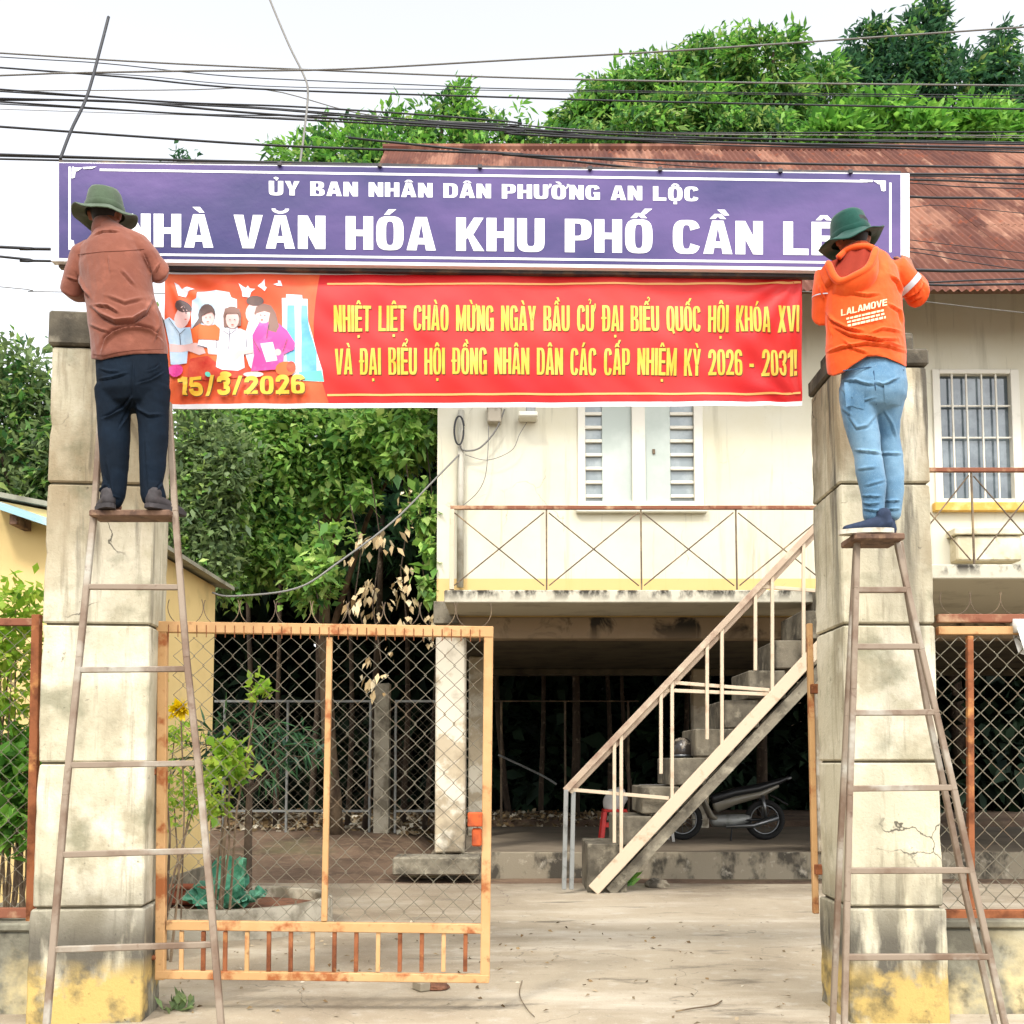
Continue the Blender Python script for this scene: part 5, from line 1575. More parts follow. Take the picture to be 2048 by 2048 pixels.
# ------------------------------------------------------------------ people
def skinned(name, mb, voxel, m, parent, fold=None, smooth_it=4):
    """join the lofts into one continuous skin (voxel remesh), smooth, then push in cloth folds"""
    o = mb.build(name, m, parent, True)
    md = o.modifiers.new('r', 'REMESH'); md.mode = 'VOXEL'; md.voxel_size = voxel
    sm = o.modifiers.new('s', 'SMOOTH'); sm.iterations = smooth_it; sm.factor = .5
    bpy.context.view_layer.update()
    ev = o.evaluated_get(bpy.context.evaluated_depsgraph_get())
    me = bpy.data.meshes.new_from_object(ev)
    o.modifiers.clear()
    o.data = me
    me.name = name
    if not me.materials: me.materials.append(MATS[m])
    if fold:
        off = wloc(o)
        n_ = len(me.vertices)
        P = np.empty(n_ * 3); me.vertices.foreach_get('co', P); P = P.reshape(-1, 3)
        Nn = np.empty(n_ * 3); me.vertices.foreach_get('normal', Nn); Nn = Nn.reshape(-1, 3)
        P = fold(P + np.array(off), Nn) - np.array(off)
        me.vertices.foreach_set('co', P.ravel())
        me.update()
    me.shade_smooth()
    return o

def bvh_of(o):
    off = wloc(o)
    return BVHTree.FromPolygons([v.co + off for v in o.data.vertices], [tuple(p.vertices) for p in o.data.polygons])

def sharp(x): return 1 - abs(2 * (x - math.floor(x + .5)))      # ridged wave
def ridged(p): return .5 - abs(noise.noise(p))

def pix(P):
    """world points to photograph pixels (1932)"""
    v = P - np.array([0, 0, CAM_Z])
    dep = v[:, 1] * _c + v[:, 2] * _s
    up = -v[:, 1] * _s + v[:, 2] * _c
    return np.stack([VW / 2 + VW * v[:, 0] / dep, VW / 2 - VW * (up / dep - SHIFT)], 1)

def crease(Q, pts, w, a):
    """a fold of cloth along a line of pixels: a ridge with a furrow beside it, fading at its ends"""
    best = np.full(len(Q), 1e9); sd = np.zeros(len(Q)); tt = np.zeros(len(Q))
    pts = np.array(pts, float)
    seg = np.linalg.norm(pts[1:] - pts[:-1], axis=1); cum = np.concatenate([[0], np.cumsum(seg)])
    for i in range(len(pts) - 1):
        a0, d = pts[i], (pts[i + 1] - pts[i]) / seg[i]
        r = Q - a0
        t = np.clip(r @ d, 0, seg[i])
        k = r - t[:, None] * d
        dist = np.linalg.norm(k, axis=1)
        sg_ = np.sign(d[0] * r[:, 1] - d[1] * r[:, 0])
        m_ = dist < best
        best[m_] = dist[m_]; sd[m_] = (dist * sg_)[m_]; tt[m_] = ((cum[i] + t) / cum[-1])[m_]
    fade = np.clip(np.minimum(tt, 1 - tt) * 4 + .15, 0, 1)
    return a * fade * (np.exp(-((sd + w * .9) / w) ** 2) - .95 * np.exp(-((sd - w * .35) / (w * .7)) ** 2)) * (best < w * 5)

def cloth_fold(creases, zx, fine=.0035, soft=.006, seed=0, clamp=None, k=1.35):
    """creases in pixels of an enlargement (zx maps them to 1932 pixels)"""
    def f(P, Nn):
        Q = pix(P)
        d = np.zeros(len(P))
        for c in creases:
            pts, w, a = c
            d += crease(Q, [zx(*p) for p in pts], w * .85, a * k)
        d *= np.clip(-Nn[:, 1] * 2.5 + .2, 0, 1)
        for i, p in enumerate(P):
            d[i] += soft * noise.noise(Vector((p[0] * 5 + p[2] * 2 + seed, p[1] * 4, p[2] * 4))) + fine * (.5 - abs(noise.noise(Vector((p[0] * 11 - p[2] * 6, p[1] * 8 + seed, p[2] * 9 + p[0] * 5))))) + fine * .7 * (.5 - abs(noise.noise(Vector((p[0] * 19 + p[2] * 14, p[1] * 12, p[2] * 10 - p[0] * 12 + seed)))))
        P = P + Nn * d[:, None]
        if clamp:
            Q = pix(P)
            hem = np.interp(Q[:, 0], [c[0] for c in clamp], [c[1] for c in clamp])
            over = Q[:, 1] - hem
            m_ = over > 0
            P[m_, 2] += over[m_] * P[m_, 1] / VW * .98
        return P
    return f
Z1 = lambda x, y: ((100 + x / 5.367) * VW / 2048, (360 + y / 5.367) * VW / 2048)
Z2 = lambda x, y: ((100 + x / 5.083) * VW / 2048, (680 + y / 5.083) * VW / 2048)
Z3 = lambda x, y: ((1600 + x / 4.6) * VW / 2048, (680 + y / 4.6) * VW / 2048)
Z6 = lambda x, y: ((1600 + x / 6.037) * VW / 2048, (400 + y / 6.037) * VW / 2048)

def shoe(parent, heel, toe_dir, L, mu, ms, h=.085):
    d = Vector(toe_dir).normalized()
    heel = Vector(heel)
    s = d.cross(Vector((0, 0, 1)))
    root = MB()
    root.loft([(heel + d * .02 + Vector((0, 0, h * .62)), .036, .040), (heel + d * L * .3 + Vector((0, 0, h * .55)), .040, .040), (heel + d * L * .62 + Vector((0, 0, h * .40)), .046, .030), (heel + d * L * .9 + Vector((0, 0, h * .32)), .036, .020)], ref=tuple(s), n=14)
    root.loft([(heel + d * .03 + Vector((0, 0, h * .5)), .036, .036), (heel + d * .045 + Vector((0, 0, h * 1.15)), .040, .042)], n=12)
    up = skinned('shoe', root, .006, mu, parent, smooth_it=4)
    so = MB()
    P = []
    for k in range(20):
        a = 2 * math.pi * k / 20
        u = .5 - .5 * math.cos(a)
        wdt = .040 + .010 * math.sin(math.pi * min(1, u * 1.15))
        P.append(heel + d * (u * (L + .02) - .01) + s * math.copysign(wdt * abs(math.sin(a)) ** .55, math.sin(a)))
    vs = [p + Vector((0, 0, .002)) for p in P] + [p + Vector((0, 0, .026)) for p in P]
    n = len(P)
    so.add(vs, [tuple(range(n))[::-1], tuple(range(n, 2 * n))] + [(i, (i + 1) % n, (i + 1) % n + n, i + n) for i in range(n)])
    so.build('sole', ms, up)
    return up

def hand(mb, wrist, dirv, palm_n):
    """palm with five separate bent fingers; closes towards palm_n"""
    w, d, n = Vector(wrist), Vector(dirv).normalized(), Vector(palm_n).normalized()
    n = (n - d * n.dot(d)).normalized()
    s = d.cross(n)
    mb.loft([(w, .026, .02), (w + d * .04, .036, .016), (w + d * .085, .040, .014)], ref=tuple(s), n=12)
    for k, (o, L) in enumerate(((-.030, .062), (-.010, .074), (.010, .078), (.030, .070))):
        b = w + d * .088 + s * o
        k1 = b + d * L * .45 + n * .012
        k2 = k1 + d * L * .22 + n * L * .32
        k3 = k2 - d * L * .10 + n * L * .26
        mb.loft([(b, .0092, .0092), (k1, .0088, .0088), (k2, .008, .008), (k3, .007, .007)], n=8)
    t0 = w + d * .03 + s * .034
    mb.loft([(t0, .012, .011), (t0 + s * .03 + d * .03 + n * .01, .0105, .010), (t0 + s * .032 + d * .058 + n * .028, .009, .008)], n=8)

def bucket_hat(parent, c, axis, crown_r, crown_h, brim_r, m, droop, ph, under='hair_black'):
    z = Vector(axis).normalized()
    x = Vector((1, 0, 0)); x = (x - z * x.dot(z)).normalized(); y = z.cross(x)
    M3 = Matrix((x, y, z)).transposed()
    c = Vector(c)
    def warp(v, a, r):
        k = max(0, (r - crown_r * .98) / (brim_r - crown_r))
        dz = droop * k * k * (-1) + .022 * k * math.sin(2 * a + ph) + .008 * k * math.sin(5 * a + ph)
        dent = .006 * noise.noise(Vector((v.x * 18, v.y * 18, v.z * 24 + ph)))
        q = Vector((v.x * (1 + dent * 4), v.y * 1.08 * (1 + dent * 4), v.z + dz + dent))
        return M3 @ q
    prof = [(0.004, crown_h), (crown_r * .45, crown_h * .99), (crown_r * .72, crown_h * .94), (crown_r * .84, crown_h * .82), (crown_r * .92, crown_h * .5), (crown_r * 1.0, crown_h * .22), (crown_r * 1.005, crown_h * .1), (crown_r * 1.03, .012),
            (crown_r * 1.15, .004), (crown_r + (brim_r - crown_r) * .5, .0), (brim_r * .97, -.002), (brim_r, -.004), (brim_r * .98, -.009), (crown_r + (brim_r - crown_r) * .5, -.008), (crown_r * 1.0, -.006)]
    h = MB().lathe(prof, c, 40, warp).build('hat', m, parent, True)
    MB().lathe([(crown_r * 1.02, .014), (crown_r * 1.03, .02), (crown_r * 1.025, .040), (crown_r * 1.0, .045)], c, 40, warp).build('hat_band', m, h, True)
    return h

# --- man in the brown shirt, on the left
LP = 5.40
man1 = thing('person', on_lad(250, 968) , 'man in a brown shirt, dark trousers and olive sun hat standing on the leaning ladder', 'person')
A = lambda x, y, Y=LP: at(x, y, Y)
pz = on_lad(250, 968).z + .006
body = MB()
body.loft([(A(248, 715), .15, .10), (A(245, 660), .14, .095), (A(238, 590), .15, .10), (A(226, 520), .165, .11), (A(218, 478), .155, .10), (A(207, 448), .08, .075), (A(203, 430), .052, .055), (A(200, 415, LP + .02), .055, .06)], n=18)
head_c = A(199, 398, LP + .03)
body.loft([(head_c - Vector((0, 0, .085)), .055, .062), (head_c - Vector((0, 0, .03)), .074, .088), (head_c + Vector((0, 0, .03)), .078, .098), (head_c + Vector((0, 0, .09)), .06, .075)], n=18)
body.loft([(head_c + Vector((0, .085, -.005)), .013, .012), (head_c + Vector((0, .112, -.03)), .014, .012)], n=8)
for s in (-1, 1):
    body.loft([(head_c + Vector((s * .078, -.005, -.05)), .010, .016), (head_c + Vector((s * .086, -.01, -.01)), .011, .02)], n=8)
arms1 = (((160, 488, LP + .02), (137, 546, LP + .03), (165, 552, LP + .22), (185, 525, LP + .27)), ((258, 468, LP + .02), (301, 513, LP + .03), (288, 508, LP + .2), (262, 488, LP + .27)))
for a in arms1:
    p = [at(*q) for q in a]
    body.loft([(p[0], .05, .05), (p[0].lerp(p[1], .5), .046, .046), (p[1], .04, .04), (p[1].lerp(p[2], .4), .04, .04), (p[2], .03, .03), (p[3], .026, .022)], n=12)
    hand(body, p[3], (p[3] - p[2]) + Vector((0, .02, .05)), Vector((0, 1, -.2)))
LEG1 = (((214, 735, .098), (215, 771, .0885), (216, 827, .080), (215.5, 883, .070), (216, 911, .060), (212.5, 931, .063), (210, 946, .057)),
        ((286, 735, .096), (287, 771, .085), (289.5, 827, .076), (288, 883, .066), (285.5, 911, .056), (288.5, 931, .062), (291, 942, .060)))
for l in LEG1:
    body.loft([(A(x, y), r * .72, r * .72) for x, y, r in l], n=12)
    f = A(l[-1][0], l[-1][1]); f.z = pz + .05
    body.loft([(f + Vector((0, -.02, 0)), .03, .03), (f + Vector((0, .08, -.01)), .03, .022)], n=10)
skinned('body', body, .0065, 'skin', man1, smooth_it=2)

shirt = MB()
shirt.loft([(A(246, 684), .200, .150), (A(245, 665), .203, .150), (A(242, 640), .199, .150), (A(235, 604), .195, .148), (A(227, 570), .180, .142), (A(221, 533), .182, .138), (A(214, 498), .182, .130), (A(211, 470), .165, .115), (A(209, 450), .125, .095), (A(202, 437), .080, .078)], n=32)
for i, a in enumerate(arms1):
    p = [at(*q) for q in a]
    shirt.loft([(p[0] + Vector((.05 if i == 0 else -.05, 0, .02)), .080, .085), (p[0], .078, .080), (p[0].lerp(p[1], .5), .070, .072), (p[1], .062, .066), (p[1].lerp(p[2], .4), .060, .062), (p[1].lerp(p[2], .95), .052, .052)], n=18)
SC = [([(450, 1370), (560, 1465), (700, 1535), (900, 1515), (1040, 1425), (1100, 1310)], 4.2, .020), ([(480, 1352), (630, 1365), (740, 1440)], 2.6, .012), ([(555, 1830), (600, 1720), (680, 1640), (800, 1590), (930, 1575), (1080, 1615), (1200, 1715)], 4.2, -.020),
      ([(1090, 1080), (1060, 920), (1000, 780)], 2.6, .011), ([(290, 1000), (360, 1170), (430, 1270)], 3, .012), ([(620, 820), (640, 1010)], 3, .005), ([(750, 970), (900, 1140)], 3.5, .006), ([(430, 1560), (560, 1620), (640, 1640)], 3, .007),
      ([(600, 1250), (800, 1330), (1000, 1280)], 4, .006), ([(1120, 1750), (1180, 1560), (1150, 1400)], 3, .008), ([(480, 600), (560, 560), (740, 560)], 1.8, .008), ([(1130, 1000), (1180, 900)], 2.2, .008), ([(180, 1050), (300, 1090)], 2.2, .008)]
s1 = skinned('shirt', shirt, .0062, 'shirt_brown', man1, cloth_fold(SC, Z1, .004, .006, 1, [(150, 675), (172, 676), (192, 679), (216, 673), (250, 668), (330, 666)]), 4)
def seam_on(o, pts, r, m, Y, name='seam', off=.001):
    b_ = bvh_of(o)
    out = []
    for i in range(len(pts) - 1):
        for k in range(8):
            t = k / 8
            x = pts[i][0] + (pts[i + 1][0] - pts[i][0]) * t; y = pts[i][1] + (pts[i + 1][1] - pts[i][1]) * t
            yy_ = Y - .12
            for _ in range(2):
                q = at(x, y, yy_)
                h_ = b_.ray_cast(Vector((q.x, 4.6, q.z)), Vector((0, 1, 0)))
                if h_[0]: yy_ = h_[0].y
            q = at(x, y, yy_ - off)
            out.append(q)
    MB().tube(out, r, 5).build(name, m, o, True)
mat('shirt_seam', '#5c3024', 0.95)
seam_on(s1, [Z1(300, 800), Z1(560, 770), Z1(800, 760), Z1(1040, 740)], .0016, 'shirt_seam', LP)
seam_on(s1, [Z1(460, 1870), Z1(580, 1885), Z1(720, 1850), Z1(920, 1825), Z1(1260, 1815)], .0014, 'shirt_seam', LP, 'hem_stitch')
MB().loft([(A(200, 441), .076, .080), (A(198, 432), .070, .074), (A(197, 425), .064, .068)], n=24).build('collar', 'shirt_brown', s1, True)
trs = MB()
trs.loft([(A(249, 655), .180, .125), (A(249, 680), .190, .132), (A(251, 716), .192, .14), (A(251, 745), .188, .135)], n=28)
for l in LEG1:
    trs.loft([(A(x, y), r, r * 1.05) for x, y, r in l], n=22)
TC = [([(840, 210), (835, 400), (835, 580)], 2.4, .008), ([(830, 560), (740, 680), (610, 760), (530, 790)], 3, .013), ([(830, 600), (790, 730), (700, 890)], 2.6, .010), ([(490, 410), (650, 385), (790, 340)], 2.4, .008), ([(500, 300), (600, 330), (700, 330)], 2.4, .006),
      ([(1150, 320), (1020, 400), (880, 440)], 2.4, .009), ([(1120, 240), (1060, 290), (980, 315)], 2, .006), ([(850, 610), (900, 720), (1000, 780), (1140, 770)], 3, .009), ([(500, 1560), (580, 1480), (560, 1380)], 2.4, .010), ([(1150, 1430), (1080, 1520), (1000, 1540)], 2.4, .009),
      ([(560, 1200), (600, 1400), (640, 1600)], 3.2, .006), ([(960, 1000), (980, 1300), (1000, 1550)], 3, .005), ([(540, 1620), (640, 1600), (720, 1620)], 2, .006)]
t1 = skinned('trousers', trs, .0062, 'trousers_navy', man1, cloth_fold(TC, Z2, .003, .004, 5), 3)
shoe(man1, (A(217, 962).x, LP - .07, pz), (-.55, .8, 0), .24, 'shoe_grey', 'shoe_grey', .08)
shoe(man1, (A(287, 962).x, LP - .07, pz), (.5, .82, 0), .24, 'shoe_grey', 'shoe_grey', .08)
hatc = A(198, 404, LP + .03)
MB().loft([(head_c + Vector((0, -.012, -.055)), .062, .075), (head_c + Vector((0, -.012, .0)), .080, .096), (head_c + Vector((0, -.005, .05)), .080, .10)], n=18).build('hair', 'hair_black', man1, True)
bucket_hat(man1, hatc, (.0, -.10, 1), .102, .135, .172, 'hat_olive', .018, .6)

# --- man in the orange jacket, on the right
RP = 5.27
man2 = thing('person', Vector((at(1655, 0, RP).x, RP, PL_Z)), 'man in an orange hooded jacket, blue jeans and dark green hat on the step ladder', 'person')
B = lambda x, y, Y=RP: at(x, y, Y)
body = MB()
body.loft([(B(1648, 715), .14, .10), (B(1640, 660), .135, .095), (B(1630, 590), .15, .10), (B(1620, 530), .165, .11), (B(1616, 500), .15, .10), (B(1609, 485), .08, .075), (B(1607, 470), .052, .055), (B(1607, 455, RP + .02), .055, .06)], n=18)
hc2 = B(1608, 446, RP + .03)
body.loft([(hc2 - Vector((0, 0, .085)), .055, .062), (hc2 - Vector((0, 0, .03)), .074, .088), (hc2 + Vector((0, 0, .03)), .078, .098), (hc2 + Vector((0, 0, .09)), .06, .075)], n=18)
body.loft([(hc2 + Vector((0, .085, -.005)), .013, .012), (hc2 + Vector((0, .112, -.03)), .014, .012)], n=8)
for s in (-1, 1):
    body.loft([(hc2 + Vector((s * .078, -.005, -.05)), .010, .016), (hc2 + Vector((s * .086, -.01, -.01)), .011, .02)], n=8)
arms2 = (((1562, 525, RP + .03), (1556, 592, RP + .05), (1584, 560, RP + .24), (1596, 525, RP + .36)), ((1688, 512, RP + .03), (1731, 556, RP + .06), (1724, 530, RP + .26), (1714, 500, RP + .40)))
for a in arms2:
    p = [at(*q) for q in a]
    body.loft([(p[0], .05, .05), (p[0].lerp(p[1], .5), .046, .046), (p[1], .04, .04), (p[1].lerp(p[2], .4), .04, .04), (p[2], .03, .03), (p[3], .026, .022)], n=12)
    hand(body, p[3], (p[3] - p[2]) + Vector((0, .02, .03)), Vector((-.3, 1, -.2)))
LEG2 = (((1619, 730, .098, 0), (1620, 756, .093, 0), (1623, 793, .084, -.005), (1631, 826, .079, -.01), (1637, 857, .068, -.015), (1641, 888, .070, -.02), (1647, 918, .065, -.02), (1648, 949, .056, -.02), (1648.5, 975, .053, -.02)),
        ((1676, 730, .094, .01), (1674, 756, .086, .01), (1672, 793, .070, .03), (1675, 826, .062, .05), (1680, 857, .062, .06), (1684, 890, .057, .06), (1686, 925, .050, .06), (1685, 949, .046, .06), (1683, 972, .043, .06)))
for l in LEG2:
    body.loft([(B(x, y, RP + d), r * .72, r * .72) for x, y, r, d in l], n=12)
    f = B(l[-1][0], l[-1][1], RP + l[-1][3]); f.z = PL_Z + .05
    body.loft([(f, .03, .03), (f + Vector((-.05, .03, -.01)), .03, .022)], n=10)
skinned('body', body, .0065, 'skin', man2, smooth_it=2)

def jk_torso():
    jk = MB()
    return jk.loft([(B(1637, 712), .196, .145), (B(1635, 690), .202, .148), (B(1633, 660), .204, .150), (B(1632, 625), .200, .150), (B(1630, 585), .200, .148), (B(1627, 545), .200, .142), (B(1624, 520), .190, .130), (B(1619, 500), .160, .112), (B(1611, 482), .10, .085)], n=32)
jk = jk_torso()
for i, a in enumerate(arms2):
    p = [at(*q) for q in a]
    jk.loft([(p[0] + Vector((.05 if i == 0 else -.05, 0, .0)), .080, .084), (p[0], .080, .082), (p[0].lerp(p[1], .5), .072, .074), (p[1], .066, .070), (p[1].lerp(p[2], .4), .062, .064), (p[1].lerp(p[2], .95), .052, .052)], n=18)
JC = [([(430, 1060), (560, 1120), (800, 1170), (950, 1150)], 3, .010), ([(320, 1370), (400, 1470), (560, 1560), (760, 1600)], 3, .013), ([(400, 1540), (600, 1640), (900, 1700), (1170, 1690)], 3, .013), ([(690, 1630), (950, 1710), (1230, 1780)], 2.6, .011),
      ([(310, 1860), (500, 1790), (800, 1740), (1050, 1765), (1260, 1840)], 3, .013), ([(860, 1610), (1000, 1560), (1210, 1600)], 2.4, .009), ([(1090, 920), (1170, 1000), (1225, 1130)], 2.6, .012), ([(1260, 1190), (1400, 1140), (1490, 1020)], 3, .012),
      ([(310, 1200), (250, 1020)], 2.6, .010), ([(520, 1700), (640, 1800), (820, 1860)], 2.6, .009), ([(1050, 1260), (1200, 1350), (1230, 1500)], 3, .008), ([(350, 1440), (380, 1650)], 3, .008), ([(1340, 1230), (1460, 1180)], 2.4, .008)]
HEM = [(1540, 700), (1573, 708), (1592, 701), (1610, 687), (1636, 670), (1655, 669), (1673, 673), (1708, 690), (1720, 692)]
j2 = skinned('jacket', jk, .0062, 'jacket_orange', man2, cloth_fold(JC, Z6, .004, .006, 9, HEM), 4)
_tor = skinned('torso_probe', jk_torso(), .02, 'jacket_orange', None)
bv = bvh_of(_tor)
bpy.data.objects.remove(_tor)
def on_jacket(px, py, off):                           # 2048 pixels, laid on the jacket's back
    y = RP - .14
    for _ in range(3):
        q = atq(px, py, y)
        h_ = bv.ray_cast(Vector((q.x, 4.6, q.z)), Vector((0, 1, 0)))
        y = h_[0].y if h_[0] else min(bv.find_nearest(q)[0].y, RP - .02)
    q = atq(px, py, y)
    return Vector((q.x, y - off, q.z))
HZ = lambda zx, zy: (1600 + zx / 6.037, 400 + zy / 6.037)
# the hood: lining seen inside, rolled rim below, collar band above
rim = [(300, 800), (330, 880), (365, 970), (430, 1045), (520, 1030), (640, 960), (745, 915), (800, 860), (835, 790), (862, 710), (880, 640)]
top = [(440, 730), (500, 670), (560, 625), (620, 600), (690, 590), (760, 588), (830, 600), (880, 630)]
N = 24
def resample(pts, n):
    P = [Vector((a, b, 0)) for a, b in pts]
    d = [0]
    for a, b in zip(P, P[1:]): d.append(d[-1] + (b - a).length)
    out = []
    for i in range(n + 1):
        t = d[-1] * i / n
        k = max(j for j in range(len(d) - 1) if d[j] <= t + 1e-9)
        out.append(P[k].lerp(P[k + 1], (t - d[k]) / (d[k + 1] - d[k])))
    return out
rr_, tt_ = resample(rim, N), resample(top, N)
V, F = [], []
M_ = 8
for j in range(M_ + 1):
    for i in range(N + 1):
        t = j / M_
        q = tt_[i].lerp(rr_[i], t)
        off = .020 + .030 * t + .012 * math.sin(t * math.pi) * -1 + .006 * math.sin(i * .8 + t * 3)
        V.append(on_jacket(*HZ(q.x, q.y), off))
for j in range(M_):
    for i in range(N):
        F.append((j * (N + 1) + i, j * (N + 1) + i + 1, (j + 1) * (N + 1) + i + 1, (j + 1) * (N + 1) + i))
# smooth the hood depth
MB().add(V, F).build('hood_lining', 'hood_lining', j2, True)
rp = [on_jacket(*HZ(q.x, q.y), .046) for q in rr_]
for _ in range(3):
    rp = [rp[0]] + [rp[i].lerp((rp[i - 1] + rp[i + 1]) / 2, .5) for i in range(1, len(rp) - 1)] + [rp[-1]]
MB().tube(rp, [.014] + [.020] * (len(rp) - 2) + [.014], 10).build('hood_rim', 'jacket_orange', j2, True)
# the hood's outside hanging below the rim
low = [(235, 860), (290, 1000), (350, 1080), (440, 1170), (560, 1175), (700, 1150), (850, 1080), (930, 980), (960, 860), (950, 740), (925, 660)]
ll_ = resample(low, N)
V, F = [], []
for j in range(7):
    for i in range(N + 1):
        t = j / 6
        q = rr_[i].lerp(ll_[i], t)
        V.append(on_jacket(*HZ(q.x, q.y), .058 * (1 - t) ** .8 - .004 * t + .010 * math.sin(math.pi * t)))
for j in range(6):
    for i in range(N):
        F.append((j * (N + 1) + i, j * (N + 1) + i + 1, (j + 1) * (N + 1) + i + 1, (j + 1) * (N + 1) + i))
MB().add(V, F).build('hood', 'jacket_orange', j2, True)
cp = [on_jacket(*HZ(q.x, q.y), .026) for q in tt_]
for _ in range(3):
    cp = [cp[0]] + [cp[i].lerp((cp[i - 1] + cp[i + 1]) / 2, .5) for i in range(1, len(cp) - 1)] + [cp[-1]]
MB().tube(cp, .017, 8).build('collar', 'jacket_orange', j2, True)
# print on the back
def jp(x0, y0, x1, y1, cap):
    def pl(u, v, k):
        zx, zy = x0 + (x1 - x0) * u, y0 + (y1 - y0) * u - cap * v
        return on_jacket(*HZ(zx, zy), .013 + k)
    return pl
text_words('LALAMOVE', .72, .22, .17, jp(485, 1415, 1040, 1285, 80), 'jacket_print', j2, .07)
mb = MB()
random.seed(3)
for (x0, y0, x1, y1, h) in ((550, 1460, 1000, 1355, 34), (560, 1500, 1020, 1395, 34), (565, 1545, 1025, 1440, 40)):
    x = x0
    while x < x1 - 20:
        w = random.uniform(26, 60)
        xe = min(x + w, x1)
        ya = y0 + (y1 - y0) * (x - x0) / (x1 - x0); yb = y0 + (y1 - y0) * (xe - x0) / (x1 - x0)
        n_ = 3
        for k in range(n_):
            u0, u1 = k / n_, (k + 1) / n_
            xa, xb = x + (xe - x) * u0, x + (xe - x) * u1
            y_a, y_b = ya + (yb - ya) * u0, ya + (yb - ya) * u1
            mb.add([on_jacket(*HZ(*p), .013) for p in ((xa, y_a), (xb, y_b), (xb, y_b - h * .7), (xa, y_a - h * .7))], [(0, 1, 2, 3)])
        x = xe + random.uniform(6, 14)
mb.build('small_print', 'jacket_print', j2, recalc=False)
# reflective band on the right sleeve, stripe on the left
p = [at(*q) for q in arms2[1]]
c0, c1 = p[0].lerp(p[1], .50), p[0].lerp(p[1], .68)
MB().tube([c0, c1], [.077, .074], 24, False).build('reflective_band', 'reflective', j2, True)
p = [at(*q) for q in arms2[0]]
c0, c1 = p[0].lerp(p[1], .55), p[0].lerp(p[1], .58)
MB().tube([c0, c1], [.076, .075], 24, False).build('reflective_band', 'reflective', j2, True)
jn = MB()
jn.loft([(B(1648, 682), .158, .115), (B(1648, 700), .164, .125), (B(1648, 728), .172, .14), (B(1648, 752), .165, .135)], n=26)
for l in LEG2:
    jn.loft([(B(x, y, RP + d), r, r * 1.05) for x, y, r, d in l], n=22)
NC = [([(365, 385), (520, 380), (600, 410), (690, 418)], 2.6, .011), ([(680, 395), (760, 425), (900, 355)], 2.6, .011), ([(380, 440), (430, 520), (560, 570), (690, 535)], 2.2, .006), ([(505, 1018), (600, 1030), (730, 1052)], 2.4, .011), ([(560, 1440), (740, 1445)], 2, .010),
      ([(570, 1500), (650, 1520), (730, 1505)], 2, .013), ([(580, 1560), (740, 1585)], 2, .013), ([(780, 1490), (915, 1485)], 2, .010), ([(775, 1575), (915, 1560)], 2, .011), ([(440, 700), (520, 820), (620, 800), (700, 700)], 3.4, .006), ([(740, 1050), (930, 1055)], 2.6, .008),
      ([(370, 620), (470, 700)], 3, .006), ([(760, 640), (840, 780), (880, 920)], 3, .006), ([(530, 1200), (700, 1180)], 3, .005), ([(600, 1350), (780, 1300)], 3, .005)]
n2 = skinned('jeans', jn, .0062, 'jeans_blue', man2, cloth_fold(NC, Z3, .003, .004, 13), 3)
bj = bvh_of(n2)
def on_jeans(px, py, off):
    q = at(px, py, RP - .1)
    hit = bj.ray_cast(Vector((q.x, 4.6, q.z)), Vector((0, 1, 0)))
    q = at(px, py, hit[0].y if hit[0] else RP - .1)
    hit = bj.ray_cast(Vector((q.x, 4.6, q.z)), Vector((0, 1, 0)))
    return Vector((q.x, (hit[0].y if hit[0] else q.y) - off, q.z))
def patch(pts, name, m, off=.004):
    """small stitched piece that follows the jeans"""
    a, b, c, d = [Vector((x, y, 0)) for x, y in pts]
    V, F = [], []
    for j in range(6):
        for i in range(6):
            q = a.lerp(b, i / 5).lerp(d.lerp(c, i / 5), j / 5)
            V.append(on_jeans(q.x, q.y, off))
    for j in range(5):
        for i in range(5):
            F.append((j * 6 + i, j * 6 + i + 1, (j + 1) * 6 + i + 1, (j + 1) * 6 + i))
    MB().add(V, F).build(name, m, n2, True)
patch([(1592, 722), (1632, 730), (1630, 772), (1596, 768)], 'pocket', 'jeans_blue')
patch([(1668, 726), (1704, 722), (1702, 764), (1670, 768)], 'pocket', 'jeans_blue')
for pts in ([(1590, 700), (1640, 693), (1706, 698)], [(1648, 700), (1651, 730), (1652, 765)]):
    pp = [on_jeans(x, y, .003) for x, y in pts]
    MB().tube(pp, .003, 5).build('seam', 'denim_dark', n2)
shoe(man2, (B(1674, 1005).x, RP - .07, PL_Z), (-.98, .12, 0), .26, 'shoe_navy', 'shoe_sole', .095)
shoe(man2, (B(1692, 1003).x, RP + .03, PL_Z), (-.55, .8, 0), .25, 'shoe_navy', 'shoe_sole', .095)
MB().loft([(hc2 + Vector((0, -.012, -.055)), .062, .075), (hc2 + Vector((0, -.012, .0)), .080, .096), (hc2 + Vector((0, -.005, .05)), .080, .10)], n=18).build('hair', 'hair_black', man2, True)
bucket_hat(man2, B(1606, 452, RP + .03), (-.22, -.08, 1), .104, .145, .172, 'hat_green', .012, 2.2)
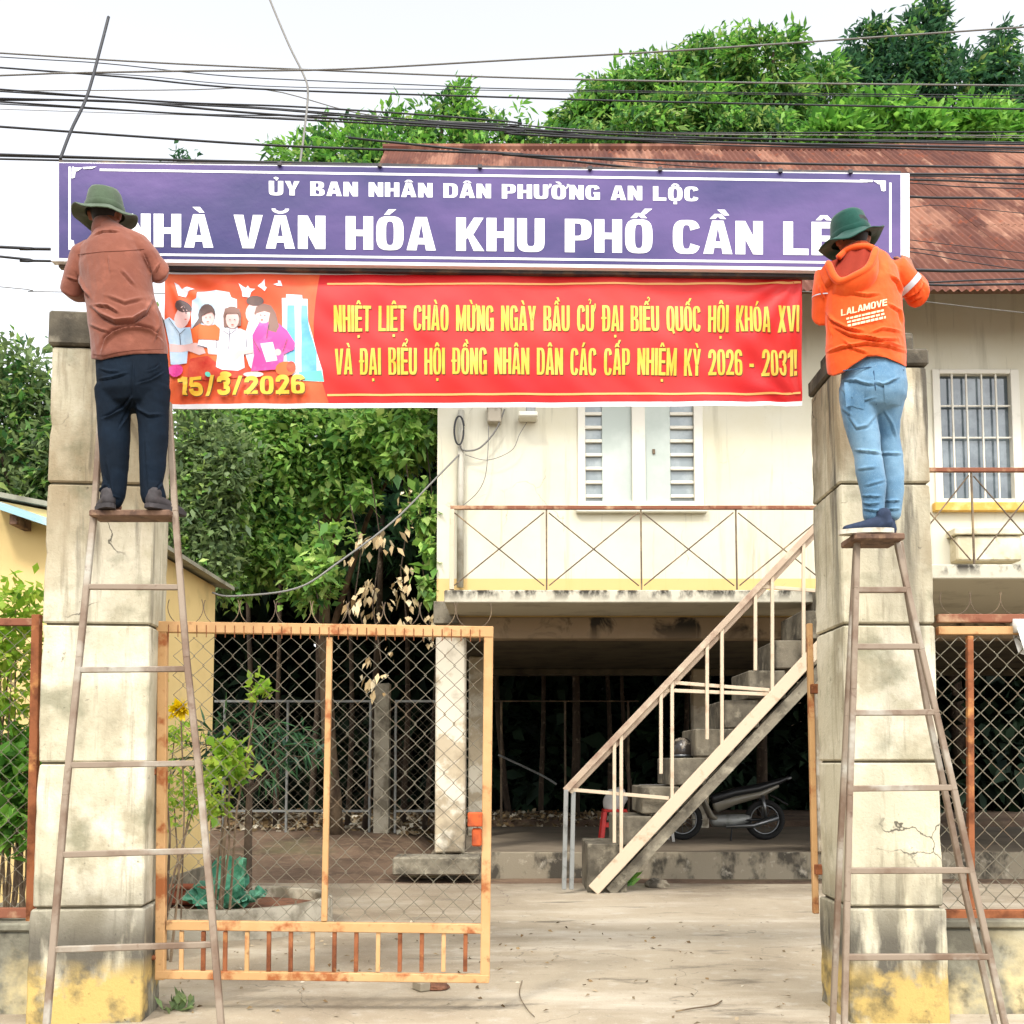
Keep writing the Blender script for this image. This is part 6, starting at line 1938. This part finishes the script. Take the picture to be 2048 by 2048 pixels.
# ------------------------------------------------------------------ overhead cables
def span(pts, Y, r=.011, m='cable_black', label='', Y2=None):
    P = []
    n = len(pts)
    for i, (x, y) in enumerate(pts):
        yy_ = Y + ((Y2 or Y) - Y) * i / (n - 1)
        P.append(at(x, y, yy_))
    a = P[0] + (P[0] - P[1]).normalized() * 3.5
    b = P[-1] + (P[-1] - P[-2]).normalized() * 3.5
    cable('overhead_cable', [a] + P + [b], r * .82, label, m, 'cable', 'overhead cables above the sign', 4)
Zq = lambda z, k: [((x / 1.8867 + (0 if k == 0 else 1024)) * VW / 2048, y / 1.8867 * VW / 2048) for x, y in z]
OC = 'thin dark cable strung high across the sky above the sign'
OR = 'dark cable passing in front of the rusty roof'
span(Zq([(0, 200), (560, 235), (1140, 262)], 0) + Zq([(0, 293), (900, 312), (1932, 323)], 1), 8.2, .010, 'cable_grey', 'grey cable running level across the green treetops')
span(Zq([(0, 285), (240, 276), (700, 268), (1260, 262), (1932, 226)], 0) + Zq([(700, 186), (1932, 102)], 1), 7.6, .010, 'cable_grey', 'grey cable climbing towards the right above all the trees')
span(Zq([(0, 215), (400, 240), (900, 290), (1640, 323)], 0) + Zq([(0, 335), (1000, 352), (1932, 360)], 1), 8.4, .006, 'cable_black', OC)
span(Zq([(0, 255), (460, 290), (960, 335), (1932, 368)], 0) + Zq([(600, 385), (1932, 412)], 1), 8.0, .010, 'cable_black', OC)
span(Zq([(0, 337), (640, 385), (1160, 405), (1932, 460)], 0) + Zq([(0, 485), (600, 515), (1200, 530), (1932, 545)], 1), 7.8, .010, 'cable_black', OC)
span(Zq([(0, 372), (480, 385), (1000, 430), (1932, 488)], 0) + Zq([(0, 505), (700, 535), (1932, 558)], 1), 7.7, .012, 'cable_black', OC)
span(Zq([(0, 384), (700, 430), (1400, 465), (1932, 495)], 0) + Zq([(600, 530), (1932, 575)], 1), 7.9, .010, 'cable_black', OC)
span(Zq([(0, 478), (520, 515), (1100, 552), (1932, 580)], 0) + Zq([(0, 585), (800, 612), (1932, 634)], 1), 7.4, .012, 'cable_black', 'dark cable passing just above the sign and over the rusty roof')
span(Zq([(0, 583), (700, 605), (1932, 632)], 0) + Zq([(0, 636), (900, 652), (1932, 660)], 1), 7.2, .013, 'cable_black', 'thick dark cable lying along the top edge of the sign')
span(Zq([(0, 600), (900, 620), (1932, 640)], 0) + Zq([(0, 650), (1500, 678), (1932, 694)], 1), 7.3, .010, 'cable_black', 'thin dark cable just behind the top edge of the sign')
span(Zq([(0, 932), (190, 940)], 0) + Zq([(0, 960), (1500, 1018), (1932, 1022)], 1), 6.9, .014, 'cable_black', 'thick cable running behind the lower edge of the sign')
span(Zq([(0, 968), (190, 985), (1932, 1010)], 0) + Zq([(1100, 1050), (1600, 1075), (1932, 1072)], 1), 6.8, .011, 'cable_black', 'dark cable running behind the gap between sign and banner')
span(Zq([(0, 1082), (245, 1102), (1932, 1120)], 0) + Zq([(1100, 1100), (1932, 1180)], 1), 8.4, .005, 'cable_grey', 'very thin cable behind the man in the brown shirt')
span(Zq([(1100, 700), (1500, 742), (1932, 750)], 1), 7.5, .012, 'cable_black', OR)
span(Zq([(1100, 880), (1500, 935), (1932, 985)], 1), 7.6, .005, 'cable_black', OR)
span(Zq([(1100, 920), (1500, 950), (1700, 985), (1932, 1020)], 1), 7.5, .005, 'cable_black', OR)
span(Zq([(1500, 690), (1700, 705), (1932, 712)], 1), 7.9, .006, 'cable_black', OR)
span(Zq([(1400, 790), (1600, 775), (1932, 805)], 1), 7.9, .004, 'cable_black', OR)
TH = 'very fine cable sagging among the thicker overhead cables'
span(Zq([(0, 283), (260, 277), (520, 285), (1000, 325)], 0) + Zq([(0, 342), (1932, 372)], 1), 8.6, .005, 'cable_black', TH)
span(Zq([(0, 412), (560, 430), (1200, 448), (1932, 478)], 0) + Zq([(300, 498), (1932, 520)], 1), 8.8, .004, 'cable_grey', TH)
span(Zq([(0, 345), (900, 400), (1420, 440), (1700, 462), (1932, 470)], 0) + Zq([(500, 500), (1932, 498)], 1), 8.1, .008, 'cable_black', TH)
span(Zq([(0, 378), (300, 380), (960, 408), (1500, 455), (1932, 478)], 0) + Zq([(400, 520), (1100, 525), (1932, 538)], 1), 7.9, .009, 'cable_black', TH)
span(Zq([(0, 392), (800, 432), (1400, 440), (1932, 486)], 0) + Zq([(700, 545), (1932, 566)], 1), 8.0, .007, 'cable_black', TH)
span(Zq([(600, 340), (1000, 338), (1400, 435), (1932, 470)], 0) + Zq([(600, 505), (1932, 512)], 1), 8.3, .006, 'cable_grey', TH)
span(Zq([(0, 590), (900, 612), (1932, 636)], 0) + Zq([(0, 644), (1500, 664), (1932, 676)], 1), 7.3, .006, 'cable_black', TH)
span(Zq([(1100, 850), (1500, 905), (1932, 955)], 1), 7.7, .004, 'cable_black', OR)
span(Zq([(1100, 1000), (1500, 1062), (1932, 1052)], 1), 7.0, .008, 'cable_black', OR)
g = [at(x, y, Y) for x, y, Y in ((205, 32, 6.4), (190, 90, 6.3), (165, 180, 6.1), (135, 245, 5.95), (114, 300, 5.8))]
cable('guy_wire', g, .010, 'short dark rod slanting up from the left end of the sign', 'cable_black', 'rod')
cable('drop_cable', [at(495, -40, 8.0), at(510, 2, 8.0), at(545, 85, 7.9), at(572, 140, 7.8), at(581, 175, 7.7), at(574, 250, 7.5), at(565, 315, 7.3)], .009, 'thin cable dropping from the sky to the top of the sign', 'cable_grey')

# ------------------------------------------------------------------ round planter with a cabbage
pc = gnd(440, 1712); PR = .86
pc = Vector((at(445, 1400, 9.3).x, 9.35, 0))
pl = thing('planter_ring', pc, 'round concrete planting ring behind the gate', 'planter')
MB().lathe([(PR - .09, .02), (PR - .09, .235), (PR - .08, .245), (PR, .245), (PR + .012, .235), (PR + .02, -.05)], pc, 40).build('ring', 'ring_concrete', pl, True)
MB().lathe([(.002, .17), (PR * .5, .165), (PR - .085, .15)], pc, 28, lambda v, a, r: Vector((v.x, v.y, v.z + .02 * noise.noise(v * 6)))).build('soil', 'dirt_red', pl, True)
cab = thing('cabbage_plant', pc + Vector((.02, -.1, .16)), 'large blue-green leafy vegetable plant in the planting ring', 'plant')
def big_leaf(base, tip, w, cup, name='leaf', m='leaf_cabbage', curl=.1):
    base, tip = Vector(base), Vector(tip)
    d = (tip - base); L = d.length; d.normalize()
    s = d.cross(Vector((0, -.3, 1))).normalized(); u = s.cross(d)
    V, F = [], []
    nu, nv = 9, 8
    for j in range(nu + 1):
        t = j / nu
        ww = w * (math.sin(math.pi * min(1, t * .86 + .06)) ** .8) * (1 if t > .15 else .35)
        for i in range(nv + 1):
            q = i / nv * 2 - 1
            ruf = .03 * w / .15 * math.sin(q * 9 + t * 14) * abs(q)
            V.append(base + d * L * t + s * q * ww + u * (cup * (q * q) * w + ruf - curl * t * t * L))
    for j in range(nu):
        for i in range(nv):
            F.append((j * (nv + 1) + i, j * (nv + 1) + i + 1, (j + 1) * (nv + 1) + i + 1, (j + 1) * (nv + 1) + i))
    return MB().add(V, F).build(name, m, cab, True)
cb = pc + Vector((-.02, -.15, .17))
for tx, ty, tz, w, cup in ((-.02, -.05, .46, .13, .5), (.12, .0, .44, .12, .5), (-.12, .05, .36, .11, .4), (.34, -.05, .16, .13, .2), (-.36, -.05, .14, .13, .2), (-.22, -.22, .10, .11, .2), (.20, -.22, .12, .12, .2), (.06, -.25, .22, .09, .3), (-.30, .1, .22, .1, .3), (.05, .15, .4, .12, .4)):
    big_leaf(cb, cb + Vector((tx, ty, tz)), w * 1.3, cup * .7)
tro = thing('clay_trough', gnd(335, 1700), 'terracotta trough lying in the planting ring beside the cabbage', 'trough')
a = pc + Vector((-.62, -.05, .18))
MB().box(a, a + Vector((.42, .22, .14)), .02).build('trough_body', 'terracotta', tro)
MB().box(a + Vector((-.012, -.012, .141)), a + Vector((.432, .232, .165)), .008).build('rim', 'terracotta', tro)

# bricks and stones
def brick(x, y, sx, sy, sz, rz, label, m='brick_red', holes=True):
    p = gnd(x, y)
    b = thing('brick', p, label, 'brick')
    MB().obox(p + Vector((0, 0, sz / 2)), (sx / 2, sy / 2, sz / 2), Matrix.Rotation(rz, 3, 'Z'), .006).build('brick_body', m, b)
    if holes:
        rm = Matrix.Rotation(rz, 3, 'Z')
        for i in (-1, 1):
            for j in (-1, 1):
                MB().obox(p + rm @ Vector((i * sx * .22, -sy / 2 - .001, 0)) + Vector((0, 0, sz / 2 + j * sz * .22)), (sx * .13, .003, sz * .13), rm).build('hole', 'cable_black', b)  # thin black plates stand in for the shade inside the hollows
brick(688, 1622, .085, .18, .085, R(4), 'small hollow brick standing on the yard behind the gate', 'stone_pale')
brick(795, 1868, .075, .11, .055, R(35), 'broken brick lying just under the gate', 'plinth_concrete', False)
st_ = gnd(800, 1655)
def rock(p, r, sq, name, label, m, cat='stone'):
    bm = bmesh.new()
    bmesh.ops.create_icosphere(bm, subdivisions=3, radius=1)
    for v in bm.verts:
        k = 1 + .28 * noise.noise(v.co * 1.7 + Vector(p)) + .1 * noise.noise(v.co * 5)
        v.co = Vector((v.co.x * r * k, v.co.y * r * .6 * k, v.co.z * r * sq * k))
    me = bpy.data.meshes.new(name); bm.to_mesh(me); bm.free()
    me.materials.append(MATS[m])
    o = bpy.data.objects.new(name, me); COL.objects.link(o)
    o.location = Vector(p) + Vector((0, 0, r * sq * .5))
    return tag(o, label, cat)
rock(st_, .22, .16, 'flat_stone', 'flat pale stone in front of the house step', 'stone_pale')
rock(gnd(818, 1866), .10, .3, 'small_stone', 'small brown stone beside the broken brick', 'dirt_red')
rock(gnd(1240, 1675), .14, .5, 'rough_stone', 'rough grey stone behind the weed at the stair foot', 'plinth_concrete')
cable('twig', [gnd(1275, 1908, .012), gnd(1310, 1902, .014), gnd(1345, 1897, .012), gnd(1362, 1888, .014)], .005, 'thin dark twig lying on the concrete', 'rod_dark', 'twig')
cable('bent_wire', [gnd(985, 1850, .01), gnd(980, 1875, .01), gnd(992, 1900, .01), gnd(1008, 1918, .01)], .003, 'thin bent wire lying on the concrete near the gate', 'rod_dark', 'wire')

# ------------------------------------------------------------------ fence at the back of the yard
BF = 16.4
bf = thing('wire_fence', (at(650, 1400, BF).x, BF, gz(-3, BF)), 'low wire fence with concrete posts in front of the dark wood', 'fence')
def bpst(x, y0, y1, w, m):
    a, b = at(x, y1, BF), at(x, y0, BF)
    MB().box((a.x - w / 2, BF - w / 2, gz(a.x, BF) - .05), (a.x + w / 2, BF + w / 2, b.z), .01).build('post', m, bf)
bpst(720, 1290, 1555, .24, 'ring_concrete')
for x in (697, 745, 540, 420): bpst(x, 1322, 1540, .04, 'grey_steel')
for (xa, xb, y) in ((405, 700, 1323), (745, 905, 1323), (405, 700, 1530), (745, 905, 1530)):
    MB().bar(at(xa, y, BF + .01), at(xb, y, BF + .01), .035, .035).build('rail', 'grey_steel', bf)
V, F = chain_link(BF + .03, at(405, 1400, BF).x, at(905, 1400, BF).x, at(0, 1530, BF).z, at(0, 1325, BF).z, .07, .07, .003)
np_mesh('chain_link', V, F, 'link_wire', bf, True)
B2 = 19.4
bf2 = thing('wire_fence', (at(1050, 1400, B2).x, B2, .3), 'thin wire fence seen through the open ground floor', 'fence')
for x in (946, 1066, 1185): MB().tube([Vector((at(x, 1400, B2).x, B2, .3)), at(x, 1323, B2)], .022, 6).build('post', 'rod_dark', bf2)
MB().tube([at(930, 1323, B2), at(1205, 1323, B2)], .014, 5).build('rail', 'rod_dark', bf2)
cable('leaning_pole', [at(940, 1424, 19.0), at(1020, 1462, 18.8), at(1050, 1480, 18.7)], .022, 'pale thin pole lying aslant at the back of the ground floor', 'grey_steel', 'pole')

# ------------------------------------------------------------------ things standing in the open ground floor
FZ = FLOOR + .004
sx_ = at(1158, 1400, 15.0).x
stool = thing('stool', Vector((sx_, 15.0, FZ)), 'red plastic stool standing in the open ground floor', 'stool')
MB().box((sx_ - .17, 14.83, FZ + .43), (sx_ + .17, 15.17, FZ + .47), .015).build('seat', 'red_plastic', stool)
for i in (-1, 1):
    for j in (-1, 1):
        MB().bar(Vector((sx_ + i * .20, 15 + j * .20, FZ)), Vector((sx_ + i * .145, 15 + j * .145, FZ + .435)), .055, .03, (0, 1, 0), .006).build('leg', 'red_plastic', stool)
for i in (-1, 1):
    MB().bar(Vector((sx_ - .17, 15 + i * .17, FZ + .24)), Vector((sx_ + .17, 15 + i * .17, FZ + .24)), .05, .015).build('stretcher', 'red_plastic', stool)
bag = MB().loft([((sx_ - .02, 15, FZ + .49), .15, .12), ((sx_ + .0, 15, FZ + .58), .17, .12), ((sx_ + .06, 15, FZ + .68), .15, .10), ((sx_ + .08, 15, FZ + .74), .09, .06)], n=18)
bag = skinned('cloth_bag', bag, .02, 'grey_plastic', None, lambda P, Nn: P + Nn * np.array([[.03 * noise.noise(Vector(p) * 9)] for p in P]))
tag(bag, 'pale grey bundle resting on the red stool', 'bundle')
px_ = at(1235, 1400, 15.2).x
chair = thing('plastic_chair', Vector((px_, 15.2, FZ)), 'pale grey plastic chair half hidden behind the stair steps', 'chair')
MB().box((px_ - .22, 15.0, FZ + .40), (px_ + .22, 15.42, FZ + .43), .012).build('seat', 'grey_plastic', chair)
MB().box((px_ - .21, 15.4, FZ + .43), (px_ + .21, 15.44, FZ + .82), .015).build('backrest', 'grey_plastic', chair)
for i in (-1, 1):
    for j in (-1, 1):
        MB().bar(Vector((px_ + i * .23, 15.21 + j * .22, FZ)), Vector((px_ + i * .19, 15.21 + j * .19, FZ + .405)), .04, .03).build('leg', 'grey_plastic', chair)
    MB().bar(Vector((px_ + i * .22, 15.02, FZ + .62)), Vector((px_ + i * .21, 15.42, FZ + .66)), .045, .03, (0, 0, 1), .006).build('armrest', 'grey_plastic', chair)
# motorbike, tail to the right
my = 15.3
def Mb(x, y, dy=0.0): return at(x, y, my + dy)
bike = thing('motorbike', Vector((at(1380, 1400, my).x, my, FZ)), 'dark motorbike with cream leg shield parked in the open ground floor', 'motorbike')
rw = Vector((at(1440, 1400, my).x, my, FZ + .30)); fwh = rw - Vector((1.22, 0, 0))
def wheel(c):
    w = MB()
    ring = [c + Vector((.255 * math.cos(2 * math.pi * k / 28), 0, .255 * math.sin(2 * math.pi * k / 28))) for k in range(29)]
    w.tube(ring, .045, 8, False)
    o = w.build('wheel', 'tyre', bike, True)
    MB().tube([c + Vector((.208 * math.cos(2 * math.pi * k / 28), 0, .208 * math.sin(2 * math.pi * k / 28))) for k in range(29)], .014, 6, False).build('rim', 'chrome', o, True)
    mb = MB().tube([c + Vector((0, -.05, 0)), c + Vector((0, .05, 0))], .045, 10)
    for k in range(12):
        a = 2 * math.pi * k / 12
        mb.tube([c, c + Vector((.205 * math.cos(a), 0, .205 * math.sin(a)))], .004, 4)
    mb.build('spokes', 'chrome', o)
wheel(rw); wheel(fwh)
MB().loft([(rw + Vector((-.75, 0, .30)), .09, .08), (rw + Vector((-.45, 0, .40)), .10, .07), (rw + Vector((-.1, 0, .46)), .10, .07), (rw + Vector((.22, 0, .56)), .06, .045), (rw + Vector((.36, 0, .62)), .03, .025)], ref=(0, 1, 0), n=12).build('seat', 'bike_black', bike, True)
MB().loft([(rw + Vector((-.72, 0, .20)), .07, .10), (rw + Vector((-.4, 0, .30)), .085, .07), (rw + Vector((-.05, 0, .38)), .08, .055), (rw + Vector((.20, 0, .50)), .05, .03)], ref=(0, 1, 0), n=12).build('side_panel', 'bike_cream', bike, True)
MB().loft([(rw + Vector((-.98, 0, .55)), .16, .03), (rw + Vector((-.92, 0, .30)), .19, .035), (rw + Vector((-.80, 0, .05)), .15, .05), (rw + Vector((-.70, 0, .0)), .08, .05)], ref=(0, 1, 0), n=14).build('leg_shield', 'bike_cream', bike, True)
MB().loft([(rw + Vector((-.75, 0, -.02)), .10, .09), (rw + Vector((-.45, 0, -.02)), .12, .10), (rw + Vector((-.25, 0, .02)), .08, .06)], ref=(0, 1, 0), n=12).build('engine', 'grey_steel', bike, True)
MB().tube([rw + Vector((-.6, -.12, -.1)), rw + Vector((-.2, -.14, -.08)), rw + Vector((.16, -.14, .04))], [.025, .035, .045], 10).build('exhaust', 'chrome', bike, True)
for s in (-1, 1):
    MB().tube([fwh + Vector((0, s * .06, 0)), fwh + Vector((.18, s * .06, .48))], .022, 7).build('fork', 'chrome', bike, True)
    MB().tube([rw + Vector((0, s * .07, 0)), rw + Vector((-.5, s * .07, .0))], .02, 6).build('swing_arm', 'bike_black', bike, True)
    MB().tube([rw + Vector((.0, s * .09, .02)), rw + Vector((-.04, s * .09, .36))], .025, 7).build('shock_absorber', 'chrome', bike, True)
    MB().tube([fwh + Vector((.20, s * .0, .62)), fwh + Vector((.24, s * .2, .70)), fwh + Vector((.32, s * .32, .68))], .014, 6).build('handlebar', 'bike_black', bike, True)
    MB().tube([fwh + Vector((.24, s * .2, .70)), fwh + Vector((.22, s * .26, .86))], .006, 5).build('mirror_stem', 'bike_black', bike)
MB().loft([(fwh + Vector((.10, 0, .62)), .10, .09), (fwh + Vector((.2, 0, .66)), .12, .10)], ref=(0, 1, 0), n=12).build('headlight', 'bike_cream', bike, True)
MB().loft([(fwh + Vector((-.26, 0, .20)), .05, .01), (fwh + Vector((0, 0, .33)), .055, .012), (fwh + Vector((.22, 0, .22)), .05, .01)], ref=(0, 1, 0), n=10).build('mudguard', 'bike_black', bike, True)
MB().loft([(rw + Vector((.1, 0, .36)), .05, .012), (rw + Vector((.34, 0, .22)), .05, .012)], ref=(0, 1, 0), n=10).build('mudguard', 'bike_black', bike, True)
MB().loft([(rw + Vector((.35, 0, .60)), .04, .025), (rw + Vector((.40, 0, .62)), .035, .02)], ref=(0, 1, 0), n=10).build('tail_light', 'chrome', bike, True)
MB().tube([rw + Vector((-.5, -.08, -.05)), rw + Vector((-.55, -.2, -.295))], .012, 6).build('kick_stand', 'bike_black', bike)
# helmet on the stair step
hp = at(1287, 1425, SY + .5)
hp.z = at(st[3][0], st[3][1], SY + .08).z + .0
hm = thing('helmet', hp, 'dark open-face helmet resting on a stair step', 'helmet')
MB().lathe([(.13, .0), (.137, .05), (.133, .12), (.11, .19), (.06, .235), (.003, .245)], hp, 24, lambda v, a, r: Vector((v.x, v.y * 1.12, v.z + (.03 if v.z < .01 and math.sin(a) < 0 else 0)))).build('shell', 'helmet_paint', hm, True)
MB().lathe([(.139, .015), (.142, .02), (.142, .034), (.138, .04)], hp, 24, lambda v, a, r: Vector((v.x, v.y * 1.12, v.z))).build('trim', 'chrome', hm, True)
# white cloth on the right fence
wc_ = [(1915, 1178), (1990, 1172), (2000, 1260), (1940, 1255), (1928, 1225)]
cl = thing('white_cloth', Fp(1955, 1250), 'white cloth hung over the right-hand fence rail', 'cloth')
V, F = [], []
for j in range(9):
    for i in range(9):
        u, v = i / 8, j / 8
        x = 1914 + u * 80 + v * 16 * (1 - u); y = 1180 + v * (50 + 30 * u)
        p = at(x, y, FY + .05); p.y -= .012 * math.sin(u * 9) * v + .02
        V.append(p)
V2 = [p + Vector((0, .004, 0)) for p in V]
for j in range(8):
    for i in range(8):
        F.append((j * 9 + i, j * 9 + i + 1, (j + 1) * 9 + i + 1, (j + 1) * 9 + i))
MB().add(V, F).build('front_fold', 'white_cloth', cl, True)
MB().add([p + Vector((0, .075, 0)) for p in V], F).build('back_fold', 'white_cloth', cl, True)
MB().tube([V[0] + Vector((0, .035, 0)), V[8] + Vector((0, .035, 0))], .042, 8).build('top_fold', 'white_cloth', cl, True)
